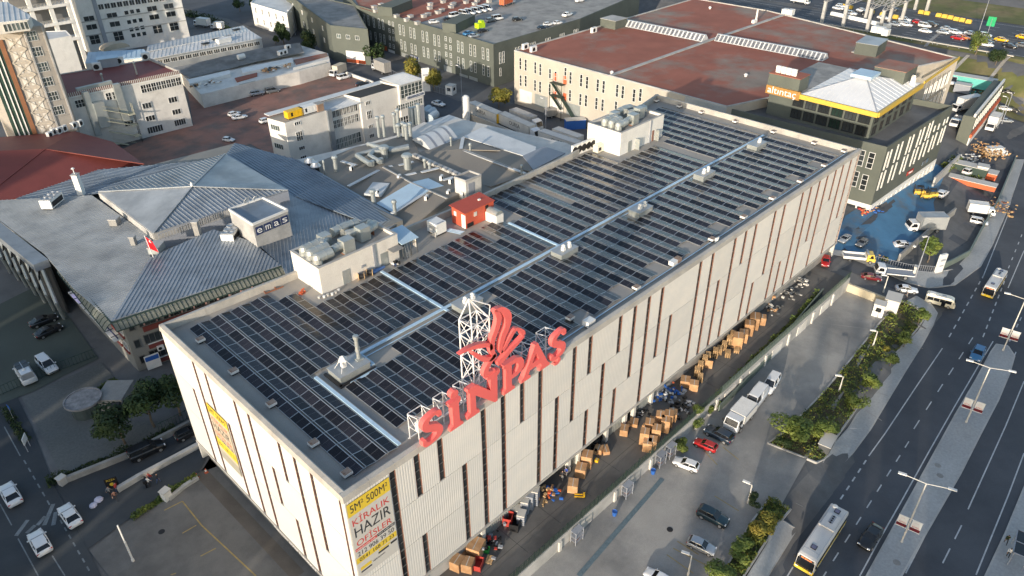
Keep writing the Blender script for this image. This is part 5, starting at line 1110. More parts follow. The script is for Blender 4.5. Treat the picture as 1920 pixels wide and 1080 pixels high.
HL = block('beige_hall', 'large beige hall with patched red roof in fields divided by pale gutters', 'building', [hp[0], hp[1], hp[6], hp[7], hp[8], hp[9]], 0, HZ, 'beige', 'redroof', .35, 'concrete_lt', .4)
wl = Wall(hp[0], hp[1], HL)
SL = dict(fr='wframe', gl='glass')
for cx, cy in ((976, 119), (986, 122), (1004, 127), (1013.5, 130.5), (1060.5, 138), (1070, 146), (1090, 151), (1101, 155), (1121, 160), (1132, 163), (1157.5, 170), (1168, 173), (1189, 179), (1201, 178)): wl.wpx(cx, cy, .95, 3.4, 1, 3, **SL)
for cx, cy in ((976.5, 151), (986, 152), (1003.5, 160), (1013, 163), (1031, 168), (1069, 179), (1088.5, 186.5), (1099, 189), (1118.5, 194), (1130, 197), (1155, 201)): wl.wpx(cx, cy, .95, 3.3, 1, 3, **SL)
for cx, cy in ((1031.5, 138), (1042, 143), (1042, 171)): wl.wpx(cx, cy, .9, 2.8, 1, 2, fr='wframe', gl='glass')
for cx, cy in ((1041.5, 145), (1059.5, 150), (1041, 178), (1059, 182)): wl.bpx('door', cx, cy, 1.2, 2.2, .08, 'orange')
for i, (cx, cy) in enumerate(((986, 181), (1015, 190), (1043, 198), (1075, 207))): wl.bpx('loading_door', cx, cy, 5.0, 3.6, .1, 'galv' if i % 2 else 'white_dirty')
u0, z0 = wl.uz(1285, 183); wl.box('cladding_strip', (u0 + wl.L) / 2, HZ - .75, wl.L - u0, 1.5, .08, 'zinc_lt')
ue, ze = wl.uz(1050, 150); st_ = MB()
for k, z in enumerate((10.2, 6.6)):
    c = wl.pt(ue, z, 1.0); st_.box(c, (4.6, 1.8, .12), wl.rz)
    for s in (-2.2, 2.2): c = wl.pt(ue + s, z / 2, 1.7); st_.box(c, (.12, .12, z), wl.rz)
    a = wl.pt(ue - 1.8, z, 1.4); c = wl.pt(ue + 1.9, z - 3.4, 1.4); st_.bar(a, c, .9, .1); st_.bar(a + Vector((0, 0, 1)), c + Vector((0, 0, 1)), .06, .06)
    for s in (-2.3, 2.3): st_.bar(wl.pt(ue - 2.3, z + 1, 1.85), wl.pt(ue + 2.3, z + 1, 1.85), .05, .05)
a = wl.pt(ue + 2, 6.6, 1.4); c = wl.pt(ue + 8.5, 0, 1.4); st_.bar(a, c, 1.0, .14); st_.bar(a + Vector((0, 0, 1)), c + Vector((0, 0, 1)), .06, .06); st_.build('fire_stair', M['fence_dk'], HL)
b = MB()
for p, q in (((1146, 141), (1335, 74)), ((1335, 74), (1480, 24)), ((1600, 98), (1620, 88))): P, Q = pz([p, q], HZ + .2); b.bar(P, Q, 1.1, .25)
b.build('roof_gutter', M['concrete_lt'], HL)
for p, q, n in (((1160, 44), (1322, 76), 22), ((1345, 74), (1548, 112), 26)):
    P, Q = pz([p, q], HZ + .1); d = (Q - P).normalized(); nn = Vector((-d.y, d.x, 0)); L_ = (Q - P).length
    r = MB(); sec = [(-2.0, 0), (-.4, 1.7), (.4, 1.7), (2.0, 0)]; r.add([e + nn * s + Vector((0, 0, z)) for e in (P, Q) for s, z in sec], [(0, 1, 5, 4), (1, 2, 6, 5), (2, 3, 7, 6), (0, 3, 2, 1), (4, 5, 6, 7)]); r.build('rooflight', M['whitesheet'], HL)
    for i in range(n):
        c = P + d * (L_ * (i + .5) / n)
        for s in (-1, 1): k = MB(); k.add([c + d * e + nn * (s * f) + Vector((0, 0, h + .04)) for e, f, h in ((-.45, 1.9, .1), (.45, 1.9, .1), (.45, .5, 1.6), (-.45, .5, 1.6))], [(0, 1, 2, 3), (3, 2, 1, 0)]); k.build('rooflight_pane', M['greypl'], HL)
def roofbox(parent, name, px, py, z, d, m, rz=0, top=None):
    q = at(px, py, z); b = MB(); b.box((q.x, q.y, z + d[2] / 2), d, rz, 0)
    if top: b.box((q.x, q.y, z + d[2] + .05), (d[0] + .3, d[1] + .3, .1), rz, 1)
    return b.build(name, [M[m], M[top or m]], parent)
roofbox(HL, 'stair_head', 1150, 50, HZ, (6, 6, 2.6), 'greygreen', 0, 'concrete_lt'); roofbox(HL, 'stair_head', 1630, 98, HZ, (9, 6, 3.2), 'greygreen', .1, 'zinc_lt')
b = MB(); q = at(1417, 42, HZ); b.tube(q, q + Vector((0, 0, 4)), .3, 8); b.box(q + Vector((-1, 0, .5)), (2, 1, 1)); b.build('chimney', M['white'], HL)
for px, py in ((1147, 139), (1398, 144), (1331, 17)): q = at(px, py, HZ); b = MB(); b.lathe([(.35, 0), (.35, .5), (.6, .55), (.2, .9)], q, 8); b.build('vent', M['white'], HL)
for px, py in ((985, 92), (1000, 97), (1113, 61)): q = at(px, py, HZ); ac_unit('', q, 0, HL, None, (2.2, .9, 1.6))
for px, py in ((1472, 27), (1482, 28), (1640, 60), (1652, 62), (1660, 66)): q = at(px, py, HZ); bx('roof_unit', M['white'], HL, q + Vector((0, 0, .9)), (2.2, 1.8, 1.8), W=1)
A, B = hp[1], hp[6]
w2 = Wall((hp[5].x, hp[5].y), (hp[6].x, hp[6].y), HL)
b = MB(); b.bar(Vector((hp[5].x, hp[5].y - .15, HZ + .25)), Vector((hp[6].x, hp[6].y - .15, HZ + .25)), .3, .7); b.build('yellow_fascia', M['yellow'], HL)
for i in range(6):
    for k in (0, 1):
        for z in (11.4, 6.6): w2.w(4 + i * (w2.L - 6) / 6 + k * 1.5, z, .5, 3.6, 1, 1, fr='wframe', gl='glass_lt')
PZ = 15.0
pp = pz([(1366, 203), (1664, 276), (1788, 198), (1727, 190)], PZ); TB = 13.6
b1 = at(1632, 255, TB); bl = Vector((b1.x - .6, hp[1].y - 6, 0))
OB = thing('office_building', 'dark grey office building with slit windows, terrace and white hipped roof with yellow fascia', 'building', (150, 15, 0))
P4 = [(q.x, q.y) for q in pp]; b = MB(); b.prism([P4[0], P4[1], P4[2], (P4[2][0] - 1, P4[2][1] + 9), (P4[0][0] + 8, P4[0][1] + 2)], -3.0, TB); b.build('wall', M['greygreen'], OB)
b = MB()
for p, q in ((pp[0], pp[1]), (pp[1], pp[2]), (pp[2], Vector((P4[2][0] - 1, P4[2][1] + 9, 0)))):
    d = Vector((q.x - p.x, q.y - p.y, 0)).normalized(); inn = Vector((-d.y, d.x, 0)) * .15; o = Vector((0, 0, TB + (PZ - TB) / 2 - p.z)); b.bar(Vector((p.x, p.y, 0)) + inn + Vector((0, 0, (TB + PZ) / 2)), Vector((q.x, q.y, 0)) + inn + Vector((0, 0, (TB + PZ) / 2)), .3, PZ - TB)
b.build('parapet', M['greygreen'], OB)
b = MB(); b.prism([(P4[0][0] + .3, P4[0][1] - .3), (P4[1][0] + .3, P4[1][1] + .3), (P4[2][0] - .3, P4[2][1] + .3), (P4[2][0] - 1.2, P4[2][1] + 8.6), (P4[0][0] + 8, P4[0][1] + 1)], TB + .004, TB + .03); b.build('terrace', M['asphalt_old'], OB)
wf = Wall(pp[0], pp[1], OB); wr = Wall(pp[1], pp[2], OB)
for cx, cy in ((1614.5, 296), (1632.5, 301), (1603, 335), (1620, 342)): wf.wpx(cx, cy, 1.3, 3.6, 1, 3, fr='wframe', gl='glass')
for z, ps in ((0, ((1661, 301.5), (1667.5, 297), (1680, 287.5), (1688, 282), (1702, 273), (1709, 268.5), (1722, 259.5), (1729, 254.5), (1739, 247), (1745, 242.5), (1752, 241), (1760, 237), (1770, 229), (1776, 224.5))), (1, ((1649, 340), (1656, 335.5), (1669, 326), (1677, 320.5), (1691, 310), (1698, 305), (1710, 295.5), (1717, 291), (1727, 283), (1735, 277.5), (1745, 269), (1752, 263.5), (1762, 256), (1768, 251)))):
    for i, (px, py) in enumerate(ps):
        sh = (z == 0 and i in (10, 11, 12, 13)); wr.wpx(px, py, .55, 1.5 if sh else 4.2, 1, 2 if not sh else 1, fr='wframe', gl='glass_lt')
wr.box('shop_front', wr.L / 2, -.6, wr.L - .1, 4.2, .12, 'white')
for i in range(14): wr.w(1.6 + i * (wr.L - 3) / 13, -.9, 1.7, 3.0, 2, 1, fr='wframe', gl='glass_lt', d=.125)
wf.box('shop_front', wf.L - 5, -.6, 9.9, 4.2, .12, 'white')
for i in range(4): wf.w(wf.L - 8.6 + i * 2.3, -.9, 1.9, 2.8, 2, 1, fr='dark', gl='glass', d=.125)
u, z = wr.uz(1705, 322); wr.box('shop_sign', u, z, 3.4, 1.0, .12, 'red', .13); wr.text('sign_text', 'idepa', u, z, 2.2, .6, 'text_wh', .28)
u, z = wr.uz(1733, 303); wr.box('shop_sign', u, z, 3.4, 1.0, .12, 'blue_floor', .13)
FZ = 20.2
bk = pz([(1440, 163), (1647, 213), (1731, 157)], FZ); bk = [Vector((q.x, q.y, 0)) for q in bk]; c4 = bk[0] + bk[2] - bk[1]
ex = (bk[0] - bk[1]).normalized(); ey = (bk[2] - bk[1]).normalized()
ins = [bk[0] + ey * 1.0 - ex * .2, bk[1] + ex * 1.0 + ey * 1.0, bk[2] + ex * 1.0 - ey * .2, c4]
b = MB(); b.prism([(q.x, q.y) for q in ins], TB, FZ - .8); b.build('upper_wall', M['greygreen'], OB)
b = MB(); b.prism([(q.x, q.y) for q in (bk[0] + ey * .3, bk[1] + ex * .3 + ey * .3, bk[2] + ex * .3, c4)], FZ - .8, FZ); b.build('upper_deck', M['concrete'], OB)
b = MB(); z_ = Vector((0, 0, FZ - .4)); b.bar(bk[0] + z_ - ex * 8, bk[1] + z_, .5, 1.0); b.bar(bk[1] + z_ + ey * .25, bk[2] + z_, .5, 1.0); b.build('yellow_fascia', M['yellow'], OB)
b = MB(); b.bar(bk[0] + z_ + ex * .3, bk[0] + z_ - ex * 8.02, .56, 1.9); b.build('sign_panel', mat('ochre_panel', (.42, .22, .06), .6), OB)
wq = [bk[0] - ex * 6.0, bk[1], bk[2], bk[2] + ex * 22, bk[0] - ex * 6 + ey * 24]
rc = [Vector((q.x, q.y, FZ + .03)) for q in (bk[0] - ex * 8 + ey * .5, bk[1] + ey * .5 + ex * .5, bk[2] - ey * .3 + ex * .5, bk[0] - ex * 8 + (bk[2] - bk[1]))]; apx = at(1597, 141, FZ + 3.2); cc = (rc[0] + rc[1] + rc[2] + rc[3]) / 4; apx = Vector((cc.x, cc.y, FZ + 3.2))
for i in range(4):
    b = MB(); p, q = rc[i], rc[(i + 1) % 4]; b.add([p, q, apx], [(0, 1, 2)]); o = b.build('roof_slope', M['white'] if False else mat('white_roof_membrane', (.74, .75, .76), .6, .05, .2), OB)
    s = MB(); d = (apx - (p + q) / 2); d.z = 0
    for k in range(1, 14): m_ = p.lerp(q, k / 14); t_ = 1 - abs(k / 7 - 1); e = m_.lerp(apx + (m_ - (p + q) / 2) * 0, 0); s.bar(m_ + Vector((0, 0, .03)), m_ + (apx - (p + q) / 2) * t_ * .98 + Vector((0, 0, .03)), .05, .05)
    s.build('roof_seams', mat('white_roof_membrane', (.74, .75, .76)), OB)['kind'] = 'stuff'
b = MB()
for p in rc: b.bar(p + Vector((0, 0, .06)), apx + Vector((0, 0, .06)), .25, .1)
b.build('hip_cap', M['greypl'], OB)
bx('skylight', M['bluesheet'], OB, apx + Vector((0, 0, .15)), (5.6, 4.6, .7), .02, W=1)
for nm, c, d, m in (('stair_head', bk[0] - ex * 3.5 + ey * 2.6, (5, 7.5, 3.2), 'greygreen'), ('stair_head', bk[2] + ex * 6 - ey * 3, (8, 7, 3.6), 'greygreen')):
    b = MB(); b.box((c.x, c.y, FZ + d[2] / 2), d, math.atan2(ey.y, ey.x), 0); b.box((c.x, c.y, FZ + d[2] + .05), (d[0] + .2, d[1] + .2, .12), math.atan2(ey.y, ey.x), 1); b.build(nm, [M[m], M['redroof']], OB)
for i in range(4): c = bk[0] - ex * (1.2 + i * 1.3) + ey * 1.4; ac_unit('', (c.x, c.y, FZ + 3.35), R(90), OB, None, (1.1, .5, 1.5))
b = MB(); c = bk[2] + ex * 1.6 - ey * 3; b.path([(c.x - .8, c.y, FZ + .2), (c.x - .8, c.y, FZ + 2.4), (c.x - 1.6, c.y - .6, FZ + 2.5), (c.x - 1.8, c.y - 1, FZ + .6)], .28, 8); b.box((c.x - .8, c.y - .3, FZ + 1), (.9, .8, 2)); b.build('exhaust_pipe', M['white'], OB)
wb1 = Wall(ins[0], ins[1], OB); wb2 = Wall(ins[1], ins[2], OB); L1 = wb1.L
for z, gl in ((TB + 1.75, 'glass'), (TB + 4.5, 'glass')):
    for i in range(6): wb1.w(L1 * (.30 + .125 * i) , z, L1 * .105, 2.1, 3, 1, fr='dark', gl=gl if i % 4 != 3 else 'glass_gr')
    for i in range(6): wb2.w(2.2 + i * (wb2.L - 4) / 5.3, z, 2.4 if i % 2 == 0 else 1.6, 2.0, 2, 1, fr='dark', gl='glass')
wb1.text('name_lettering', 'altıntaç', 3.6, FZ - .4, 7.0, 1.9, 'text_wh', 1.45)
GZ = 13.0
gp_ = pz([(668, 12), (925, 86), (1088, 38), (1200, -10), (800, -60), (640, -20)], GZ)
GH = block('grey_hall', 'long grey green hall with paired slit windows and vehicles parked on its roof', 'building', gp_, 0, GZ, 'greygreen', 'concrete', .5, 'greygreen', .4)
rr = pz([(676, 16), (782, 44), (862, 22), (960, -12), (800, -50), (660, -10)], GZ); b = MB(); b.prism([(q.x, q.y) for q in rr], GZ + .052, GZ + .07); b.build('red_roof_field', M['redroof'], GH)
wg = Wall(gp_[0], gp_[1], GH); wg2 = Wall(gp_[1], gp_[2], GH)
for cx, cy in ((673, 31), (683, 36), (691, 38), (701, 42), (711, 44), (718.5, 46.5), (750, 55.5), (757, 57.5), (770, 61), (777, 63), (793, 68), (801, 70), (815, 75), (823, 77), (859.5, 87), (867, 89.5), (882.5, 93.5), (890.5, 95.5), (906, 100), (915, 102.5)): wg.wpx(cx, cy, .95, 3.6, 1, 3, fr='wframe', gl='glass_lt')
for cx, cy in ((695, 66), (704.5, 69), (714, 72), (721, 74), (753, 83), (760, 87), (772.5, 91), (779.5, 93.5), (795, 97), (803, 99.5), (816, 103), (824, 106), (860, 116.5), (869, 119.5), (883.5, 124), (891.5, 126.5), (907, 131), (916, 134)): wg.wpx(cx, cy, .95, 3.4, 1, 3, fr='wframe', gl='glass_lt')
for cx in (730, 737, 836, 844.5):
    for j in range(4):
        cy = (43 if cx < 800 else 72.5) + j * (14 if cx < 800 else 14.5); wg.wpx(cx + j * .5, cy + (cx - (730 if cx < 800 else 836)) * .3, .95, 1.5, 1, 2, fr='wframe', gl='glass_lt')
for i in range(6): wg2.w(3 + i * (wg2.L - 6) / 5, 8.6, .9, 3.6, 1, 3, fr='wframe', gl='glass_lt'); wg2.w(4.5 + i * (wg2.L - 6) / 5, 8.6, .9, 3.6, 1, 3, fr='wframe', gl='glass_lt'); wg2.w(3 + i * (wg2.L - 6) / 5, 4.2, .7, 2.6, 1, 2, fr='wframe', gl='glass_lt')
for cx, cy, m in ((720, 93, 'orange'), (760, 108, 'galv'), (780, 114, 'galv'), (870, 148, 'galv'), (888, 153, 'galv'), (840, 132, 'galv')): wg.bpx('loading_door', cx, cy, 4.2, 3.0, .1, m)
u, z = wg.uz(777, 107); wg.box('company_sign', u, z, 4.6, 1.0, .12, 'text_bl', .1); wg.text('sign_text', 'BELFA', u, z, 3.6, .7, 'text_wh', .24)
u, z = wg.uz(735, 98); wg.box('banner', u, z, 4, 1.6, .06, 'text_wh', .1)
roofbox(GH, 'stair_head', 742, 22, GZ, (14, 6, 3), 'greygreen', .35, 'greygreen'); roofbox(GH, 'stair_head', 861, 53, GZ, (14, 5, 3), 'greygreen', .35, 'greygreen')
for i, (px, py) in enumerate(((702, 16), (715, 12), (743, 5), (762, 8), (770, 34), (744, 33), (763, 40), (783, 46), (803, 30), (822, 26), (806, 18), (821, 26), (829, 22), (849, 12), (874, 7), (846, 16), (895, 5), (917, 5), (807, 11), (795, 33), (705, 23), (831, 6), (851, 10), (890, 10))):
    q = at(px, py, GZ); b = MB(); b.box(q + Vector((0, 0, .5)), (1.6, 1.4, 1.0)); b.box(q + Vector((0, 0, 1.05)), (1.9, 1.7, .12)); b.build('roof_vent', M['concrete_lt'], GH)
rp = pz([(528, -14), (560, 26), (620, 55), (690, 62), (665, 16), (640, -20)], 11)
RB = block('grey_annex', 'grey green annex with small windows at the left end of the grey hall', 'building', [rp[0], rp[2], rp[3], rp[4]], 0, 12, 'greygreen', 'asbestos', .4)
wa = Wall(rp[0], rp[2], RB)
for i in range(4):
    for j in range(2): wa.w(wa.L * (.25 + .2 * i), 9.2 - 4.2 * j, 1.3, 1.6, 2, 1, fr='wframe', gl='glass_lt')
wa2 = Wall(rp[2], rp[3], RB); wa2.box('lobby', wa2.L * .6, 2.2, wa2.L * .5, 4.2, .3, 'white'); wa2.box('lobby_band', wa2.L * .6, .9, wa2.L * .5, 1.2, .4, 'orange')
for i in range(3): wa2.w(wa2.L * (.2 + .25 * i), 9, 1.6, 1.4, 2, 1, fr='wframe', gl='glass_lt')
WN = block('white_annex', 'small white building below the ramp at the top of the photo', 'building', pz([(578, 2), (612, 22), (640, 10), (605, -12)], 7), 0, 7, 'white', 'whitesheet', .3)
MQ = block('white_villa', 'white villa with arched windows and green hipped porch roof', 'building', pz([(470, 6), (538, 26), (560, 0), (500, -24)], 9), 0, 9, 'white', 'whitesheet', .3)
wm = Wall(*pz([(470, 6), (538, 26)], 9), MQ)
for i in range(5):
    for z in (6.8, 2.8): wm.w(wm.L * (.12 + .19 * i), z, 1.1, 2.2, 2, 2, fr='wframe', gl='glass')
q = at(494, 22, 3); b = MB(); b.add([q + Vector(v) for v in ((-4, -3, 1), (4, -3, 1), (4, 3, 1), (-4, 3, 1), (0, 0, 3.2))], [(0, 1, 4), (1, 2, 4), (2, 3, 4), (3, 0, 4)]); b.build('porch_roof', mat('green_roof', (.03, .10, .055), .6), MQ)
WZ = 12.9
wp = pz([(533, 226), (789, 150), (751, 146), (500, 217)], WZ); wp = [Vector((q.x, q.y, 0)) for q in wp]
WC = thing('white_workshop', 'long weathered white workshop with white sheet roof and generators on its end', 'building', tuple((wp[0] + wp[2]) / 2))
e = (wp[1] - wp[0]).normalized(); L_ = (wp[1] - wp[0]).length; dn = (wp[3] - wp[0]); ww = Wall(wp[0], wp[1], WC)
f1, f2, f3 = .275, .52, .81
def wpoly(a, c, d0=0): return [tuple((wp[0] + e * L_ * a - Vector((ww.n.x, ww.n.y, 0)) * d0).xy), tuple((wp[0] + e * L_ * c - Vector((ww.n.x, ww.n.y, 0)) * d0).xy), tuple((wp[0] + e * L_ * c + dn).xy), tuple((wp[0] + e * L_ * a + dn).xy)]
for a, c, z, d0 in ((0, f1, WZ - .6, 0), (f1, f2, WZ - 1.2, .5), (f2, f3, WZ, 0), (f3, 1, WZ + .5, -.6)): b = MB(); b.prism(wpoly(a, c, d0), 0, z); b.build('wall', M['white_dirty'], WC)
b = MB(); b.prism(wpoly(0, f1), WZ - .596, WZ - .55); b.build('terrace_roof', M['roofdeck'], WC)
b = MB(); b.prism(wpoly(f2, f3), WZ + .004, WZ + .04); b.build('felt_roof', M['core'], WC)
zfn = lambda q: WZ - 1.1 + .35 * (ww.A - Vector(q)).dot(ww.n) * -0 + .13 * ((Vector(q) - ww.A).dot(-ww.n))
for a, c, d0 in ((f1, f2, -.3), (f3, 1, -.9)):
    zz = (lambda q, k=(WZ - 1.15 if a == f1 else WZ + .55): k + .10 * ((Vector(q) - ww.A).dot(-ww.n))); b = MB(); b.prism(wpoly(a, c, d0), lambda q: zz(q), lambda q: zz(q) + .12); b.build('sheet_roof', M['whitesheet'], WC)
    s = MB()
    for k in range(1, 16): u = L_ * (a + (c - a) * k / 16); p = ww.pt(u, 0, -d0); q_ = p + dn; s.bar((p.x, p.y, zz(p.xy) + .14), (q_.x, q_.y, zz(q_.xy) + .14), .08, .06)
    s.build('roof_seams', M['whitesheet'], WC)['kind'] = 'stuff'
bk_ = [Vector((*q, 0)) for q in wpoly(0, 1)]; b = MB(); b.bar(bk_[3] + Vector((0, 0, WZ + .2)), bk_[2] + Vector((0, 0, WZ + .2)), 2.2, .2); b.build('back_sheet', M['whitesheet'], WC)
for cx, cy, w, h, c, r in ((557.5, 231, 1.7, .9, 3, 1), (561.5, 255, 1.8, 2.4, 3, 2), (566, 277.5, 1.7, 1.0, 3, 1), (569, 296, 1.7, 1.2, 3, 1), (689.5, 193, 1.6, 1.0, 3, 1), (692.5, 215, 1.7, 2.2, 3, 2), (695, 237, 1.6, 1.0, 3, 1), (697, 254.5, 1.6, 1.1, 3, 1)): ww.wpx(cx, cy, w, h, c, r, gl='glass')
for (q0, q1, n, h, r) in (((614, 218), (668, 203), 9, 2.0, 1), ((616, 238), (670, 222), 9, 2.2, 2), ((626, 273), (674, 259), 7, 2.9, 2)): ww.row(q0, q1, n, 1.45 if n == 9 else 1.75, h, 2, r, fr='wframe', gl='glass' if n == 9 else 'glass_lt', d=-.48)
u0 = L_ * f3; ww.row((744, 201), (785, 189), 6, 1.5, 1.6, 2, 2, d=.62, gl='glass_lt'); ww.row((749, 230), (768, 224), 3, 1.9, 3.4, 2, 3, d=.62, gl='glass')
b = MB(); c = ww.pt((u0 + L_) / 2, WZ - 1.6, .68); b.box(c, (L_ - u0 - .4, .08, 3.6), ww.rz); b.build('glass_front', M['glass_lt'], WC)
for i in range(7): u = u0 + .3 + i * (L_ - u0 - .6) / 6; ww.box('glass_front_mullion', u, WZ - 1.6, .08, 3.6, .08, 'wframe', .72)
for j in range(4): ww.box('glass_front_rail', (u0 + L_) / 2, WZ - 3.2 + j * 1.1, L_ - u0 - .4, .07, .07, 'wframe', .73)
u, z = ww.uz(775, 178); ww.box('company_sign', u, z, 6.5, 1.1, .08, 'text_wh', .82); ww.text('sign_text', 'HIGHMAZI.COM', u, z, 5.6, .7, 'text_bl', .95)
ww.box('downpipe_shaft', L_ * f1 + .6, WZ * .5, 1.3, WZ - 1.0, .9, 'zinc', -.3)
ww.box('grey_recess', L_ * .955, 3.2, 3.6, 6.0, .1, 'greypl', .6)
wle = Wall(wp[3], wp[0], WC)
for z in (10.4, 5.6): wle.w(wle.L * .4, z, 3.2, 1.4, 4, 1, gl='glass_lt')
q = ww.pt(L_ * .07, WZ - .55, -1.6)
for lab, dx, m, nm, wd in (('yellow generator cabinet on the end roof of the white workshop', .09, 'yellowgen', 'generator', 4.4), ('white generator cabinet beside the yellow one on the workshop roof', .185, 'white', 'generator', 4.6)):
    p = ww.pt(L_ * dx, WZ - .55, -1.7); t = thing(nm, lab, 'generator', tuple(p), ww.rz); bx('cabinet', M[m], t, (0, 0, 1.05), (wd, 1.8, 1.7)); bx('base_frame', M['dark'], t, (0, 0, .1), (wd * .95, 1.6, .2))
    for k in (-.25, .1, .3): bx('louvre', M['dark'] if k < 0 else M[m], t, (wd * k, -.91, 1.1), (.5, .03, .9))
p = ww.pt(L_ * .25, WZ - .55, -1.3); t = thing('brick_chimney', 'brown chimney block at the end of the generator terrace', 'chimney', tuple(p), ww.rz); bx('stack', mat('brown_render', (.30, .20, .14), .85, .2, .6), t, (0, 0, .9), (1.8, 1.8, 1.8)); bx('cap', M['concrete'], t, (0, 0, 1.85), (2.0, 2.0, .12))
def flue(label, px, py, z, h, r=.35, group=None, cap=True):
    q = at(px, py, z); t = thing('flue', label, 'chimney', tuple(q), 0, group); b = MB(); b.tube((0, 0, 0), (0, 0, h), r, 10); b.bl('pipe', M['galv'], t)
    if cap: b = MB(); b.lathe([(r, 0), (r * 1.5, .25), (r * 1.5, .5), (r * 1.1, .8)], (0, 0, h), 10); b.bl('cowl', M['galv'], t)
for px, py, h in ((711, 257, 4.4), (721, 256, 4.6), (741, 248, 4.2), (748, 247, 5.0)): flue('tall steel flue standing against the white workshop wall', px, py, 8, h, .38, 'flues against the white workshop')
for px, py, h in ((772, 236, 4.8), (779, 233, 4.6), (786, 232, 5.2)): flue('wide steel flue at the grey right end of the workshop', px, py, 7.5, h, .6, 'wide flues at the workshop end', False)
for px, py, h in ((748, 258, 2.6), (757, 256, 2.8), (763, 265, 3.6), (770, 255, 2.6)): flue('short steel flue with slanted cowl on the shed roof', px, py, 9.2, h, .45, 'flues on the shed roof')
BZ = 9.0
fp = pz([(515, 300), (700, 262), (860, 218), (1062, 262), (1110, 292), (745, 425), (700, 400)], BZ)
BF = thing('beige_factory', 'low factory with beige felt roofs, white strips and a pale blue metal roof patch', 'building', (55, 62, 0))
b = MB(); b.prism([(q.x, q.y) for q in pz([(520, 308), (690, 268), (860, 222), (1062, 268), (1108, 292), (1062, 300), (760, 428)], BZ - .8)], 0, BZ - .8); b.build('wall', M['offwhite'], BF)
def rpoly(pts, m, nm='roof_slope'):
    b = MB(); P = [at(x, y, z) for x, y, z in pts]; o = len(P); n = Vector((0, 0, -.2)); b.add(P + [q + n for q in P], [tuple(range(o))] + [(i, (i + 1) % o, o + (i + 1) % o, o + i) for i in range(o)])
    bm = bmesh.new(); me = b.mesh(nm, M[m] if isinstance(m, str) else m, parent_off(BF)); bm.from_mesh(me); bmesh.ops.recalc_face_normals(bm, faces=bm.faces)
    if [f for f in bm.faces if len(f.verts) == o][0].normal.z < 0: bmesh.ops.reverse_faces(bm, faces=bm.faces)
    bm.to_mesh(me); bm.free(); return inst(nm, me, BF)
rpoly([(560, 318, BZ - .2), (668, 275, BZ - .2), (718, 313, BZ + 1.3), (612, 345, BZ + .6)], 'beigeroof')
rpoly([(668, 275, BZ - .2), (706, 268, BZ - .2), (770, 250, BZ), (792, 300, BZ + .2), (718, 313, BZ + 1.3)], 'beigeroof')
rpoly([(612, 345, BZ + .6), (718, 313, BZ + 1.3), (772, 343, BZ + 1.3), (700, 402, BZ - .2), (640, 372, BZ - .2)], 'beigeroof')
rpoly([(718, 313, BZ + 1.3), (792, 300, BZ + .2), (862, 330, BZ + .2), (772, 343, BZ + 1.3)], 'beigeroof')
rpoly([(772, 343, BZ + 1.3), (862, 330, BZ + .2), (905, 345, BZ + .2), (840, 372, BZ + 1.3)], 'beigeroof')
rpoly([(772, 343, BZ + 1.3), (840, 372, BZ + 1.3), (752, 425, BZ - .4), (700, 402, BZ - .2)], 'beigeroof')
rpoly([(840, 372, BZ + 1.3), (905, 345, BZ + .2), (960, 352, BZ - .3), (770, 428, BZ - .5), (752, 425, BZ - .4)], 'beigeroof')
rpoly([(778, 288, BZ + .4), (868, 258, BZ + .4), (938, 282, BZ + 1.2), (862, 280, BZ + 1.2)], 'beigeroof')
rpoly([(778, 288, BZ + .4), (864, 280, BZ + 1.2), (960, 315, BZ + 1.2), (980, 330, BZ + .6), (920, 350, BZ + .2), (865, 335, BZ + .2)], 'beigeroof')
rpoly([(864, 280, BZ + 1.2), (868, 256, BZ + .4), (1000, 300, BZ + .6), (1000, 322, BZ + .6), (960, 315, BZ + 1.2)], 'beigeroof')
rpoly([(868, 256, BZ + .8), (905, 238, BZ + .8), (1005, 275, BZ + .8), (1003, 298, BZ + .8), (985, 293, BZ + .8)], 'whitesheet', 'white_roof')
rpoly([(980, 292, BZ + .82), (1020, 274, BZ + .82), (1060, 287, BZ + .82), (1000, 318, BZ + .82)], 'greypl', 'service_deck')
BL = [((705, 381), (770, 342), (790, 350), (722, 397)), ((775, 341), (802, 335), (831, 347), (798, 352))]
rpoly([(705, 381, BZ + .4), (772, 341.5, BZ + 1.42), (804, 357, BZ + 1.42), (735, 397, BZ + .4)], 'bluesheet', 'metal_patch'); rpoly([(773, 341, BZ + 1.42), (803, 334, BZ + 1.), (832, 348, BZ + .95), (800, 356, BZ + 1.4)], 'bluesheet', 'metal_patch')
b = MB()
for p, q in (((653, 349), (720, 314)), ((640, 302), (668, 310)), ((722, 314), (736, 311)), ((750, 331), (780, 324)), ((748, 310), (775, 303)), ((790, 323), (822, 315)), ((830, 338), (850, 332)), ((735, 400), (800, 360)), ((868, 258), (864, 280)), ((864, 280), (985, 325))): P, Q = at(*p, BZ + 1.1), at(*q, BZ + 1.1); b.bar(P, Q, .8, .12)
b.build('white_roof_strip', M['whitesheet'], BF)
b = MB()
for p, q in (((718, 313), (772, 343)), ((772, 343), (838, 372))): P, Q = at(*p, BZ + 1.35), at(*q, BZ + 1.35); b.bar(P, Q, .35, .16)
for p, q in (((775, 290), (865, 330)),): P, Q = at(*p, BZ + .8), at(*q, BZ + .8); b.bar(P, Q, 1.1, .6)
b.build('roof_ridge', M['concrete_lt'], BF)
for i in range(9): q = at(779 + i * 9.5, 293 + i * 4.2, BZ + 1.1); bx('ridge_block', M['concrete'], BF, q, (.7, .5, .35), .5, W=1)
P = at(707, 355, BZ + .9); bx('skylight', M['whitesheet'], BF, P, (5.5, 3.6, .5), .6, W=1)
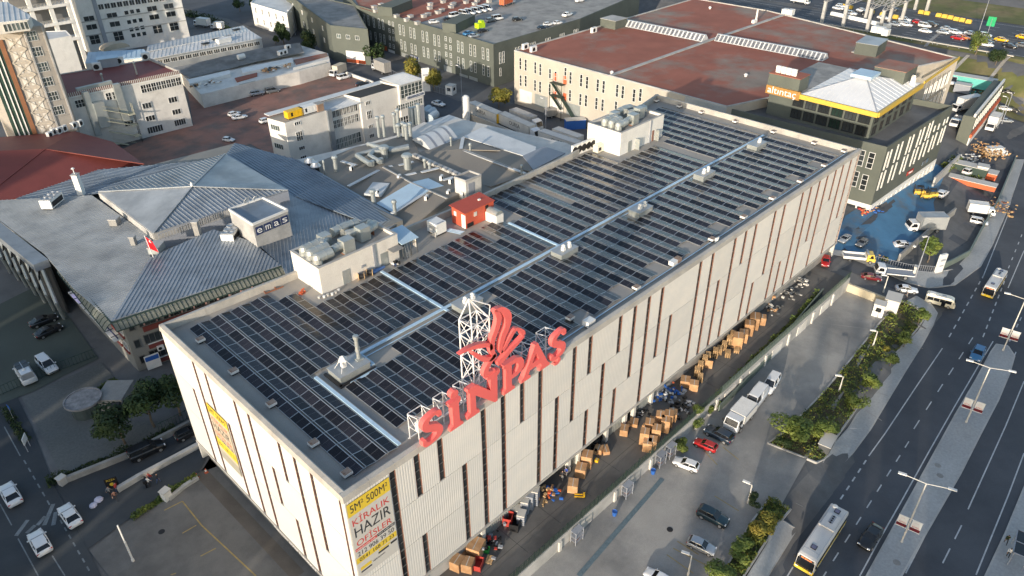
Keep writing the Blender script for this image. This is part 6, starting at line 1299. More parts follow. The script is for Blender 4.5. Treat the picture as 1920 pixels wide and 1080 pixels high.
PB = thing('roof_penthouse', 'beige sheet clad penthouse box on the factory roof by the main building', 'penthouse', tuple(at(878, 350, BZ))); pb = pz([(852, 331), (873, 338), (902, 327), (880, 319)], BZ + 4.4); b = MB(); b.prism([(q.x, q.y) for q in pb], BZ - .5, BZ + 4.0); b.build('wall', M['offwhite'], PB); b = MB(); b.prism([(q.x, q.y) for q in pb], BZ + 4.0, BZ + 4.05); b.build('roof', M['asbestos'], PB)
for i in range(4):
    p, q = pb[i], pb[(i + 1) % 4]; b = MB(); b.bar((p.x, p.y, BZ + 4.2), (q.x, q.y, BZ + 4.2), .2, .45); b.build('parapet', M['concrete_lt'], PB)
wpb = Wall(pb[1], pb[2], PB); wpb.box('louvre', wpb.L * .35, BZ + 2.2, 1.6, 2.4, .06, 'greypl')
q = at(876, 352, BZ + .5); dish('white satellite dish beside the beige penthouse box', (q.x, q.y, BZ + .3), .6, .8, None, 1.6)
for px, py in ((749, 337), (708, 365), (828, 338), (845, 344), (800, 376), (841, 366), (868, 368), (660, 320)): q = at(px, py, BZ + .6); ac_unit('small outdoor air conditioner standing on the beige factory roof', (q.x, q.y, BZ + .6), .5, None, 'outdoor units on the beige factory roof', (1.2, .5, 1.1))
for lab, pts, r in (('long grey ventilation pipe bending across the factory roof to the shed', [(668, 293), (700, 316), (699, 318)], .5),):
    pass
VP = thing('ventilation_pipe', 'looping grey ventilation pipes between factory roof and the white workshop', 'pipe', tuple(at(720, 290, BZ)))
for pts in (((694, 308), (669, 291), (716, 278), (690, 270)), ((713, 304), (693, 292), (700, 285), (728, 283), (766, 276)), ((716, 278), (740, 280), (766, 274))): b = MB(); b.path([at(x, y, BZ + 2.0) for x, y in pts], .55, 9); b.build('pipe', M['galv'], VP)
for px, py in ((698, 311), (715, 306)): q = at(px, py, BZ + 1.2); b = MB(); b.lathe([(.55, 0), (.6, .9), (.55, 1.2)], q, 9); b.build('pipe_foot', M['galv'], VP)
for px, py, h, r in ((631, 320, 3.0, .45), (722, 297, 2.6, .8), (765, 318, 3.2, .8), (701, 378, 2.2, .45), (741, 400, 2.4, .35), (797, 312, 1.4, .3), (806, 318, 1.3, .3), (610, 325, 2.6, .18), (882, 284, 1.6, .25), (846, 273, 1.8, .2), (978, 326, 1.6, .25)): flue('grey vent stack rising from the beige factory roof', px, py + 3, BZ + .4, h, r, 'vent stacks on the beige factory roof')
for px, py in ((582, 312), (593, 320)):
    q = at(px, py, BZ + .5); t = thing('roof_fan', 'shiny steel mushroom fan at the edge of the beige factory roof', 'roof fan', tuple(q), 0, 'mushroom fans by the metal roof'); b = MB(); b.tube((0, 0, -1), (0, 0, 1.0), .7, 12); b.bl('stack', M['dark'], t); b = MB(); b.lathe([(1.15, 1.0), (1.2, 1.15), (.75, 1.8), (.7, 2.0)], (0, 0, 0), 14); b.bl('hood', M['alu'], t)
SB = block('sheet_shed', 'cluster of low sheds with pale sheet roofs and barrel vault beside the white workshop', 'shed', pz([(722, 262), (790, 282), (862, 250), (795, 226)], 8.6), 0, 8.2, 'offwhite', 'white_dirty', 0)
sp = pz([(772, 262), (808, 283), (858, 258), (822, 240)], 9.3); ax = (sp[2] - sp[1]); cr_ = (sp[0] - sp[1]); b = MB(); n = 10
vs = [sp[1] + a + cr_ * (i / n) + Vector((0, 0, math.sin(math.pi * i / n) * 1.6)) for a in (Vector((0, 0, 0)), ax) for i in range(n + 1)]
b.add(vs, [(i, i + 1, n + 2 + i, n + 1 + i) for i in range(n)] + [tuple(range(n, -1, -1)), tuple(range(n + 1, 2 * n + 2))]); b.build('vault_roof', M['whitesheet'], SB)
for k in (.2, .5, .8):
    s = MB(); vs = [sp[1] + ax * (k + dk) + cr_ * (i / n) + Vector((0, 0, math.sin(math.pi * i / n) * 1.6 + .04)) for dk in (0, .07) for i in range(n + 1)]; s.add(vs, [(i, i + 1, n + 2 + i, n + 1 + i) for i in range(n)]); s.build('rooflight', M['greypl'], SB)
SB2 = block('small_white_shed', 'small shed with sloping white roof behind the vaulted shed', 'shed', pz([(790, 232), (838, 248), (866, 222), (842, 214)], 8.2), 0, 8, 'beige', 'whitesheet', 0)
ws2 = Wall(*pz([(838, 248), (866, 222)], 8), SB2)
t = thing('storage_silo', 'tall white cylindrical tank beside the street', 'tank', tuple(g(875, 232))); b = MB(); b.tube((0, 0, .3), (0, 0, 7.6), 1.05, 16); b.lathe([(1.05, 0), (.9, .35), (.5, .6), (.1, .7)], (0, 0, 7.6), 16); b.bl('tank', M['white'], t); b = MB(); [b.tube((x, y, 0), (x, y, 1), .1, 6) for x in (-.7, .7) for y in (-.7, .7)]; b.bl('leg', M['greypl'], t)
for px, py in ((800, 218), (808, 222), (812, 228)):
    q = g(px, py); t = thing('storage_tank', 'pale blue horizontal tank beside the workshop end', 'tank', tuple(q), .4, 'horizontal tanks'); b = MB(); b.tube((-2, 0, 1.6), (2, 0, 1.6), 1.2, 14); b.bl('tank', mat('tank_blue', (.42, .5, .56), .5), t); b = MB(); [b.box((x, 0, .25), (.4, 1.8, .5)) for x in (-1.2, 1.2)]; b.bl('saddle', M['greypl'], t)
def slope(parent, pts, m, seam=None, d=None, nm='roof_slope', th=.2, rib=(.09, .09), pl=(0, 1, 2)):
    P = [at(*q) for q in pts]; n = len(P); b = MB(); dn = Vector((0, 0, -th))
    if n > 3:
        i0, i1, i2 = pl; nn_ = (P[i1] - P[i0]).cross(P[i2] - P[i0])
        P = [CAM + ray(q[0], q[1]) * ((P[i0] - CAM).dot(nn_) / ray(q[0], q[1]).dot(nn_)) for q in pts]
    if 1: pass
    b.add(P + [q + dn for q in P], [tuple(range(n))] + [(i, (i + 1) % n, n + (i + 1) % n, n + i) for i in range(n)])
    off = parent_off(parent); bm = bmesh.new(); me = b.mesh(nm, M[m], off); bm.from_mesh(me); bmesh.ops.recalc_face_normals(bm, faces=bm.faces); bm.faces.ensure_lookup_table()
    if bm.faces[0].normal.z < 0: bmesh.ops.reverse_faces(bm, faces=bm.faces)
    bm.to_mesh(me); bm.free(); inst(nm, me, parent)
    if seam:
        a, c = P[d[0]], P[d[1]]; zf = plane_z(P[pl[0]], P[pl[1]], P[pl[2]]); s = MB()
        for p, q in clip_lines([(v.x, v.y) for v in P], (c.x - a.x, c.y - a.y), seam, .2): s.bar((p.x, p.y, zf(p.x, p.y) + .05), (q.x, q.y, zf(q.x, q.y) + .05), rib[0], rib[1])
        if s.v: o = s.build('roof_seams', M[m], parent); o['kind'] = 'stuff'
E0 = at(209, 606, 11.0); E1 = at(527, 500, 11.0); EL = at(82, 475, 11.0)
EB = thing('office_block', 'grey standing seam office block with pyramid roof, emas sign box and glass awnings', 'building', (18, 62, 0))
exr = (E1 - E0).normalized(); exl = (EL - E0).normalized()
c0 = E0 + (exr + exl) * 1.6; c1 = E1 + exl * 1.6; c2 = at(755, 412, 10); c3 = at(440, 268, 10); c4_ = at(0, 372, 11); c5 = EL + exr * 1.6
b = MB(); b.prism([(q.x, q.y) for q in (c0, c1, c2, c3, c4_, c5)], 0, 9.9); b.build('wall', M['cloth_gr'] if False else mat('taupe_render', (.25, .245, .225), .85, .1, .2), EB)
slope(EB, [(-30, 392, 11.5), (-10, 376, 11.6), (172, 366, 11.9), (282, 444, 11.9), (282, 482, 11.8), (209, 602, 11.1), (137, 540, 11.1), (82, 475, 11.1)], 'zinc_lt', .62, (4, 6), rib=(.08, .07), pl=(2, 5, 7))
slope(EB, [(209, 602, 11.1), (282, 482, 12.4), (400, 430, 12.4), (470, 452, 11.9), (527, 497, 11.1)], 'zinc', .62, (1, 0), pl=(0, 2, 4))
apx_ = (360, 349, 15.6); bz = 13.4
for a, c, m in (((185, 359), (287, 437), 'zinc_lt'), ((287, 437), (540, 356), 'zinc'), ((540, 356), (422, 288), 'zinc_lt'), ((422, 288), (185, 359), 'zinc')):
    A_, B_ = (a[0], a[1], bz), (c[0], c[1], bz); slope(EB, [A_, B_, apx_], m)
    if m == 'zinc':
        P, Q, T = at(*A_), at(*B_), at(*apx_); s = MB(); N_ = 34; mid = (P + Q) / 2; dd = (T - mid)
        for k in range(1, N_): u = k / N_; t_ = 1 - abs(2 * u - 1); p = P.lerp(Q, u); s.bar(p + Vector((0, 0, .05)), p + dd * t_ + Vector((0, 0, .05)), .10, .10)
        s.build('roof_seams', M[m], EB)['kind'] = 'stuff'
b = MB()
for a in ((185, 359), (287, 437), (540, 356), (422, 288)): b.bar(at(a[0], a[1], bz + .12), at(360, 349, 15.72), .35, .14)
b.build('hip_cap', M['zinc_lt'], EB)
q = at(360, 349, 15.7); b = MB(); b.lathe([(.25, 0), (.3, .4), (.1, .8)], q, 8); b.build('finial', M['white'], EB)
b = MB(); P, Q, R_ = at(185, 359, bz), at(287, 437, bz), at(540, 356, bz); b.bar(P + Vector((0, 0, -.75)), Q + Vector((0, 0, -.75)), .3, 1.3); b.bar(Q + Vector((0, 0, -.75)), Q.lerp(R_, .6) + Vector((0, 0, -.75)), .3, 1.3); b.build('fascia_band', M['concrete_lt'], EB)
b = MB(); b.prism([(q.x, q.y) for q in (P, Q, R_, at(422, 288, bz))], 9.0, bz - .25); b.build('upper_wall', M['greypl'], EB)
slope(EB, [(440, 268, 11.5), (560, 300, 11.4), (755, 412, 9.6), (690, 418, 10.2), (537, 362, 11.3), (422, 292, 11.6)], 'zinc_bl', .75, (1, 2), rib=(.10, .10), pl=(0, 2, 4))
slope(EB, [(537, 362, 11.3), (690, 418, 10.2), (640, 440, 10.1), (560, 560, 10.6), (527, 497, 11.0), (480, 455, 11.6)], 'zinc', .6, (0, 3), pl=(0, 3, 5))
slope(EB, [(690, 418, 10.2), (755, 412, 9.6), (726, 432, 9.7), (660, 440, 10.0)], 'zinc_lt', .5, (0, 3))
slope(EB, [(400, 318, 11.0), (440, 268, 11.5), (460, 272, 11.4), (422, 292, 11.6)], 'zinc_bl')
slope(EB, [(30, 372, 10.8), (185, 318, 10.8), (400, 300, 10.9), (422, 292, 11.2), (185, 362, 11.2), (60, 376, 11.2)], 'zinc_bl', .75, (0, 5), pl=(0, 2, 5))
def awning(A, B, out, n):
    a, c = A, B; d = (c - a); o1 = out * 1.5
    b = MB(); sec = [(0, 0, 0), (.55, -.28, 0), (1.2, -1.0, 0)]
    vs = [e + out * s + Vector((0, 0, z)) for e in (a, c) for s, z, _ in sec]; b.add(vs, [(0, 1, 4, 3), (1, 2, 5, 4), (3, 4, 1, 0), (4, 5, 2, 1)]); b.build('awning', mat('awning_panel', (.36, .37, .32), .45, .1, .5), EB)
    r = MB()
    for i in range(n + 1):
        p = a + d * (i / n); r.bar(p + Vector((0, 0, .04)), p + out * .55 + Vector((0, 0, -.24)), .08, .08); r.bar(p + out * .55 + Vector((0, 0, -.24)), p + out * 1.2 + Vector((0, 0, -.96)), .08, .08)
    r.bar(a + Vector((0, 0, .03)), c + Vector((0, 0, .03)), .22, .16); r.bar(a + out * 1.2 + Vector((0, 0, -1)), c + out * 1.2 + Vector((0, 0, -1)), .14, .14); r.build('awning_rib', M['fence_dk'], EB)
awning(E0, E1, -exl, 40); awning(E0, at(118, 497, 11.0), -exr, 18)
we = Wall(c0, c1, EB); wl_ = Wall(c5, c0, EB)
for k, z in enumerate((8.6, 5.3, 2.2)):
    for i in range(9):
        u = 3.2 + i * 3.6
        if u < we.L - 2: we.w(u + .6, z, 3.2, 1.7, 4, 1, fr='mull', gl='glass', d=.03)
    we.box('brick_band', we.L / 2 + 1, z - 1.45, we.L - 3, .95, .10, 'redsheet', .02); we.w(1.1, z - .2, .9, 1.5, 1, 1, fr='mull', gl='glass', d=.03)
    if k: we.box('sill', we.L / 2 + 1, z - .92, we.L - 3, .12, .3, 'white', .02)
for i in range(12): we.box('pink_column', 2.8 + i * 1.9, 9.3, .22, 1.5, .22, mat('pink_column', (.45, .27, .25), .7), 1.0)
for (px, py) in ((300, 650), (313, 684)): u, z = we.uz(px, py); p = we.pt(u, z - .4, .35); ac_unit('', p, we.rz, EB, None, (1.0, .4, .8))
for i in range(4):
    for z in (7.2, 4.2): wl_.w(wl_.L - 2.0 - i * 2.9, z, 1.8, 1.5, 2, 1, fr='wframe', gl='glass'); wl_.box('sill', wl_.L - 2.0 - i * 2.9, z - .95, 2.0, .5, .25, 'redsheet', .02)
wl_.box('neon_strip', wl_.L * .55, 5.9, wl_.L * .75, .3, .12, 'text_bl', .7); wl_.box('light_canopy', wl_.L * .55, 5.3, wl_.L * .72, .16, 1.3, 'white', .02)
for i in range(9): wl_.box('canopy_rib', wl_.L * (.22 + .08 * i), 5.41, .12, .06, 1.3, 'dark', .02)
b = MB(); q = wl_.pt(wl_.L * .3, 5.95, .86); b.box(q, (3.4, .06, .14), wl_.rz); b.build('neon_tube', emis('neon_violet', (.45, .35, 1.0), 2.5), EB)
sb = pz([(429, 391), (473, 419), (539, 392), (492, 369)], 16.3); b = MB(); b.prism([(q.x, q.y) for q in sb], 11.0, 15.9); b.build('sign_box', M['concrete_lt'], EB); b = MB(); b.prism([(q.x, q.y) for q in sb], 15.9, 15.95); b.build('sign_box_roof', M['zinc_bl'], EB)
b = MB()
for i in range(4): p, q = sb[i], sb[(i + 1) % 4]; b.bar((p.x, p.y, 16.1), (q.x, q.y, 16.1), .25, .42)
b.build('sign_box_parapet', M['white'], EB)
wsx = Wall(sb[1], sb[2], EB)
for i, ch in enumerate('emas'): u = wsx.L * (.14 + .24 * i); wsx.box('letter_tile', u, 14.6, wsx.L * .2, 1.5, .06, 'text_bl', .02); wsx.text('sign_letter', ch, u, 14.6, wsx.L * .135, .85, 'text_wh', .13)
for lab, px, py, sz in (('white rooftop chiller with six fans left of the emas sign box', 436, 447, 11.4), ('white rooftop chiller with six fans at the back left of the grey roof', 100, 384, 11.6)):
    q = at(px, py, sz); t = thing('chiller', lab, 'chiller', tuple(q), .75); bx('casing', M['white'], t, (0, 0, 1.0), (4.2, 2.2, 1.7)); bx('frame', M['dark'], t, (0, 0, .1), (3.8, 2.0, .2)); bx('coil', M['dark'], t, (0, -1.11, .9), (3.6, .03, 1.0))
    for i in range(3):
        for j in range(2): f = MB(); f.lathe([(.6, 0), (.6, .14), (.5, .12), (.5, .04)], (-1.35 + 1.35 * i, -.5 + j, 1.86), 14); f.bl('fan_ring', M['alu'], t); f = MB(); f.lathe([(.5, 0), (.5, .02)], (-1.35 + 1.35 * i, -.5 + j, 1.87), 12); f.bl('fan', M['dark'], t)
def chimney_box(lab, px, py, z, d, m, cap='concrete_lt', rz=.75): q = at(px, py, z); t = thing('roof_chimney', lab, 'chimney', tuple(q), rz); bx('stack', M[m], t, (0, 0, d[2] / 2), d); bx('cap', M[cap], t, (0, 0, d[2] + .08), (d[0] + .2, d[1] + .2, .16)); return t
t = chimney_box('tall white chimney with thin pipe at the back of the grey roof', 154, 366, 11.4, (1.1, 1.1, 4.4), 'white'); b = MB(); b.tube((0, 0, 4.4), (0, 0, 5.6), .09, 6); b.lathe([(.3, 5.6), (.35, 5.7), (.05, 5.9)], (0, 0, 0), 8); b.bl('pipe', M['white'], t)
chimney_box('low grey chimney at the pyramid corner gutter', 217, 420, 11.9, (1.7, 1.4, 1.2), 'concrete'); chimney_box('grey stack with round cap between railing and emas box', 372, 440, 12.3, (1.0, .9, 2.6), 'concrete')
chimney_box('grey rooftop housing below the flag', 295, 470, 12.0, (2.6, 1.8, 1.1), 'galv'); chimney_box('small grey rooftop housing left of the flag', 252, 458, 11.9, (.9, .8, 1.5), 'concrete')
q = at(289, 486, 11.8); t = thing('flag_pole', 'red flag with white crescent and star on a short pole on the grey roof', 'flag', tuple(q)); b = MB(); b.tube((0, 0, 0), (-.3, .2, 4.6), .07, 6); b.bl('pole', M['white'], t)
b = MB(); vs = []; 
for i in range(6):
    for j in (0, 1): vs.append((-.3 + .24 * i * (.6 + .4 * j), .2 - .04 * math.sin(i * 1.5) - .12 * i, 4.5 - 2.3 * j - .22 * i))
b.add(vs, [(2 * i, 2 * i + 1, 2 * i + 3, 2 * i + 2) for i in range(5)] + [(2 * i + 2, 2 * i + 3, 2 * i + 1, 2 * i) for i in range(5)]); b.bl('cloth', mat('flag_red', (.62, .01, .02), .7), t)
b = MB(); sp_ = [(.32 * math.cos(a), .32 * math.sin(a)) for a in [.7 + i * .4 for i in range(13)]] + [(.1 + .25 * math.cos(a), .25 * math.sin(a)) for a in [5.3 - i * .38 for i in range(12)]]; b.extr(sp_, (.32, -.19, 3.4), (.87, -.45, -.2), (0, 0, 1), -.03, .03); b.bl('crescent', M['text_wh'], t)
RL = thing('roof_railing', 'dark steel railing along the pyramid roof gutter', 'railing', tuple(at(340, 450, 12.4))); b = MB(); P, Q = at(300, 452, 12.4), at(428, 402, 12.4)
for i in range(26): p = P.lerp(Q, i / 25); b.bar(p, p + Vector((0, 0, 1.3)), .06, .06)
b.bar(P + Vector((0, 0, 1.3)), Q + Vector((0, 0, 1.3)), .08, .08); b.build('rail', M['greypl'], RL)
for px, py, r in ((462, 378, .7), (478, 374, .55)): q = at(px, py + 6, 16); dish('white satellite dish on top of the emas sign box', tuple(q), .4, r, 'dishes on the emas box', 1.0)
SF = thing('showroom_front', 'showroom front of dark diagonal steel tubes at the left edge', 'building', tuple(g(60, 560))); P, Q = at(-20, 420, 10.2), at(80, 500, 10.2); b = MB(); b.bar(P + Vector((0, 0, .2)), Q + Vector((0, 0, .2)), 2.4, 1.4); b.build('eave_beam', M['zinc'], SF); wv = Wall(P, Q, SF); b = MB(); c = wv.pt(wv.L / 2, 4.8, -1); b.box(c, (wv.L, .3, 9.5), wv.rz); b.build('wall', M['core'], SF)
b = MB()
for i in range(7): u = wv.L * i / 6; b.tube(wv.pt(u, 9.6, .2), wv.pt(u + 3, 4.5, .9), .32, 8); b.tube(wv.pt(u + 3, 4.5, .9), wv.pt(u + 1.2, 0, .2), .32, 8)
b.build('diagonal_tube', M['galv'], SF)['kind'] = 'stuff'
b = MB()
for i in range(6): u = wv.L * i / 6; b.tube(wv.pt(u + 3, 9.3, .5), wv.pt(u + .4, 4.5, 1.0), .14, 6)
b.build('brace_tube', M['dark'], SF)['kind'] = 'stuff'
RH = thing('red_roofed_building', 'low building with large dark red hipped sheet roof at the left edge', 'building', tuple(g(100, 330)))
slope(RH, [(270, 307, 8), (157, 340, 8), (-60, 393, 8), (-60, 285, 11.4), (85, 279, 11.4)], 'redsheet', pl=(0, 2, 4)); slope(RH, [(85, 279, 11.4), (140, 246, 8), (212, 266, 8), (270, 307, 8)], 'redsheet'); slope(RH, [(-60, 285, 11.4), (-60, 262, 9), (140, 246, 8), (85, 279, 11.4)], 'redsheet')
cw = pz([(268, 310), (160, 342), (-60, 392), (-60, 270), (140, 252), (208, 272)], 7.8); b = MB(); b.prism([(q.x, q.y) for q in cw], 0, 7.7); b.build('wall', M['offwhite'], RH); wrh = Wall(cw[1], cw[0], RH)
for f in (.15, .78, .92): wrh.w(wrh.L * f, 6.4, .9, .8, 1, 1, fr='mull')
b = MB(); p, q = at(85, 279, 11.45), at(270, 307, 8.05); b.bar(p, q, .22, .08); b.bar(p, at(-60, 393, 8.05), .2, .08); b.build('hip_cap', M['redsheet'], RH)
for i, (px, py) in enumerate(((103, 252), (112, 250), (122, 246), (95, 258), (140, 240), (152, 236))): q = at(px, py, 8.5); ac_unit('white outdoor unit in the cluster behind the red hipped roof', tuple(q), .6, None, 'outdoor units behind the red hipped roof', (1.4, .8, 1.5))
TZ = 33.0; te = pz([(-46, 62), (37, 54), (82, 47)], TZ); TW = thing('office_tower', 'beige office tower with lattice patterned front and dark green glass at the left edge', 'building', tuple(te[1]))
d3 = (te[2] - te[1]); bkv = Vector((-d3.y, d3.x, 0)).normalized() * 16; b = MB(); b.prism([(q.x, q.y) for q in (te[0], te[1], te[2], te[2] + bkv, te[0] + bkv)], 0, TZ); b.build('wall', mat('tower_stone', (.40, .365, .32), .8, .1, .3), TW)
wt = Wall(te[1], te[2], TW); wtl = Wall(te[0], te[1], TW)
for px, py in ((57.5, 68), (68, 97), (79, 126), (88, 153.5), (98, 180.5), (108, 207)): u, z = wt.uz(px, py); wt.w(u, z, wt.L * .52, 2.2, 4, 2, gl='glass_lt'); 
for i in range(8): wt.box('stone_joint', wt.L / 2, TZ - 2 - 3.9 * i, wt.L, .08, .05, 'concrete', .0)
for f in (.12, .88): wt.box('stone_pilaster', wt.L * f, TZ / 2, .35, TZ, .25, 'concrete_lt', 0)
ub, _ = wtl.uz(20, 140); wtl.box('green_glass', ub / 2, TZ / 2 - 1, ub, TZ - 2, .12, 'glass_gr', .0); wtl.box('brown_edge', ub + .5, TZ / 2 - 1, 1.0, TZ - 2, .35, mat('brown_panel', (.22, .10, .05), .6), 0)
for f in (.25, .55, .8): wtl.box('glass_mullion', ub * f, TZ / 2 - 1, .25, TZ - 2, .25, 'white', .1)
Lp = wtl.L - ub - 1.2
for i in range(11):
    z0 = TZ - 1.5 - i * 3.0
    for s in (0, 1): a = wtl.pt(ub + 1.2 + (0 if s else Lp), z0, .12); c = wtl.pt(ub + 1.2 + Lp / 2, z0 - 1.5, .12); b = MB(); b.bar(a, c, .16, .22); b.bar(c, wtl.pt(ub + 1.2 + (0 if s else Lp), z0 - 3, .12), .16, .22); b.build('lattice', M['beige'], TW)
    wtl.box('floor_band', ub + 1.2 + Lp / 2, z0, Lp, .18, .16, 'beige', 0); wtl.box('infill_panel', ub + 1.2 + Lp * .3, z0 - 1.5, Lp * .22, 2.0, .1, 'offwhite', 0); wtl.box('infill_panel', ub + 1.2 + Lp * .72, z0 - 1.5, Lp * .22, 2.0, .1, 'offwhite', 0)
PH = pz([(-30, 46), (50, 36), (56, 26), (20, 8), (-30, 2)], TZ + 2.5); b = MB(); b.prism([(q.x, q.y) for q in PH], TZ, TZ + 2.4); b.build('penthouse_wall', M['offwhite'], TW); wph = Wall(PH[0], PH[1], TW)
for i in range(6): wph.w(wph.L * (.45 + .1 * i), TZ + 1.2, wph.L * .085, 1.7, 1, 1, gl='glass_lt')
slope(TW, [(-40, 46, TZ + 2.5), (54, 36, TZ + 2.5), (58, 30, TZ + 2.6), (14, 4, TZ + 4.6), (-40, 0, TZ + 4.6)], 'whitesheet', 1.1, (0, 4))
VZ = 15.0; vp = pz([(124, 182), (337, 137), (281, 113), (112, 141)], VZ); WRB = block('white_office', 'white four storey building with dark red roof, outside stairs and steel ducts', 'building', vp, 0, VZ, 'white_dirty', 'redsheet', 0)
wv2 = Wall(vp[0], vp[1], WRB); b = MB(); b.bar(vp[1] + Vector((0, 0, .3)), vp[2] + Vector((0, 0, .3)), .4, .7); b.bar(vp[3] + Vector((0, 0, .1)), vp[2] + Vector((0, 0, .1)), .4, .4); b.build('parapet', M['concrete_lt'], WRB)
n_ = 60
for i in range(n_): wv2.box('railing_slat', wv2.L * (i + .5) / n_, VZ + .3, wv2.L / n_ * .45, 1.0, .06, 'offwhite', .02)
wv2.box('railing_board', wv2.L / 2, VZ + .3, wv2.L, .9, .03, 'redsheet', -.02); wv2.box('eave_band', wv2.L / 2, VZ - .35, wv2.L, .2, .1, 'white', .02)
wv2.row((270, 168), (334, 151), 8, 1.5, 2.2, 2, 2); wv2.row((147, 195), (158, 192), 2, 1.5, 2.0, 2, 2); wv2.row((204, 181), (216, 178), 2, 1.4, 2.0, 2, 2)
for cx, cy, w, h, c in ((324, 187, 2.4, 1.6, 3), (275.5, 198, 2.4, 1.6, 3), (331, 209.5, 2.4, 1.5, 3), (282, 221.5, 2.5, 1.5, 3), (242, 231, 2.4, 1.5, 3), (337.5, 229, 3.2, 1.8, 5), (291, 242, 4.2, 1.9, 6)): wv2.wpx(cx, cy, w, h, c, 1, gl='glass')
DT = thing('duct_tower', 'stacked square steel ducts climbing the white building beside the outside stairs', 'ducts', tuple(wv2.pt(wv2.L * .46, 0, 1)))
for px, w, z0, z1, d in ((225, 1.7, 6, VZ + .9, 1.2), (163, 1.5, 4, VZ + .6, 1.3), (180, 2.6, 6.0, 12.5, 2.0)): u, _ = wv2.uz(px, 190); b = MB(); c = wv2.pt(u, (z0 + z1) / 2, d / 2 + .05); b.box(c, (w, d, z1 - z0), wv2.rz); b.build('duct', M['galv'], DT)
a, c = wv2.pt(wv2.L * .1, VZ + 1.0, -.8), wv2.pt(wv2.L * .4, VZ + 1.2, -.8); b = MB(); b.bar(a, c, 1.0, .8); b.build('roof_duct', M['galv'], DT)
ST = thing('outside_stair', 'pale yellow steel stairs and landings on the white building', 'stairs', tuple(wv2.pt(wv2.L * .38, 0, 2))); b = MB(); us = wv2.L * .24; ue_ = wv2.L * .44
for k in range(4):
    z = 10.5 - 3 * k; b.bar(wv2.pt(us, z, 1.6), wv2.pt(ue_, z - 2.6, 1.6), 1.1, .14); b.box(wv2.pt(ue_ + .6, z - 2.7, 1.6), (1.6, 2.4, .12), wv2.rz)
    for s in (1.0, 2.2): b.bar(wv2.pt(us, z + 1, s), wv2.pt(ue_, z - 1.6, s), .06, .06); b.bar(wv2.pt(ue_ + 1.3, 0, s), wv2.pt(ue_ + 1.3, z, s), .12, .12)
b.build('flight', mat('pale_yellow_steel', (.52, .49, .36), .6), ST)
b = MB(); [b.lathe([(.3, 0), (.32, .45), (.3, .9)], g(243 + 6 * (i % 5), 250 - 2 * (i % 5) + 5 * (i // 5)) + Vector((0, 0, .9 if i > 6 else 0)), 9) for i in range(9)]; t = thing('blue_barrels', 'heap of blue barrels at the foot of the white building', 'barrels', tuple(g(255, 248))); o = b.build('barrel', M['bluepl'], t); o['kind'] = 'stuff'
for px, py, h in ((257, 140, 2.8), (194, 154, 1.6)): flue('white pipe chimney on the dark red roof', px, py, VZ, h, .22, 'pipes on the dark red roof')
RT = thing('rooftop_hut', 'hut with pale blue roof between cooling units on the dark red roof', 'hut', tuple(at(205, 122, VZ))); q = at(205, 124, VZ); bx('wall', M['greypl'], RT, q + Vector((0, 0, 1.2)), (5, 3, 2.4), -.3, W=1); bx('roof', M['bluesheet'], RT, q + Vector((0, 0, 2.45)), (5.6, 3.6, .15), -.3, W=1)
for px, py in ((184, 131), (226, 120), (275, 112)): q = at(px, py, VZ); ac_unit('large white cooling unit beside the hut on the dark red roof', tuple(q), -.3, None, 'cooling units on the dark red roof', (2.2, 1.4, 2.0))
LBZ = 4.2; LB = thing('low_workshop', 'low workshop with grey corrugated roof, cluttered terraces and red topped wings', 'building', tuple(g(450, 130)))
def lbp(pts, z0, z1, m, nm='wall'): b = MB(); b.prism([(q.x, q.y) for q in pz(pts, z1)], z0, z1); return b.build(nm, M[m], LB)
lbp([(349, 148), (377, 177), (447, 160), (500, 147), (560, 134), (619, 117), (615, 100), (560, 84), (480, 96), (330, 126)], 0, LBZ, 'white_dirty')
slope(LB, [(322, 128, 5.5), (355, 146, 5.4), (430, 128, 5.4), (480, 115, 5.4), (570, 98, 5.4), (562, 80, 6.2), (480, 92, 6.2)], 'asbestos', 1.0, (0, 5), pl=(0, 4, 6)); lbp([(352, 149), (430, 131), (432, 138), (356, 157)], LBZ, 5.2, 'white'); lbp([(452, 128), (548, 108), (550, 116), (455, 137)], LBZ, 5.1, 'white')
lbp([(444, 153), (482, 142), (482, 136), (440, 146)], LBZ, LBZ + .3, 'redroof', 'red_terrace'); lbp([(555, 120), (615, 104), (612, 99), (550, 112)], LBZ, LBZ + .3, 'redroof', 'red_terrace'); wlb = Wall(*pz([(377, 177), (619, 117)], LBZ), LB)
for cx, cy in ((429, 171), (403, 174), (393, 175), (515, 149), (527, 146), (550, 141)): wlb.wpx(cx, cy + 2, 1.4, 1.1, 2, 1)
for cx, cy, w in ((465, 159, 5.5), (492, 153, 3), (575, 131, 5), (602, 124, 5)): wlb.bpx('roller_door', cx, cy + 4, w, 2.8, .08, 'galv')
b = MB()
for i in range(46): p = wlb.pt(wlb.L * (.70 + .3 * i / 46), LBZ + .7, -.1); b.box(p, (.14, .14, .8), wlb.rz)
p, q = wlb.pt(wlb.L * .7, LBZ + 1.1, -.1), wlb.pt(wlb.L, LBZ + 1.1, -.1); b.bar(p, q, .2, .12); b.build('balustrade', M['white'], LB)['kind'] = 'stuff'
rnd = random.Random(4)
for nm, lab, c, n in (('clutter_pile', 'pile of cardboard and rubbish on the low workshop terrace', (518, 128), 26), ('clutter_pile', 'rusty scrap and dry plants on the white terrace corner', (385, 160), 16)):
    q = at(*c, LBZ + .3); t = thing(nm, lab, 'rubbish', tuple(q)); b = MB(); [b.box((rnd.uniform(-5, 5), rnd.uniform(-2, 2), rnd.uniform(.1, .5)), (rnd.uniform(.4, 1.4), rnd.uniform(.3, 1), rnd.uniform(.1, .7)), rnd.uniform(0, 3), rnd.randint(0, 2)) for _ in range(n)]; b.bl('pile', [M['card'], M['white'], M['darkgrey']], t)['kind'] = 'stuff'
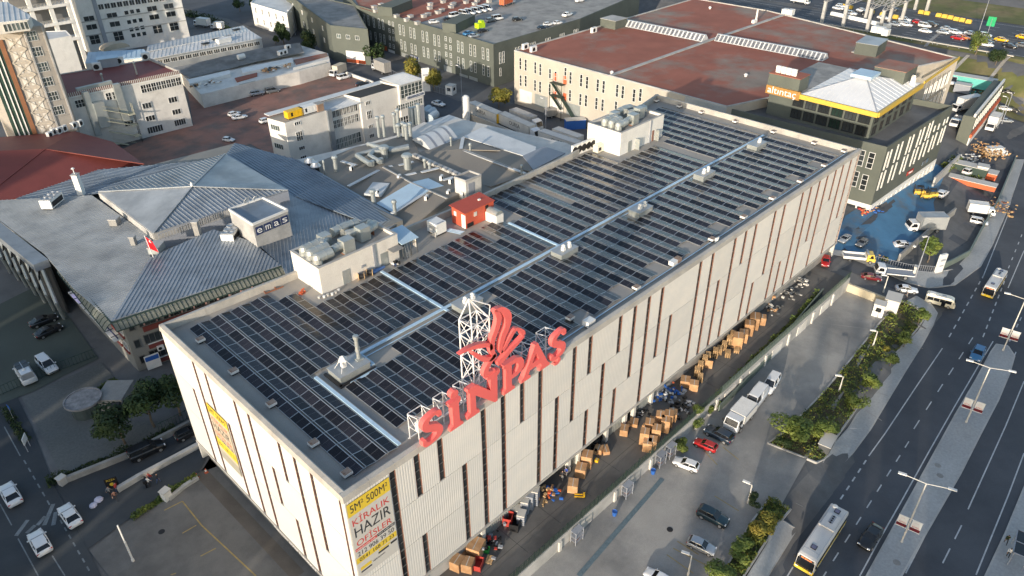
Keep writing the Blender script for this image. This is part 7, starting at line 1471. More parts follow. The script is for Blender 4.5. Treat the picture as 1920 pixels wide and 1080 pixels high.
q = at(453, 111, 5.8); t = thing('water_tank', 'white water tank on the grey corrugated roof', 'tank', tuple(q)); b = MB(); b.tube((-1.2, 0, .9), (1.2, 0, .9), .8, 12); b.bl('tank', M['white'], t); bx('cradle', M['greypl'], t, (0, 0, .1), (2, 1, .3))
for px, py in ((527, 103), (534, 101), (540, 92)): q = at(px, py, 5.6); ac_unit('white box unit on the grey corrugated roof', tuple(q), .2, None, 'units on the grey corrugated roof', (2, 1.2, 1.4))
LZ = 7.0; lw = pz([(270, 112), (318, 106), (490, 71), (456, 49), (277, 86)], LZ); LWB = block('long_workshop', 'long low workshop with white sheet roof and blue grey band windows', 'building', [lw[0], lw[2], lw[3], lw[4]], 0, LZ - .2, 'zinc_lt', 'whitesheet', 0)
slope(LWB, [(270, 113, LZ), (491, 71, LZ), (470, 58, LZ + 1.2), (274, 97, LZ + 1.2)], 'whitesheet', 1.2, (0, 3)); slope(LWB, [(274, 97, LZ + 1.2), (470, 58, LZ + 1.2), (456, 48, LZ), (277, 85, LZ)], 'whitesheet', 1.2, (0, 3)); wlw = Wall(lw[0], lw[2], LWB)
for i in range(16): wlw.w(2 + i * (wlw.L - 4) / 15, LZ - 1.6, (wlw.L - 4) / 17, 1.4, 3, 1, gl='glass')
slope(LWB, [(160, 118, 7), (280, 106, 7), (270, 92, 7.6), (165, 98, 7.6)], 'bluesheet', 1.5, (0, 3)); lbw = pz([(160, 120), (280, 108), (272, 96), (165, 104)], 6.8); b = MB(); b.prism([(q.x, q.y) for q in lbw], 0, 6.8); b.build('wall', M['white_dirty'], LWB)
for px, py in ((405, 73), (428, 67), (443, 55), (385, 81)): q = at(px, py, LZ + 1.0); bx('roof_window', M['dark'], LWB, q, (2.6, 1.4, .3), .1, W=1)
q = at(420, 78, LZ + .5); bx('dormer', M['white'], LWB, q + Vector((0, 0, .5)), (5, 2, 1.4), .1, W=1)
ob = [g(172, 104), g(357, 72)]; OZ = 24; dnv = Vector((-(ob[1] - ob[0]).y, (ob[1] - ob[0]).x, 0)).normalized() * 25
OF = block('white_offices', 'long white office building with rows of paired dark windows', 'building', [ob[0], ob[1], ob[1] + dnv, ob[0] + dnv], 0, OZ, 'white', 'roofdeck', .5); wof = Wall(ob[0], ob[1], OF)
Z4 = lambda L_: [(a / 4, b / 4) for a, b in L_]
for px, py in Z4([(668, 140), (840, 115), (1140, 65), (1265, 45), (688, 202), (862, 180), (1157, 127), (1282, 105)]): wof.wpx(px, py, 3.6, 1.9, 2, 1, fr='wframe', gl='glass')
for px, py in Z4([(948, 95), (990, 87), (1035, 80), (968, 165), (1010, 157), (1055, 150), (985, 222), (1027, 214), (1068, 206), (1000, 266), (1040, 259), (1082, 252)]): wof.wpx(px, py, 1.5, 1.5, 1, 1, fr='wframe', gl='glass')
for px, py in Z4([(712, 295), (890, 270), (1182, 215), (1305, 195)]): wof.wpx(px, py, 3.4, 3.4, 2, 2, fr='wframe', gl='glass')
u0, z0 = wof.uz(200, 8); u1, z1 = wof.uz(325, -3)
for i in range(12): wof.w(u0 + (u1 - u0) * (i - 1) / 11, (z0 + z1) / 2, (u1 - u0) / 12.5, 1.9, 2, 1, fr='wframe', gl='glass')
for py in (26, 52): u, z = wof.uz(260, py); wof.box('floor_band', wof.L / 2, z, wof.L, .35, .2, 'concrete_lt', 0)
u, _ = wof.uz(187, 40); wof.box('downpipe_shaft', u, OZ / 2, 1.4, OZ, .4, 'greypl', 0)
cbp = [g(62, 150), g(168, 128)]; CBL = Wall(cbp[0], cbp[1], OF); 
CB = thing('terraced_block', 'white concrete block with open terraces and balustrades at the upper left corner', 'building', tuple(cbp[0])); dn2 = Vector((-(cbp[1] - cbp[0]).y, (cbp[1] - cbp[0]).x, 0)).normalized() * 14; b = MB(); b.prism([(q.x, q.y) for q in (cbp[0] + dn2 * .3, cbp[1] + dn2 * .3, cbp[1] + dn2, cbp[0] + dn2)], 0, 34); b.build('inner_wall', M['cloth_gr'], CB); wcb = Wall(cbp[0], cbp[1], CB)
for z in (10, 15.5, 21, 27, 33): b = MB(); b.prism([(q.x, q.y) for q in (cbp[0] - dn2 * .03, cbp[1] - dn2 * .03, cbp[1] + dn2 * .31, cbp[0] + dn2 * .31)], z, z + .9); b.build('slab', M['white'], CB)
for f in (.02, .36, .68, .98): wcb.box('column', wcb.L * f, 16.8, wcb.L * .07, 33.4, .9, 'white', -.9)
for z in (16.6, 22.1):
    for i in range(16): wcb.box('baluster', wcb.L * (i + .5) / 16, z + .25, .16, .8, .12, 'concrete', -.2)
    wcb.box('handrail', wcb.L / 2, z + .7, wcb.L, .14, .16, 'concrete', -.2)
WP = block('white_plain_block', 'plain white block with shallow gabled top between tower and terraces', 'building', pz([(88, 76), (134, 68), (124, 58), (82, 60)], 17), 0, 17, 'white', 'whitesheet', .2)
q = at(215, 90, 7.2); t = thing('blue_canopy', 'curved blue and beige canopy behind the pale blue roof', 'canopy', tuple(q)); b = MB(); n = 8; sec = [(4.5 * math.cos(math.pi * i / n), 1.8 * math.sin(math.pi * i / n)) for i in range(n + 1)]; b.add([(x, y, z) for y in (-2, 2) for x, z in sec], [(i, i + 1, n + 2 + i, n + 1 + i) for i in range(n)] + [tuple(range(n, -1, -1)), tuple(range(n + 1, 2 * n + 2))]); b.bl('vault', mat('canopy_cloth', (.40, .36, .29), .7), t)
ca, sa = math.cos(R(SUN_TRAVEL)), math.sin(R(SUN_TRAVEL))
for t0, t1, hgt in ((-85, -53.5, 37.5), (-53, -47.5, 31.5), (-46.8, -42.9, 27), (-42.6, -41.2, 38), (-37.4, -35.8, 34), (-33.6, -32.7, 30), (-30, -26.2, 24.8), (-5, 18, 21.3), (18.5, 40, 22.3), (41, 64, 34.3), (65, 92, 35.3), (93, 121, 33), (124, 165, 42)):  # unseen blocks, widths and heights fitted to the shade they cast
    c = Vector((-107 * ca - (t0 + t1) / 2 * sa, -107 * sa + (t0 + t1) / 2 * ca, 0)); t = thing('shade_block', 'city block outside the photo on the sunny side', 'building', tuple(c), R(SUN_TRAVEL), 'city blocks outside the photo'); bx('wall', M['offwhite'], t, (0, 0, hgt / 2), (14, t1 - t0, hgt))
    for k in range(int(hgt / 3.4)): bx('window_band', M['glass'], t, (7.02, 0, 1.8 + 3.4 * k), (.1, (t1 - t0) * .86, 1.4))
    if t1 - t0 < 6: b = MB(); b.tube((-6.9, 0, hgt - .02), (6.9, 0, hgt - .02), (t1 - t0) * .48, 16); b.bl('barrel_roof', M['asbestos'], t)
RW = thing('retaining_wall', 'concrete retaining wall with green mesh fence between yard and lower car park', 'wall', (50, -5.85, -2)); b = MB()
for i in range(19): x0 = -7 + 6.0 * i; b.box((x0 + 3, -5.86, -1.45), (5.98, .24, 3.3))
b.build('wall', M['concrete_lt'], RW)['kind'] = 'stuff'
for i in range(39): bx('fence_post', M['fence_dk'], RW, (-7 + 2.95 * i, -5.88, 1.0), (.07, .07, 1.7), W=1)
b = MB()
for i in range(400): x = -7 + .285 * i; b.bar((x, -5.84, .2), (x + .03, -5.94 - .05 * (i % 3), 1.7 + .15 * (i % 2)), .085, .04)
for z in (.35, .8, 1.25, 1.6): b.box((50, -5.87, z), (114, .03, .03))
b.build('fence_mesh', M['fence_dk'], RW)['kind'] = 'stuff'
for i in range(15): bx('fence_panel', M['green_fence'], RW, (62.6 + 2.95 * i, -5.93, .95), (2.9, .02, 1.5), W=1)
for x in (24, 35, 43, 60, 67, 75, 83, 92, 100): bx('pilaster', M['offwhite'], RW, (x, -6.05, -1.5), (.5, .3, 2.6), W=1)
for x in (64, 71.5, 79, 88, 97): bx('store_door', M['white_dirty'], RW, (x, -6.02, -1.55), (3.4, .1, 2.0), W=1)
for i, x in enumerate((26.6, 36.9, 44.6, 47.0)):
    t = thing('storage_rack', 'rusty steel rack standing against the retaining wall, ' + ('nearest the camera', 'by the near blue bucket', 'by the far blue bucket', 'behind the potted shrubs')[i], 'rack', (x, -6.6, zlot(x))); b = MB()
    for dx in (-.7, .7):
        for dy in (-.4, .4): b.box((dx, dy, 1.1), (.08, .08, 2.2))
    for z in (.5, 1.2, 2.1): b.box((0, 0, z), (1.5, .9, .06))
    b.box((.1, 0, .8), (.9, .5, .4), .2, 1); b.bl('shelving', [M['greypl'], M['jamb']], t)
def bucket(lab, px, py): q = g(px, py); t = thing('bucket', lab, 'bucket', tuple(q)); b = MB(); b.lathe([(.26, 0), (.36, .75), (.33, .76), (.3, .7)], (0, 0, 0), 12); b.bl('body', M['bluepl'], t)
bucket('blue plastic bucket beside the near steel rack', 1152, 966); bucket('blue plastic bucket beside the far steel rack', 1224, 888)
pw = [g(1347, 772), g(1420, 693), g(1490, 612), g(1541, 552)]; PWL = thing('planter_wall', 'low green metal planter wall with shrubs along the lower yard', 'wall', tuple(pw[1])); b = MB(); wstrip(b, [(q.x, q.y) for q in pw], .18, -.1, 1.35); b.build('wall', M['green_fence'], PWL)
leaf_strip('planter_shrubs', [(q.x - .1, q.y + .75) for q in pw], 1.0, 1.5, 2600, M['leaf'], 5, .16, 'strip of leafy shrubs behind the green planter wall')
cw_ = [g(1543, 514), g(1600, 538), g(1668, 570)]; CWL = thing('boundary_wall', 'cream topped wall between the lower car park and the cross street', 'wall', tuple(cw_[1])); b = MB(); wstrip(b, [(106.95, q.y) for q in (Vector((0, -.9, 0)), Vector((0, -14.2, 0)))], .5, -1.0, 1.15, zf=lambda x, y: zlot(100) + .4); b.build('wall', PAINT['cream'] if False else mat('cream_concrete', (.55, .49, .36), .8, .1, .3), CWL)
def island(nm, lab, pts, n, m, seed, hgt=1.0):
    P = gp(pts); drape('planting_bed', [(q.x, q.y) for q in P], .06, M['soil'], 2); k = MB(); wstrip(k, [(q.x, q.y) for q in P] + [(P[0].x, P[0].y)], .22, -.15, .24); struct('kerb', k, M['concrete_lt'])
    rnd = random.Random(seed); c = Vector((sum(q.x for q in P), sum(q.y for q in P), 0)) / len(P); mb = MB(); xs = [q.x for q in P]; ys = [q.y for q in P]; done = 0
    def inside(x, y):
        r = False
        for i in range(len(P)):
            a, b_ = P[i], P[i - 1]
            if (a.y > y) != (b_.y > y) and x < (b_.x - a.x) * (y - a.y) / (b_.y - a.y) + a.x: r = not r
        return r
    while done < n:
        x, y = rnd.uniform(min(xs), max(xs)), rnd.uniform(min(ys), max(ys))
        if not inside(x, y): continue
        done += 1; cl = math.sin(x * .9 + seed) * math.sin(y * 1.1) + .5 * math.sin(x * 2.3 + y * 1.7); hh = clamp(.25 + .5 * cl, .04, 1) * hgt * rnd.uniform(.2, 1.1)
        if cl < -.15 and rnd.random() < .6: continue
        q = Vector((x, y, H(x, y) + hh + .05)); nrm = Vector((rnd.uniform(-1, 1), rnd.uniform(-1, 1), rnd.uniform(.2, 1.4))).normalized(); e1 = nrm.orthogonal().normalized(); e1.rotate(Matrix.Rotation(rnd.uniform(0, 6.28), 3, nrm)); e2 = nrm.cross(e1); s = rnd.uniform(.08, .22); mb.add([q - e1 * s, q + e2 * s * .6, q + e1 * s, q - e2 * s * .6], [(0, 1, 2, 3)], rnd.choice((0, 0, 1, 2)) if rnd.random() < .5 else 0)
    o = mb.build(nm, [M['leaf'], M['leaf_dk'], M['leaf_yel']]); tag(o, lab, 'shrubbery', None, 'stuff')
island('roadside_shrubs', 'long bed of shrubs and weeds between car park and pavement', [(1440, 832), (1470, 812), (1545, 735), (1600, 668), (1650, 605), (1690, 566), (1722, 578), (1733, 598), (1716, 622), (1684, 658), (1645, 708), (1612, 758), (1570, 818), (1545, 862), (1530, 868), (1490, 852)], 9000, None, 3, 1.1)
island('roadside_shrubs', 'short bed of shrubs between the near car park and the bus road', [(1440, 938), (1468, 950), (1482, 956), (1452, 992), (1400, 1072), (1340, 1170), (1310, 1150), (1370, 1050), (1405, 985)], 5500, None, 8, 1.2)
for lab, px, py, h, wd, m, v in (('round young tree at the far tip of the planting bed', 1721, 607, 3.2, 3.2, 'leaf', 0), ('round young tree second from the bed tip', 1694, 652, 3.0, 3.6, 'leaf', 1), ('small yellowing tree in the planting bed', 1659, 664, 1.9, 1.7, 'leaf_yel', 2), ('young tree in the middle of the planting bed', 1667, 688, 3.0, 3.0, 'leaf', 2), ('bushy young tree leaning over spiky leaves', 1632, 733, 3.3, 3.7, 'leaf', 0), ('bright round tree near the car park edge', 1601, 772, 3.3, 3.8, 'leaf', 1), ('big spreading bush tree beside the car park entrance', 1477, 824, 4.0, 7.0, 'leaf', 2), ('low tree right of the spreading bush', 1545, 822, 2.6, 4.2, 'leaf', 3), ('dark bush at the end of the car park kerb', 1467, 842, 1.9, 2.6, 'leaf_dk', 1),
    ('yellow green tree in the near bed', 1422, 1005, 3.2, 4.2, 'leaf_yel', 1), ('dark bush by the lamp at the near bed corner', 1413, 950, 2.2, 2.4, 'leaf_dk', 3), ('green bush in the middle of the near bed', 1392, 1045, 2.4, 4.0, 'leaf', 3), ('bush at the lower end of the near bed', 1350, 1085, 2.6, 4.2, 'leaf', 0),
    ('large tree beside the white totem at the cross street', 1738, 492, 5.6, 5.6, 'leaf', 2), ('tree standing left over the paver yard', 235, 832, 6.6, 7.0, 'leaf_dk', 0), ('tall dark tree between paver yard and taupe facade', 290, 800, 7.4, 7.0, 'leaf_dk', 1), ('dark tree half hidden behind the white building corner', 338, 778, 7.0, 6.6, 'leaf_dk', 2)): tree(lab, g(px, py), h, wd, m, v, stem=.32, dense=2200 if wd > 4 else 1500, leaf=.085 if wd > 4 else .1)
for lab, px, py, h, wd, m, v, st in (('tall columnar tree left of the rear street', 533, 84, 9.5, 6, 'leaf_dk', 3, .1), ('dark bushy tree right of the columnar tree', 586, 102, 10, 7.5, 'leaf_dk', 0, .1), ('yellowing tree in front of the grey hall, left', 772, 158, 8.5, 9, 'leaf_yel', 1, .15), ('yellowing tree right of the white totem by the grey hall', 815, 170, 8, 7, 'leaf_yel', 2, .15), ('dark tree behind the fence at the grey hall', 705, 120, 7.5, 9, 'leaf_dk', 1, .1), ('dark green tree left of the yellow skip', 670, 102, 6, 7, 'leaf_dk', 3, .1), ('yellowing tree in the truck yard', 935, 203, 6.5, 8, 'leaf_yel', 0, .15), ('tree on the motorway bank', 1828, 103, 8, 6, 'leaf', 1, .2), ('dark round tree below the motorway', 1866, 122, 5.5, 6, 'leaf_dk', 0, .1), ('tree behind the top hedge', 450, 22, 6, 6, 'leaf_dk', 2, .2), ('tree at the top left hedge', 478, 22, 6, 5, 'leaf_dk', 1, .2), ('shrub by the factory wall on the street', 985, 275, 2.4, 3.4, 'leaf', 2, .1), ('small shrub left of the columnar tree', 517, 82, 3.5, 3.2, 'leaf', 0, .1)): tree(lab, g(px, py), h, wd, m, v, stem=st, dense=1400, leaf=.10)
for i, (px, py) in enumerate(((1272, 843), (1303, 803), (1307, 783), (1330, 772))):
    q = g(px, py); t = thing('potted_shrub', ('bushy potted palm shrub by the white hatchback', 'potted shrub beside the red car', 'small potted shrub behind the navy car', 'potted shrub at the planter wall end')[i], 'potted plant', tuple(q)); b = MB(); b.lathe([(.35, 0), (.48, .55), (.42, .55)], (0, 0, 0), 10); b.bl('pot', M['concrete'], t); inst('foliage', crown('leaf', i % 4, 1500, .10, .9), t, (0, 0, 1.1), (0, 0, i), (1.5 - .25 * i, 1.4 - .2 * i, 1.2))
hp_ = gp([(90, 910), (130, 892), (235, 852), (330, 805)]); leaf_strip('entrance_hedge', [(q.x, q.y) for q in hp_], 1.6, 1.5, 2200, M['leaf_dk'], 9, .17, 'dark hedge along the entrance drive wall'); hp_ = gp([(248, 975), (300, 938), (370, 893)]); leaf_strip('drive_edge_hedge', [(q.x, q.y) for q in hp_], 1.2, 1.2, 1300, M['leaf'], 4, .16, 'green hedge at the lower edge of the entrance drive')
hp_ = gp([(155, 752), (185, 735), (220, 715)]); leaf_strip('kiosk_hedge', [(q.x, q.y) for q in hp_], 2.0, 1.3, 1200, M['leaf'], 6, .16, 'hedge behind the round kiosk'); hp_ = gp([(12, 770), (50, 830)]); leaf_strip('corner_hedge', [(q.x, q.y) for q in hp_], 1.6, 1.1, 900, M['leaf_dk'], 2, .16, 'hedge beside the crossing sign at the left edge'); hp_ = gp([(348, 28), (395, 40), (425, 55)]); leaf_strip('street_hedge', [(q.x, q.y) for q in hp_], 5, 2.6, 1500, M['leaf_dk'], 12, .4, 'dark hedge at the top left parking lot'); hp_ = gp([(1770, 320), (1800, 300)]); leaf_strip('wall_plants', [(q.x, q.y) for q in hp_], 3, 2.0, 900, M['leaf'], 15, .25, 'plants on the turquoise yard wall'); hp_ = gp([(1800, 335), (1840, 345)]); leaf_strip('skip_weeds', [(q.x, q.y) for q in hp_], 3, 1.6, 900, M['leaf'], 16, .25, 'green weeds around the orange containers')
def low_wall(lab, pts, wd, h0, h1, m, nm='low_wall', cat='wall'): P = gp(pts); t = thing(nm, lab, cat, tuple(P[0])); b = MB(); wstrip(b, [(q.x, q.y) for q in P], wd, h0, h1); b.build('wall', M[m], t)
low_wall('long low concrete wall along the upper side of the entrance drive', [(122, 905), (240, 858), (330, 812), (372, 790)], .5, -.1, .9, 'concrete'); low_wall('low concrete divider in the middle of the entrance drive', [(222, 922), (262, 898), (330, 862), (378, 836)], .55, -.1, .8, 'concrete_lt'); low_wall('short kerb wall beside the control cabinet', [(318, 938), (345, 915), (372, 898)], .5, -.1, .5, 'concrete_lt'); low_wall('grey wall between blue painted yard and contractor yard', [(1684, 490), (1740, 440), (1788, 402)], .4, -.3, 1.7, 'concrete'); low_wall('long green fence wall above the curved pavement', [(1758, 508), (1815, 480), (1836, 440), (1868, 384), (1903, 300)], .3, -.2, 1.4, 'green_fence'); low_wall('slanting grey wall at the end of the blue painted yard', [(1748, 350), (1795, 305)], .4, -.2, 2.4, 'concrete_lt'); low_wall('low cream wall along the brick car park', [(650, 140), (700, 158)], .5, -.1, 1.0, 'white_dirty'); low_wall('beige wall behind the factory roof', [(880, 228), (960, 262), (1010, 285)], .4, 0, 2.6, 'beige'); low_wall('grey street wall below the trailers', [(985, 243), (1012, 252)], .5, 0, 1.2, 'concrete')
def bar_fence(lab, pts, h, m='fence_dk', sp=.5):
    P = gp(pts); t = thing('bar_fence', lab, 'fence', tuple(P[0])); b = MB()
    for a, c in zip(P[:-1], P[1:]):
        n = max(2, int((c - a).length / sp))
        for i in range(n): q = a.lerp(c, i / n); q.z = H(q.x, q.y); b.box((q.x, q.y, q.z + h / 2), (.05, .05, h))
        for z in (.15, h - .1): b.bar(a + Vector((0, 0, z)), c + Vector((0, 0, z)), .06, .06)
    b.build('bars', M[m], t)['kind'] = 'stuff'
bar_fence('dark bar fence across the paver yards', [(0, 742), (60, 715), (183, 668)], 1.7); bar_fence('thin bar fence in front of the blue painted yard', [(1640, 493), (1700, 508), (1752, 512)], 1.6, 'greypl'); bar_fence('light bar fence along the grey hall yard', [(625, 92), (690, 120), (745, 148), (800, 168), (845, 182)], 2.2, 'greypl', 1.2); bar_fence('dark picket fence in front of the dark trees', [(300, 812), (345, 790), (375, 772)], 1.8)
for i in range(9):
    q = Vector((264, 112 - 12 * i, 0)); b = MB(); t = thing('guard_rail', 'steel guard rail section at the motorway edge', 'guard rail', (264, q.y, H(264, q.y)), 0, 'guard rail along the motorway'); b.box((0, 0, .7), (.12, 11.9, .35)); b.bl('rail', M['concrete_lt'], t); b = MB(); [b.box((0, y, .3), (.12, .12, .7)) for y in (-5, -1.5, 2, 5.5)]; b.bl('post', M['greypl'], t)
def lamp(lab, px, py, h, arms, arm=1.9, m='white', rz=0., group=None, banner=False):
    q = g(px, py); t = thing('street_lamp', lab, 'street lamp', tuple(q), rz, group); b = MB(); b.tube((0, 0, 0), (0, 0, h * .55), .11, 8); b.tube((0, 0, h * .55), (0, 0, h), .085, 8); b.tube((0, 0, 0), (0, 0, .4), .17, 8); b.bl('pole', M[m], t)
    for a in arms: d = Vector((math.cos(a), math.sin(a), .12)); b = MB(); b.tube((0, 0, h - .05), Vector((0, 0, h)) + d * arm, .05, 6); b.bl('arm', M[m], t); b = MB(); e = Vector((0, 0, h + .02)) + d * (arm + .4); b.box(e, (.95, .34, .16), a); b.bl('lamp_head', M['white'], t)
    if banner:
        for s in (-1, 1):
            k = MB(); k.box((0, s * .78, h * .33), (.05, 1.15, 1.75)); bb = k.bl('banner', M['text_wh'], t); bx('banner_foot', M['burg'] if 'burg' in M else PAINT['burg'], t, (0, s * .78, h * .33 - .62), (.07, 1.15, .5)); k = MB(); k.lathe([(.30, -.04), (.30, .04), (.2, .041)], (0, 0, 0), 16); o = k.bl('banner_emblem', M['text_rd'], t); o.rotation_euler = (0, R(90), 0); o.location = (-.0, s * .78, h * .33 + .25)
            k = MB(); k.box((0, s * .75, h * .33 + .9), (.06, 1.3, .06)); k.box((0, s * .75, h * .33 - .92), (.12, 1.3, .12)); k.bl('banner_rod', M['white'], t)
            lettering('banner_text', 'Kırmızı', t, t.location + Vector((-.06, s * .78, h * .33 - .12)), (0, -1, 0), (0, 0, 1), .8, .2, M['text_rd'], .01, 0)
for lab, px, py in (('tall double arm street lamp with two banners, nearest on the median', 1690, 1017), ('tall double arm street lamp with two banners, middle of the median', 1811, 793), ('double arm street lamp with banners at the median tip', 1880, 658)): lamp(lab, px, py, 10.8, (R(-82), R(98)), 2.3, 'offwhite', R(9), None, True)
for lab, px, py, h, a in (('small parking lamp at the near bed corner', 1402, 943, 3.4, R(100)), ('small parking lamp near the long shrub bed', 1573, 734, 3.0, R(120)), ('small parking lamp by the guard booth side', 1637, 648, 3.0, R(120)), ('small lamp at the cream wall end', 1656, 548, 3.6, R(120)), ('parking lamp at the bottom edge', 1290, 1078, 3.6, R(110))): lamp(lab, px, py, h, (a,), .35, 'offwhite')
lamp('tall grey lamp beside the blue painted yard', 1716, 520, 9.2, (R(150),), .6, 'greypl'); lamp('thin pole lamp on the motorway', 1835, 60, 15, (), 1, 'greypl'); lamp('slender white pole on the lower left concrete lot', 250, 1052, 6.4, (), 1, 'white'); lamp('pole beside the white truck at the right yard', 1878, 232, 9, (R(80),), .6, 'greypl'); lamp('second pole beside the right yard', 1870, 240, 9, (R(80),), .6, 'greypl'); lamp('street lamp pole behind the factory on the rear street', 866, 180, 9, (R(90),), 1.2, 'greypl'); lamp('street lamp pole in the truck yard', 1023, 240, 8, (R(90),), 1.2, 'greypl'); lamp('street lamp at the top of the rear street', 640, 95, 9, (R(100),), 1.5, 'greypl'); lamp('street lamp on the upper left street', 554, 66, 9, (R(100),), 1.5, 'greypl')
def totem(lab, px, py, h, w_, d_, rz): q = g(px, py); t = thing('totem_sign', lab, 'sign', tuple(q), rz); bx('panel', M['white'], t, (0, 0, h / 2), (w_, d_, h)); b = MB(); b.box((0, -d_ / 2 - .012, h * .72), (w_ * .75, .02, .5)); b.box((0, -d_ / 2 - .012, h * .42), (w_ * .6, .02, .3)); b.bl('print', M['greypl'], t); bx('base', M['concrete'], t, (0, 0, .1), (w_ + .4, d_ + .4, .24))
totem('white totem sign beside the tree at the cross street corner', 1758, 512, 4.4, 1.7, .5, R(-25)); totem('white totem sign in front of the grey hall', 800, 172, 7.5, 2.4, .5, R(-30))
def booth(lab, px, py, d, m, nm='guard_booth', cat='booth', rz=0., win=True):
    q = g(px, py); t = thing(nm, lab, cat, tuple(q), rz); bx('wall', M[m], t, (0, 0, d[2] / 2), d); bx('roof', M['print_grey'], t, (0, 0, d[2] + .05), (d[0] + .2, d[1] + .2, .12))
    if win: b = MB(); b.box((-d[0] / 2 - .012, 0, d[2] * .62), (.03, d[1] * .5, d[2] * .35)); b.box((0, -d[1] / 2 - .012, d[2] * .62), (d[0] * .45, .03, d[2] * .35)); b.bl('window', M['glass'], t)
booth('white guard booth with a window at the far end of the car park', 1645, 590, (1.8, 1.8, 2.5), 'white', rz=.2); booth('cream container cabinet behind the guard booth', 1670, 578, (3.2, 2.4, 2.5), 'offwhite', 'container', 'container', .2, False); booth('white control cabinet by the entrance drive', 314, 935, (1.0, .9, 1.5), 'white', 'control_cabinet', 'cabinet', .3, False); booth('pale control cabinet at the hedge corner', 119, 907, (.9, .8, 1.2), 'concrete_lt', 'control_cabinet', 'cabinet', .3, False); booth('white box hut beside the grey hall gate', 846, 176, (2.6, 2.4, 2.8), 'white', 'gate_hut', 'booth', .3); booth('cream cabinet beside the tall lamp', 1715, 512, (1.0, .7, 1.5), 'offwhite', 'control_cabinet', 'cabinet', .2, False); booth('dark kiosk box beside the pavement', 1548, 838, (3.0, 1.6, 1.4), 'darkgrey', 'utility_box', 'cabinet', .14, False); booth('blue shipping container in the truck yard', 1078, 240, (5.5, 2.4, 2.6), 'bluepl', 'container', 'container', -.6, False)
booth('turquoise corrugated site shed at the far right yard', 1810, 160, (3.5, 16, 3), 'teal', 'site_shed', 'shed', .1, False); booth('rusty grey container in front of the turquoise shed', 1803, 172, (3.0, 4.4, 2.4), 'greypl', 'container', 'container', .1, False); booth('white cabin between the orange containers', 1836, 334, (2.4, 2.4, 3.4), 'white', 'site_cabin', 'cabin', .2); booth('dark green skip with weeds', 1812, 322, (3, 9, 2), 'fence_dk', 'skip', 'skip', .1, False)
for lab, px, py, d in (('orange container along the weeds', 1815, 345, (2.6, 12, 1.2)), ('orange wedge ramp right of the white cabin', 1850, 332, (3.2, 4.2, 1.6))): booth(lab, px, py, d, 'orange', 'container', 'container', .1, False)
q = g(165, 772); t = thing('round_kiosk', 'round concrete kiosk with flat disc roof in the paver yard', 'kiosk', tuple(q)); b = MB(); b.lathe([(2.0, 0), (2.0, 2.2)], (0, 0, 0), 24); b.bl('wall', M['glass_lt'], t); b = MB(); b.lathe([(2.3, 2.2), (2.6, 2.3), (2.6, 2.62), (2.4, 2.62), (2.38, 2.5), (.01, 2.52)], (0, 0, 0), 28); b.bl('disc_roof', mat('dusty_disc', (.30, .29, .29), .9, .25, 1.2, tint=(.20, .195, .2), tsc=.9), t)
q = g(222, 752); t = thing('ramp_opening', 'dark vehicle ramp opening beside the hedge', 'ramp', tuple(q)); bx('wall', M['concrete'], t, (0, 0, 1.1), (4.6, 4.0, 2.2), .8); bx('opening', M['core'], t, (-.3, -2.0, 1.0), (3.0, 1.2, 1.8), .8)
q = g(28, 790); t = thing('crossing_sign', 'blue pedestrian crossing sign at the left edge', 'sign', tuple(q), R(100)); b = MB(); b.tube((0, 0, 0), (0, 0, 2.6), .05, 6); b.bl('post', M['alu'], t); bx('plate', M['bluepl'], t, (0, -.05, 2.7), (.75, .04, .75)); b = MB(); b.extr([(-.25, -.2), (.25, -.2), (0, .25)], (0, -.09, 2.7), (1, 0, 0), (0, 0, 1), -.01, .01); b.bl('symbol', M['text_wh'], t)
q = g(55, 842); t = thing('info_board', 'white information board with frame at the left road edge', 'sign', tuple(q), R(60)); bx('board', M['white'], t, (0, 0, 1.9), (1.5, .1, 1.1)); b = MB(); b.box((-.6, 0, .7), (.08, .08, 1.4)); b.box((.6, 0, .7), (.08, .08, 1.4)); b.bl('post', M['greypl'], t)
q = g(292, 692); t = thing('shop_board', 'white and blue notice board below the taupe facade', 'sign', tuple(q), we.rz); bx('board', M['white'], t, (0, 0, 1.6), (2.2, .12, 2.6)); bx('panel', M['bluepl'], t, (0, -.07, 2.3), (2.0, .03, .8))
q = g(213, 914); t = thing('black_board_sign', 'black advertising board with gold print beside the drive divider', 'sign', tuple(q), R(-20)); bx('board', M['dark'], t, (0, 0, .9), (1.5, .12, 1.7)); lettering('print', 'PIZZA', t, t.location + Vector((0, -.07, 1.45)), (1, 0, 0), (0, 0, 1), 1.0, .3, M['text_yl'], .01); b = MB(); b.lathe([(.3, 0), (.3, .02), (.2, .03)], (0, 0, 0), 12); o = b.bl('emblem', M['text_yl'], t); o.rotation_euler = (R(90), 0, 0); o.location = (0, -.07, .7)
q = g(181, 944); t = thing('white_sacks', 'two white plastic sacks lying on the drive', 'sack', tuple(q)); b = MB(); b.lathe([(.05, .02), (.5, .1), (.45, .3), (.1, .42)], (-.45, -.2, 0), 8); b.lathe([(.05, .02), (.6, .1), (.5, .3), (.1, .45)], (.4, .3, 0), 8); b.bl('sack', mat('sack', (.6, .57, .68), .6), t)
for lab, px, py in (('red and white traffic cone nearest the drive kerb', 370, 895), ('red and white traffic cone in the middle of the drive', 387, 886), ('red and white traffic cone at the building foot', 408, 868)): q = g(px, py); t = thing('traffic_cone', lab, 'traffic cone', tuple(q)); b = MB(); b.box((0, 0, .03), (.45, .45, .05)); b.lathe([(.2, .05), (.14, .28)], (0, 0, 0), 8, 0); b.lathe([(.145, .28), (.09, .55)], (0, 0, 0), 8, 1); b.lathe([(.09, .55), (.03, .75)], (0, 0, 0), 8, 0); b.bl('cone', [M['orange'], M['white']], t)
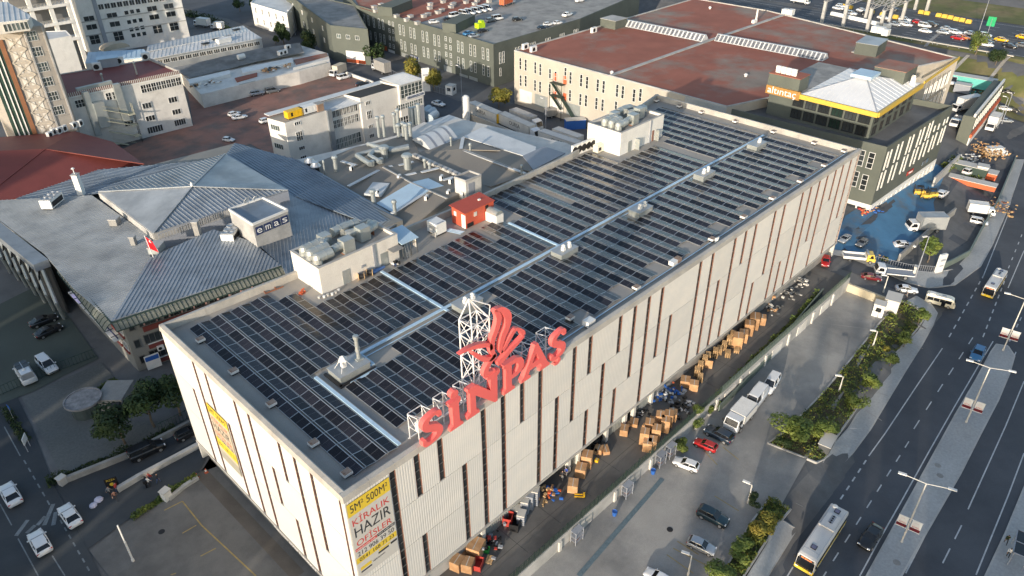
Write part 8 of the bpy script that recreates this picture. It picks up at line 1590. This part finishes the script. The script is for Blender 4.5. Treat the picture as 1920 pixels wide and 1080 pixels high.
BS = thing('bus_shelter', 'bus shelter with dark glass roof at the lower right corner', 'bus shelter', tuple(g(1905, 1045)), R(8)); bx('roof', M['glass'], BS, (0, 0, 2.5), (4.2, 1.7, .1)); b = MB(); [b.box((x, y, 1.25), (.09, .09, 2.5)) for x in (-2, 2) for y in (-.75, .75)]; [b.box((0, y, 2.56), (4.3, .1, .1)) for y in (-.85, .85)]; [b.box((x, 0, 2.56), (.1, 1.8, .1)) for x in (-2.1, 0, 2.1)]; b.bl('frame', M['greypl'], BS)
for i, (px, py) in enumerate(((1566, 34), (1606, 40), (1638, 53), (1669, 53))):
    q = at(px, py, 6); t = thing('steel_gantry', 'grey steel truss gantry spanning the motorway, ' + ('leftmost', 'second from the left', 'third from the left', 'rightmost')[i], 'gantry', (266, q.y, 6)); b = MB(); hh = 8.0
    for x in (265.5, 286, 312): b.box((x, q.y, 6 + hh / 2), (1.0, 1.0, hh))
    b.build('post', M['concrete_lt'], t); b = MB(); x0, x1 = 265, 312.5; n = 18
    for dz in (0, 1.6):
        for dy in (-.6, .6): b.box(((x0 + x1) / 2, q.y + dy, 6 + hh + dz), (x1 - x0, .2, .2))
    for k in range(n): xa = x0 + (x1 - x0) * k / n; xb = x0 + (x1 - x0) * (k + 1) / n; [b.bar((xa, q.y + dy, 6 + hh + (1.6 if k % 2 else 0)), (xb, q.y + dy, 6 + hh + (0 if k % 2 else 1.6)), .14, .14) for dy in (-.6, .6)]
    b.build('truss', M['concrete_lt'], t)
for px, py in ((1580, 12), (1594, 15), (1634, 24), (1655, 28), (1679, 33), (1727, 24), (1738, 26), (1760, 30), (1771, 32), (1782, 34), (1793, 37), (1804, 39), (1816, 42)): q = at(px, py, 6.4); t = thing('yellow_barrier', 'yellow water filled barrier block beside the motorway', 'barrier', (q.x, q.y, 6.05), 0, 'yellow barriers along the motorway'); b = MB(); b.box((0, 0, .6), (1.2, 1.9, 1.1)); b.box((0, 0, 1.25), (.6, 1.7, .25)); b.bl('block', M['yellow'], t)
for i in range(14): q = at(1564 + 7.6 * i, 28 + 1.75 * i, 6.3); t = thing('guard_light_block', 'white barrier block in the row at the near motorway edge', 'barrier', (q.x, q.y, H(q.x, q.y) + .1), 0, 'white barrier row at the motorway edge'); b = MB(); b.box((0, 0, .6), (1.0, 2.7, 1.1)); b.box((0, 0, 1.2), (.5, 2.4, .2)); b.bl('block', M['text_wh'], t)  # plain white blocks stand in for a line of guard lights
q = at(1852, 62, 6); t = thing('road_sign', 'green motorway direction sign', 'sign', tuple(q), R(90)); bx('plate', mat('sign_green', (.02, .36, .14), .5), t, (0, 0, 4), (2.6, .15, 3.2)); b = MB(); b.tube((0, .15, 0), (0, .15, 5), .1, 6); b.bl('post', M['greypl'], t)
DR = thing('drain_steps', 'concrete drainage channel running down the motorway bank', 'drain', tuple(g(1745, 75))); b = MB()
for a, c in (((1765, 60), (1735, 88)), ((1815, 105), (1785, 135)), ((1890, 108), (1855, 150))):
    a, c = g(*a), g(*c)
    for i in range(5): p, q = a.lerp(c, i / 5), a.lerp(c, (i + 1) / 5); p.z = H(p.x, p.y) + .2; q.z = H(q.x, q.y) + .2; b.bar(p, q, 1.0, .3)
b.build('channel', M['concrete'], DR)['kind'] = 'stuff'
rs = [g(1775, 318), g(1866, 205)]; RS = thing('retail_strip', 'narrow grey building strip with slit windows, white top and red shop fascia', 'building', tuple((rs[0] + rs[1]) / 2)); e_ = (rs[1] - rs[0]).normalized(); n_ = Vector((-e_.y, e_.x, 0)); zb = min(rs[0].z, rs[1].z) - 1; b = MB(); b.prism([(q.x, q.y) for q in (rs[0] + e_ * 22, rs[1], rs[1] + n_ * 3, rs[0] + e_ * 22 + n_ * 3)], zb, zb + 9.5); b.build('wall', M['greygreen'], RS); wrs = Wall(rs[0] + e_ * 22, rs[1], RS)
wrs.box('red_fascia', wrs.L * .5, zb + 4.2, wrs.L, 1.0, .5, 'orange'); wrs.box('shop_wall', wrs.L * .5, zb + 2, wrs.L, 3.8, .3, 'white'); wrs.box('white_top', wrs.L * .5, zb + 9.9, wrs.L, .9, .5, 'white', -.6)
for i in range(14): wrs.w(2 + i * (wrs.L - 4) / 13, zb + 7.2, .55, 3.0, 1, 1, fr='wframe', gl='glass_lt')
def Y(px, py): return at(px, py, 0)
for lab, px, py, d, rz in (('big brown carton with white tape nearest the camera', 858, 1063, (1.5, 1.3, 1.5), .3), ('big taped carton right of the nearest one', 878, 1066, (1.4, 1.3, 1.4), .5), ('small open carton behind the two nearest cartons', 868, 1042, (.9, .9, .8), .4), ('wide wrapped carton bale by the shutter', 893, 1036, (2.0, 1.7, 1.7), .4), ('carton full of papers in front of two workers', 1074, 917, (1.5, 1.3, 1.3), .6), ('opened carton beside the bay column', 1089, 889, (1.5, 1.4, 1.5), .5), ('carton stack wrapped in film by the column', 1100, 871, (1.5, 1.4, 2.1), .5), ('flat opened carton beside black bags', 1135, 846, (1.5, .9, .6), .9), ('brown carton under the black bags', 1122, 848, (1.2, 1.1, 1.0), .4), ('carton at the bay edge near the shutter', 1170, 812, (1.4, 1.1, 1.1), .5), ('torn carton on its pallet beyond the bay', 1188, 795, (1.4, 1.2, .6), .5), ('small carton standing alone in the yard', 1209, 801, (.6, .6, .5), .2), ('yellow lift box beside the black bags', 1119, 865, (.5, .5, .4), .3)): carton(lab, Y(px, py), d, rz, 'card' if 'yellow' not in lab else 'yellowgen')
for px, py, h in ((1207, 829, 2.2), (1213, 842, 1.6), (1222, 838, 1.6), (1216, 811, 2.2), (1229, 822, 2.2), (1225, 800, 1.4), (1236, 797, 2.2), (1246, 806, 2.2), (1242, 790, 1.6), (1252, 796, 2.3), (1260, 785, 1.4)): carton('brown carton in the big carton cluster against the yard fence', Y(px, py), (1.35, 1.25, h), .52, 'card', 'carton cluster against the fence')
for lab, px, py, d in (('tall wrapped carton among the pallet stacks', 1381, 648, (1.8, 1.6, 2.2)), ('wrapped carton with film right of the pallets', 1392, 638, (1.6, 1.4, 1.8)), ('brown carton stack beyond the pallets', 1402, 625, (1.6, 1.5, 2.3)), ('long row of brown cartons near the wall', 1412, 612, (2.2, 1.6, 2.3)), ('carton on its side at the far pallets', 1427, 606, (1.4, 1.3, 1.5)), ('open carton bin with waste', 1300, 729, (1.3, 1.3, 1.3)), ('carton with white sacks by the shutter end', 1284, 720, (1.6, 1.4, 1.1)), ('leaning cardboard sheet in front of the pallets', 1327, 690, (.12, 1.3, 1.5))): carton(lab, Y(px, py), d, .5)
for px, py, n in ((1312, 713, 7), (1306, 703, 9), (1312, 695, 11), (1320, 685, 12), (1326, 678, 11), (1340, 668, 10), (1348, 662, 8), (1357, 654, 9), (1366, 648, 12), (1372, 640, 13), (1364, 667, 6), (1381, 659, 4)): pallet_stack('wooden pallet in the stacks along the grey wall', Y(px, py), .5, n)
t = inst('wooden_pallet', pallet_mesh(), None, tuple(Y(918, 1050)), (0, 0, .5)); tag(t, 'single wooden pallet lying beside the green bag', 'pallet'); t = inst('wooden_pallet', pallet_mesh(), None, tuple(Y(1019, 944) + Vector((0, 0, .1))), (R(78), 0, R(30))); tag(t, 'wooden pallet standing on edge beside the grey crates', 'pallet')
def bin_(lab, px, py, d, m, rz=.5, nm='bin'): t = thing(nm, lab, 'bin', tuple(Y(px, py)), rz); b = MB(); w_ = .06; b.box((0, 0, .06), (d[0], d[1], .1)); [b.box((s * (d[0] / 2 - w_ / 2), 0, d[2] / 2), (w_, d[1], d[2])) for s in (-1, 1)]; [b.box((0, s * (d[1] / 2 - w_ / 2), d[2] / 2), (d[0] - 2 * w_ - .004, w_, d[2])) for s in (-1, 1)]; b.bl('tub', M[m], t); return t
bin_('open red plastic bin beside the wrapped bale', 897, 1062, (1.5, 1.0, .9), 'red'); bin_('small green bin behind the single pallet', 913, 1034, (.7, .6, .6), 'greenpl'); bin_('red crate stack top beside the black bin', 953, 980, (1.4, 1.1, 1.4), 'red'); bin_('black plastic bin in front of the grey crates', 966, 988, (1.6, 1.2, 1.2), 'dark')
for lab, px, py, n in (('tall stack of grey crates nearest the black bin', 978, 978, 9), ('stack of black and white crates by the wall', 968, 964, 7), ('tall grey crate stack second from the shutter', 985, 957, 11), ('tall grey crate stack middle of the row', 994, 949, 12), ('tall grey crate stack next to the standing pallet', 1003, 941, 13)):
    p = Y(px, py); t = thing('crate_stack', lab, 'crates', tuple(p), .5)
    for i in range(n): bx('crate', M['greypl'] if i % 2 else M['print_grey'] if i == n - 1 else M['greypl'], t, (0, 0, .09 + .19 * i), (1.2 - .06 * (i % 2), 1.0 - .05 * (i % 2), .165))
rnd = random.Random(11)
def heap(lab, px, py, ms, n, w_, h_, nm='waste_heap', loc=None): t = thing(nm, lab, 'waste', tuple(loc or Y(px, py))); b = MB(); [b.box((rnd.gauss(0, w_ / 3), rnd.gauss(0, w_ / 3), abs(rnd.gauss(0, h_ / 2)) + .1), (rnd.uniform(.15, .6), rnd.uniform(.15, .5), rnd.uniform(.08, .4)), rnd.uniform(0, 3), rnd.randrange(len(ms))) for _ in range(n)]; b.bl('pile', [M[m] for m in ms], t)['kind'] = 'stuff'
for a in (('mixed black and red scrap beside the shutter', 921, 1020, ('dark', 'bag', 'red', 'greypl'), 40, 2.4, .7), ('mixed goods in orange crates beside the open bay', 1034, 926, ('card', 'bluepl', 'orange', 'pallet'), 30, 1.6, .9), ('black rubbish bags on a brown carton', 1121, 842, ('bag', 'dark'), 18, 1.3, 1.5), ('blue tarp and crates against the grey wall', 1262, 735, ('bluepl', 'tarp' if 'tarp' in M else 'bluepl', 'greypl', 'orange'), 34, 2.4, .8), ('blue and white crates left of the blue tarp', 1243, 745, ('greypl', 'white', 'bluepl'), 26, 2.0, .9), ('dark metal scrap spread on the yard floor', 1283, 762, ('bag', 'greypl', 'dark'), 44, 3.4, .35), ('second dark scrap heap near the fence', 1272, 775, ('bag', 'greypl', 'dark'), 30, 2.6, .35), ('black bags in the open bay', 1198, 775, ('bag', 'dark', 'greypl'), 26, 2.0, .7), ('brown boards and cartons in the far open bay', 1160, 793, ('card', 'jamb'), 16, 1.8, .5), ('rubbish bag and cans by the white posts', 1210, 745, ('card', 'white', 'pallet'), 18, 1.4, .6), ('tan tarpaulin heap near the far end of the yard', 1448, 580, ('offwhite', 'card', 'darkgrey'), 30, 3.2, .9), ('tan covered goods further along the wall', 1478, 552, ('offwhite', 'concrete', 'darkgrey'), 30, 3.2, 1.0), ('pale covered goods at the yard end', 1500, 532, ('white_dirty', 'concrete'), 22, 2.6, 1.0)): heap(*a)
for a in (('huge heap of wooden pallets in the right yard', 1845, 290, ('pallet', 'card', 'pallet'), 190, 8, 2.6), ('wood and pallet heap behind the white box truck', 1868, 392, ('pallet', 'jamb', 'pallet'), 90, 5, 1.4), ('white rubble and bags left of the pallet heap', 1815, 300, ('white', 'greypl', 'concrete'), 60, 5, .9), ('green beams and tarp in front of the turquoise shed', 1830, 178, ('teal', 'fence_dk', 'pallet', 'bluepl'), 60, 7, .9), ('red and wooden flower boxes at the shop corner', 1618, 400, ('red', 'pallet', 'orange'), 20, 1.6, .6), ('blue crates of goods at the shop corner', 1637, 396, ('bluepl', 'card'), 20, 1.8, .6), ('orange and yellow flowers in a round planter', 1656, 487, ('orange', 'pallet', 'leaf'), 24, 1.2, .5)): heap(a[0], 0, 0, *a[3:], loc=g(a[1], a[2]))
t = thing('pallet_truck', 'orange hand pallet truck standing in the yard', 'pallet truck', tuple(Y(1093, 931)), R(-50)); b = MB(); b.box((-.5, -.2, .15), (1.2, .16, .07)); b.box((-.5, .2, .15), (1.2, .16, .07)); b.box((.15, 0, .3), (.25, .55, .4)); b.bl('forks', M['yellowgen'], t); b = MB(); b.bar((.2, 0, .4), (.5, 0, 1.2), .06, .06); b.bar((.5, -.2, 1.2), (.5, .2, 1.2), .05, .05); b.bl('handle', M['dark'], t)
for i, (px, py) in enumerate(((1722, 365), (1734, 372), (1746, 370))):
    t = thing('forklift', 'yellow forklift in the blue yard, ' + ('left', 'middle', 'right')[i] + ' of three', 'forklift', tuple(g(px, py)), R(120)); b = MB(); b.box((0, 0, .7), (2.2, 1.2, .9)); b.box((-.9, 0, 1.0), (.6, 1.1, .6)); b.bl('body', M['yellow'], t); b = MB(); [b.box((x, y, 1.6), (.07, .07, 1.1)) for x in (-.5, .6) for y in (-.5, .5)]; b.box((0, 0, 2.15), (1.4, 1.15, .07)); b.bl('cage', M['dark'], t); b = MB(); [b.box((1.2, y, 1.3), (.12, .12, 2.4)) for y in (-.35, .35)]; [b.box((1.7, y, .2), (1.0, .12, .06)) for y in (-.3, .3)]; b.bl('mast', M['dark'], t); wheels(t, (-.7, .7), .6, .32)
person('person in blue shirt and pale jeans holding papers at the open bay', Y(1061, 893), R(200), 'cloth_bl', 'cloth_gr', 1, .12, holding=True); person('person in black top and grey trousers standing left of the blue shirt', Y(1054, 900), R(20), 'cloth_bk', 'cloth_gr', 1, .15)
for lab, px, py, a, top, lg, wk in (('person in dark clothes leaning by the black board', 208, 930, 40, 'cloth_gr', 'cloth_bk', .1), ('person in brown jacket walking beside the black board', 219, 938, 250, 'jamb', 'cloth_bk', .28), ('person in red cap behind the black board', 221, 922, 120, 'red', 'jeans', .1), ('person in white shirt beside the parked motorbike', 281, 912, 20, 'white', 'cloth_bk', .1), ('person in red shirt at the motorbike', 284, 903, 200, 'red', 'jeans', .12), ('person in black walking right of the motorbike', 298, 905, 330, 'cloth_bk', 'jeans', .25), ('person standing on the cross street corner', 1698, 562, 90, 'cloth_gr', 'cloth_bk', .1)): person(lab, g(px, py), R(a), top, lg, 1, wk)
person('person in olive top walking on the right pavement', g(1884, 1020) + Vector((0, 0, .13)), R(200), 'leaf_dk', 'cloth_bk', .95, .25); person('person in white shirt and dark trousers waiting by the bus shelter', g(1888, 1045) + Vector((0, 0, .13)), R(190), 'white', 'cloth_bk', .98, .1)
t = thing('motorbike', 'dark delivery motorbike parked by the drive divider', 'motorbike', tuple(g(275, 908)), R(70)); b = MB(); b.box((0, 0, .65), (1.1, .3, .35)); b.box((-.45, 0, 1.0), (.5, .5, .45)); b.bar((.5, 0, .6), (.4, 0, 1.1), .08, .08); b.bar((.4, -.35, 1.1), (.4, .35, 1.1), .05, .05); b.bl('body', M['dark'], t); wheels(t, (-.6, .65), .06, .3, .12)
for a in (('sedan', 'white', (34, 952), (12, 914), 'white sedan with dark rear window on the left road, uppermost'), ('sedan', 'white', (147, 991), (121, 954), 'white sedan turning out of the entrance drive'), ('hatch', 'white', (90, 1045), (66, 1002), 'white hatchback lowest on the left road'), ('minivan', 'black', (243, 866), (312, 834), 'black van parked along the drive wall'), ('suv', 'black', (335, 826), (374, 806), 'black car ahead of the black van by the building'), ('sedan', 'black', (57, 616), (110, 596), 'black sedan in the left yard, upper of two'), ('sedan', 'black', (68, 637), (118, 614), 'black sedan in the left yard, lower of two'), ('minivan', 'white', (76, 676), (107, 706), 'white minivan beside the camper van'), ('hatch', 'white', (1309, 884), (1262, 866), 'white hatchback nearest the retaining wall'), ('hatch', 'red', (1343, 848), (1301, 830), 'small red car between white hatchback and navy car'), ('suv', 'navy', (1372, 833), (1322, 807), 'dark navy car beside the small red car'), ('suv', 'teal', (1308, 960), (1364, 988), 'dark teal estate car with chrome rails in the lower lot'), ('hatch', 'silver', (1289, 1017), (1341, 1040), 'silver hatchback below the dark teal estate'), ('hatch', 'white', (1250, 1098), (1215, 1078), 'white car cut by the bottom edge of the photo'), ('minivan', 'white', (1453, 712), (1434, 741), 'white minivan behind the long white van'), ('sedan', 'burg', (1615, 517), (1651, 530), 'burgundy sedan on the cross street'), ('sedan', 'white', (1679, 540), (1718, 553), 'white sedan between tow truck and minibus'), ('sedan', 'black', (1644, 993), (1616, 1032), 'black sedan beside the near bus'), ('hatch', 'blue', (1837, 656), (1824, 682), 'blue and white car near the median tip'), ('sedan', 'white', (1676, 459), (1713, 468), 'white sedan alone on the blue painted yard'), ('sedan', 'silver', (1590, 446), (1576, 457), 'silver car with open bonnet by the building corner'), ('hatch', 'grey', (1622, 455), (1608, 464), 'grey blue hatchback behind the yellow truck'), ('hatch', 'white', (1757, 373), (1773, 362), 'white hatchback beside the forklifts'), ('hatch', 'red', (1548, 486), (1546, 503), 'red car half hidden by the building end'), ('sedan', 'white', (824, 189), (812, 199), 'white sedan driving down the rear street') if False else ('sedan', 'white', (812, 195), (833, 201), 'white sedan on the rear street'), ('hatch', 'white', (430, 220), (450, 213), 'white hatchback on the brick car park, upper of a pair'), ('sedan', 'white', (436, 226), (464, 220), 'white sedan on the brick car park, lower of a pair'), ('suv', 'white', (488, 233), (511, 226), 'white car at the corner of the white workshop'), ('hatch', 'white', (421, 264), (438, 266), 'white car near the pyramid roof'), ('suv', 'silver', (469, 181), (496, 176), 'silver estate left of the grey minivan'), ('minivan', 'grey', (499, 176), (525, 171), 'grey minivan on the brick car park'), ('minivan', 'white', (634, 151), (656, 145), 'white pickup minivan in front of the beige truck'), ('sedan', 'black', (667, 163), (692, 158), 'black sedan at the brick car park wall'), ('minivan', 'black', (752, 148), (765, 144), 'dark van behind the box truck'), ('suv', 'white', (1874, 203), (1893, 211), 'white estate on the far right road'), ('suv', 'black', (1890, 206), (1904, 212), 'black car beside the white estate'), ('sedan', 'silver', (1877, 226), (1894, 232), 'silver car on the far right road'), ('sedan', 'black', (1880, 172), (1898, 178), 'black car at the top right road'), ('sedan', 'white', (1824, 196), (1846, 198), 'white sedan parked in the right yard'), ('minivan', 'white', (1806, 329), (1828, 323), 'white van behind the green skip'), ('suv', 'white', (617, 62), (640, 60), 'white car by the orange lobby'), ('suv', 'navy', (592, 62), (610, 58), 'dark blue van left of the white car'), ('hatch', 'white', (540, 53), (552, 50), 'white car near the columnar tree')): pcar(*a)
def pv(kind, col, p0, p1, lab, z=None, **k): return pcar(kind, col, p0, p1, lab, z, name='van', cat='van', **k)
pv('van', 'white', (1433, 733), (1392, 784), 'long white panel van parked by the planter wall', blind=True); v = pv('van', 'white', (63, 727), (38, 688), 'white camper van with dark solar panels on its roof', blind=True); s = MB(); [s.box((dx, dy, 2.39), (.95, .75, .05)) for dx in (-.6, .45) for dy in (-.42, .42)]; s.bl('roof_solar_panel', M['glass'], v); s = MB(); s.lathe([(.28, 0), (.25, .12), (.05, .2)], (-1.55, 0, 2.34), 10); s.bl('roof_dome', M['white'], v)
pv('minivan', 'white', (1818, 415), (1851, 424), 'white minibus van beside the white box truck'); pv('van', 'white', (1790, 148), (1783, 166), 'white van beside the turquoise shed', blind=True)
def ptruck(lab, p0, p1, **k): c, rz, ln = between(p0, p1); return truck(lab, c, rz, sc=clamp(ln / (k.get('boxL', 4.6) + 1.9), .8, 1.15), **k)
ptruck('yellow cab truck with long white dropside bed by the cross street', (1580, 481), (1636, 497), boxL=4.4, cab='truckyel', flat=True, rack=True, name='flatbed_truck'); ptruck('white tow truck with empty tilted bed on the cross street', (1707, 528), (1640, 507), boxL=4.8, flat=True, tow=True, name='tow_truck'); ptruck('white van truck with silver box on the blue painted yard', (1768, 440), (1695, 425), boxL=4.9, boxH=2.6, boxm=M['zinc_lt']); ptruck('white box truck beside the wood heap', (1812, 396), (1862, 408), boxL=4.4); ptruck('white box truck with open bed behind the long white van', (1402, 772), (1366, 812), boxL=3.4, boxH=1.3); ptruck('grey box truck with white cab on the rear street', (733, 143), (698, 128), boxL=6, boxH=2.9, boxm=M['concrete']); ptruck('white box truck in the truck yard', (1024, 222), (1056, 215), boxL=4.6, boxm=M['concrete']); ptruck('beige covered truck on the brick car park', (646, 136), (622, 146), boxL=4.2, boxm=PAINT['beige']); ptruck('white box truck below the retail strip', (1870, 228), (1846, 255), boxL=4.8, boxH=2.6); ptruck('white truck with rusty box top in the right yard', (1828, 207), (1787, 206), boxL=7, boxH=2.8); ptruck('white truck parked against the pallet heap', (1850, 290), (1880, 296), boxL=5.5, boxH=2.6); ptruck('dark flatbed truck by the retail strip', (1800, 225), (1783, 243), boxL=4.5, flat=True); ptruck('white truck in the top left parking lot', (394, 52), (366, 48), boxL=5); ptruck('white lorry at the top left parking lot edge', (420, 56), (398, 54), boxL=4)
def ptrail(lab, p0, p1, **k): a, b_ = at(*p0, 4), at(*p1, 4); ln = (a - b_).length; c = (a + b_) / 2; c.z = 0; rz = math.atan2(b_.y - a.y, b_.x - a.x); return semi_trailer(lab, c, rz, sc=1.0, Lh=clamp(ln, 9, 13.6), **k)
ptrail('grey semi trailer with yellow rear doors on the rear street', (937, 212), (884, 190), text='OURSA', endm=M['yellowgen']); ptrail('grey semi trailer lettered OURSA, middle of the queue', (940, 210), (998, 235), text='OURSA'); ptrail('white semi trailer lettered OURSA nearest the solar roof', (1015, 243), (1084, 266), text='OURSA', m=M['white_dirty']); ptrail('white trailer parked behind the lettered trailers', (1045, 240), (1085, 254), tractor=None, m=M['white_dirty']); ptrail('pale trailer behind the queue in the truck yard', (962, 203), (1000, 218), m=M['concrete_lt'])
for lab, r0, f0, fn in (('near yellow and white city bus with a dome on its roof', (1575, 952), (1514, 1045), bus), ('far yellow and white city bus with lit display', (1881, 501), (1859, 534.5), bus)):
    z = zroad(60 if r0[1] > 800 else 130) + 2.9; a, c = at(*r0, z), at(*f0, z); m_ = (a + c) / 2; m_.z = H(m_.x, m_.y); fn(lab, m_, math.atan2(c.y - a.y, c.x - a.x), sc=clamp((a - c).length / 10.6, .74, 1.0))
a, c = g(1735, 562), g(1787, 580); minibus('cream minibus with dark windows at the junction', (a + c) / 2, math.atan2(c.y - a.y, c.x - a.x), sc=clamp((c - a).length / 6.6, .74, 1.0))
for k, c_, p0, p1, lab in (('suv', 'white', (806, 45), (822, 43), 'white car nearest the roof edge'), ('sedan', 'black', (833, 39), (848, 37), 'black car left of the white van'), ('van', 'white', (846, 34), (860, 31), 'white van beside the black car'), ('sedan', 'blue', (870, 68), (888, 63), 'blue car behind the roof stair head'), ('sedan', 'silver', (880, 72), (898, 68), 'silver car in front of the blue car'), ('sedan', 'black', (897, 62), (914, 58), 'black car right of the lime machine'), ('suv', 'grey', (912, 43), (928, 39), 'grey car beside the single white van'), ('van', 'white', (924, 39), (942, 36), 'single white van right of the grey car'), ('suv', 'black', (961, 40), (979, 38), 'black car alone on the roof middle'), ('sedan', 'navy', (1008, 55), (1026, 53), 'navy car at the roof corner'), ('suv', 'white', (1020, 50), (1036, 47), 'white car behind the navy car'), ('sedan', 'white', (1037, 47), (1054, 44), 'white sedan third at the roof corner'), ('sedan', 'white', (1056, 33), (1072, 28), 'white sedan by the ramp wall'), ('sedan', 'white', (1080, 5), (1095, 2), 'white sedan at the far roof')): pcar(k, c_, p0, p1, lab + ' on the grey hall', GZ + .07, detail=False)
for i in range(5): pcar('van', 'white', (864 + 11 * i, 28 - 2.3 * i), (878 + 10.4 * i, 30 - 2.4 * i), 'white van in the row of five on the grey hall roof', GZ + .07, group='row of white vans on the grey hall roof', name='van', cat='van', detail=False)
p = at(900, 53, GZ); t = thing('lime_machine', 'lime green machine on the grey hall roof', 'machine', tuple(p)); b = MB(); b.box((0, 0, 1), (3, 2, 1.6)); b.box((.6, 0, 2.1), (1.2, 1.6, .8)); b.bl('body', mat('lime', (.45, .65, .02), .5), t)
c = (at(938, 13, GZ) + at(965, 7, GZ)) / 2; c.z = GZ + .07; truck('white tanker truck on the grey hall roof', c, .2, boxL=6, boxH=2, boxm=M['orange'])
for i, (zx, zy, k, col, lab) in enumerate(((190, 150, 'suv', 'white', ''), (300, 118, 'sedan', 'white', ''), (350, 152, 'suv', 'black', 'black car in the left motorway queue'), (510, 192, 'sedan', 'white', ''), (725, 212, 'suv', 'white', ''), (722, 234, 'sedan', 'silver', 'silver car between white cars on the motorway'), (740, 260, 'sedan', 'white', ''), (625, 257, 'sedan', 'silver', 'silver car under the rightmost gantry'), (860, 236, 'hatch', 'red', 'dark red car in the middle of the motorway queue'), (925, 272, 'minivan', 'white', ''), (995, 260, 'suv', 'black', 'black estate beside the white minivan on the motorway'), (930, 325, 'sedan', 'white', ''), (1105, 337, 'sedan', 'silver', 'silver car in the near motorway lane'), (1145, 302, 'sedan', 'silver', 'silver car in the far motorway lane'), (1232, 340, 'suv', 'white', ''), (1255, 395, 'sedan', 'red', 'red car beside the orange taxi'), (1315, 390, 'sedan', 'orange', 'orange taxi on the motorway'), (1385, 350, 'sedan', 'white', ''), (1522, 368, 'suv', 'white', ''), (1540, 405, 'sedan', 'black', 'black car above a dark car on the motorway'), (1545, 432, 'sedan', 'navy', 'navy car between black and white cars'), (1540, 462, 'sedan', 'white', ''), (1690, 412, 'sedan', 'yellow', 'yellow taxi in the motorway middle lane'), (1775, 476, 'sedan', 'black', 'black sedan at the right motorway edge'), (1905, 385, 'sedan', 'yellow', 'yellow taxi cut by the right edge of the photo'), (1905, 470, 'sedan', 'grey', 'grey car cut by the right edge of the photo'), (600, 104, 'suv', 'black', 'black car on the far carriageway'), (60, 96, 'sedan', 'white', ''), (90, 75, 'hatch', 'white', ''))):
    q = at(1560 + zx / 5.333, zy / 5.333, 6.1); car(k, PAINT and col, lab or 'white car queueing on the motorway', (q.x, q.y, 6.06), R(-88 + 3 * math.sin(i * 7)), None if lab else 'white cars queueing on the motorway', 'motorway_car', detail=False)
q = at(1500, 6, 6.2); truck('white box truck on the motorway at the top of the photo', (q.x, q.y, 6.06), R(-90), boxL=6)
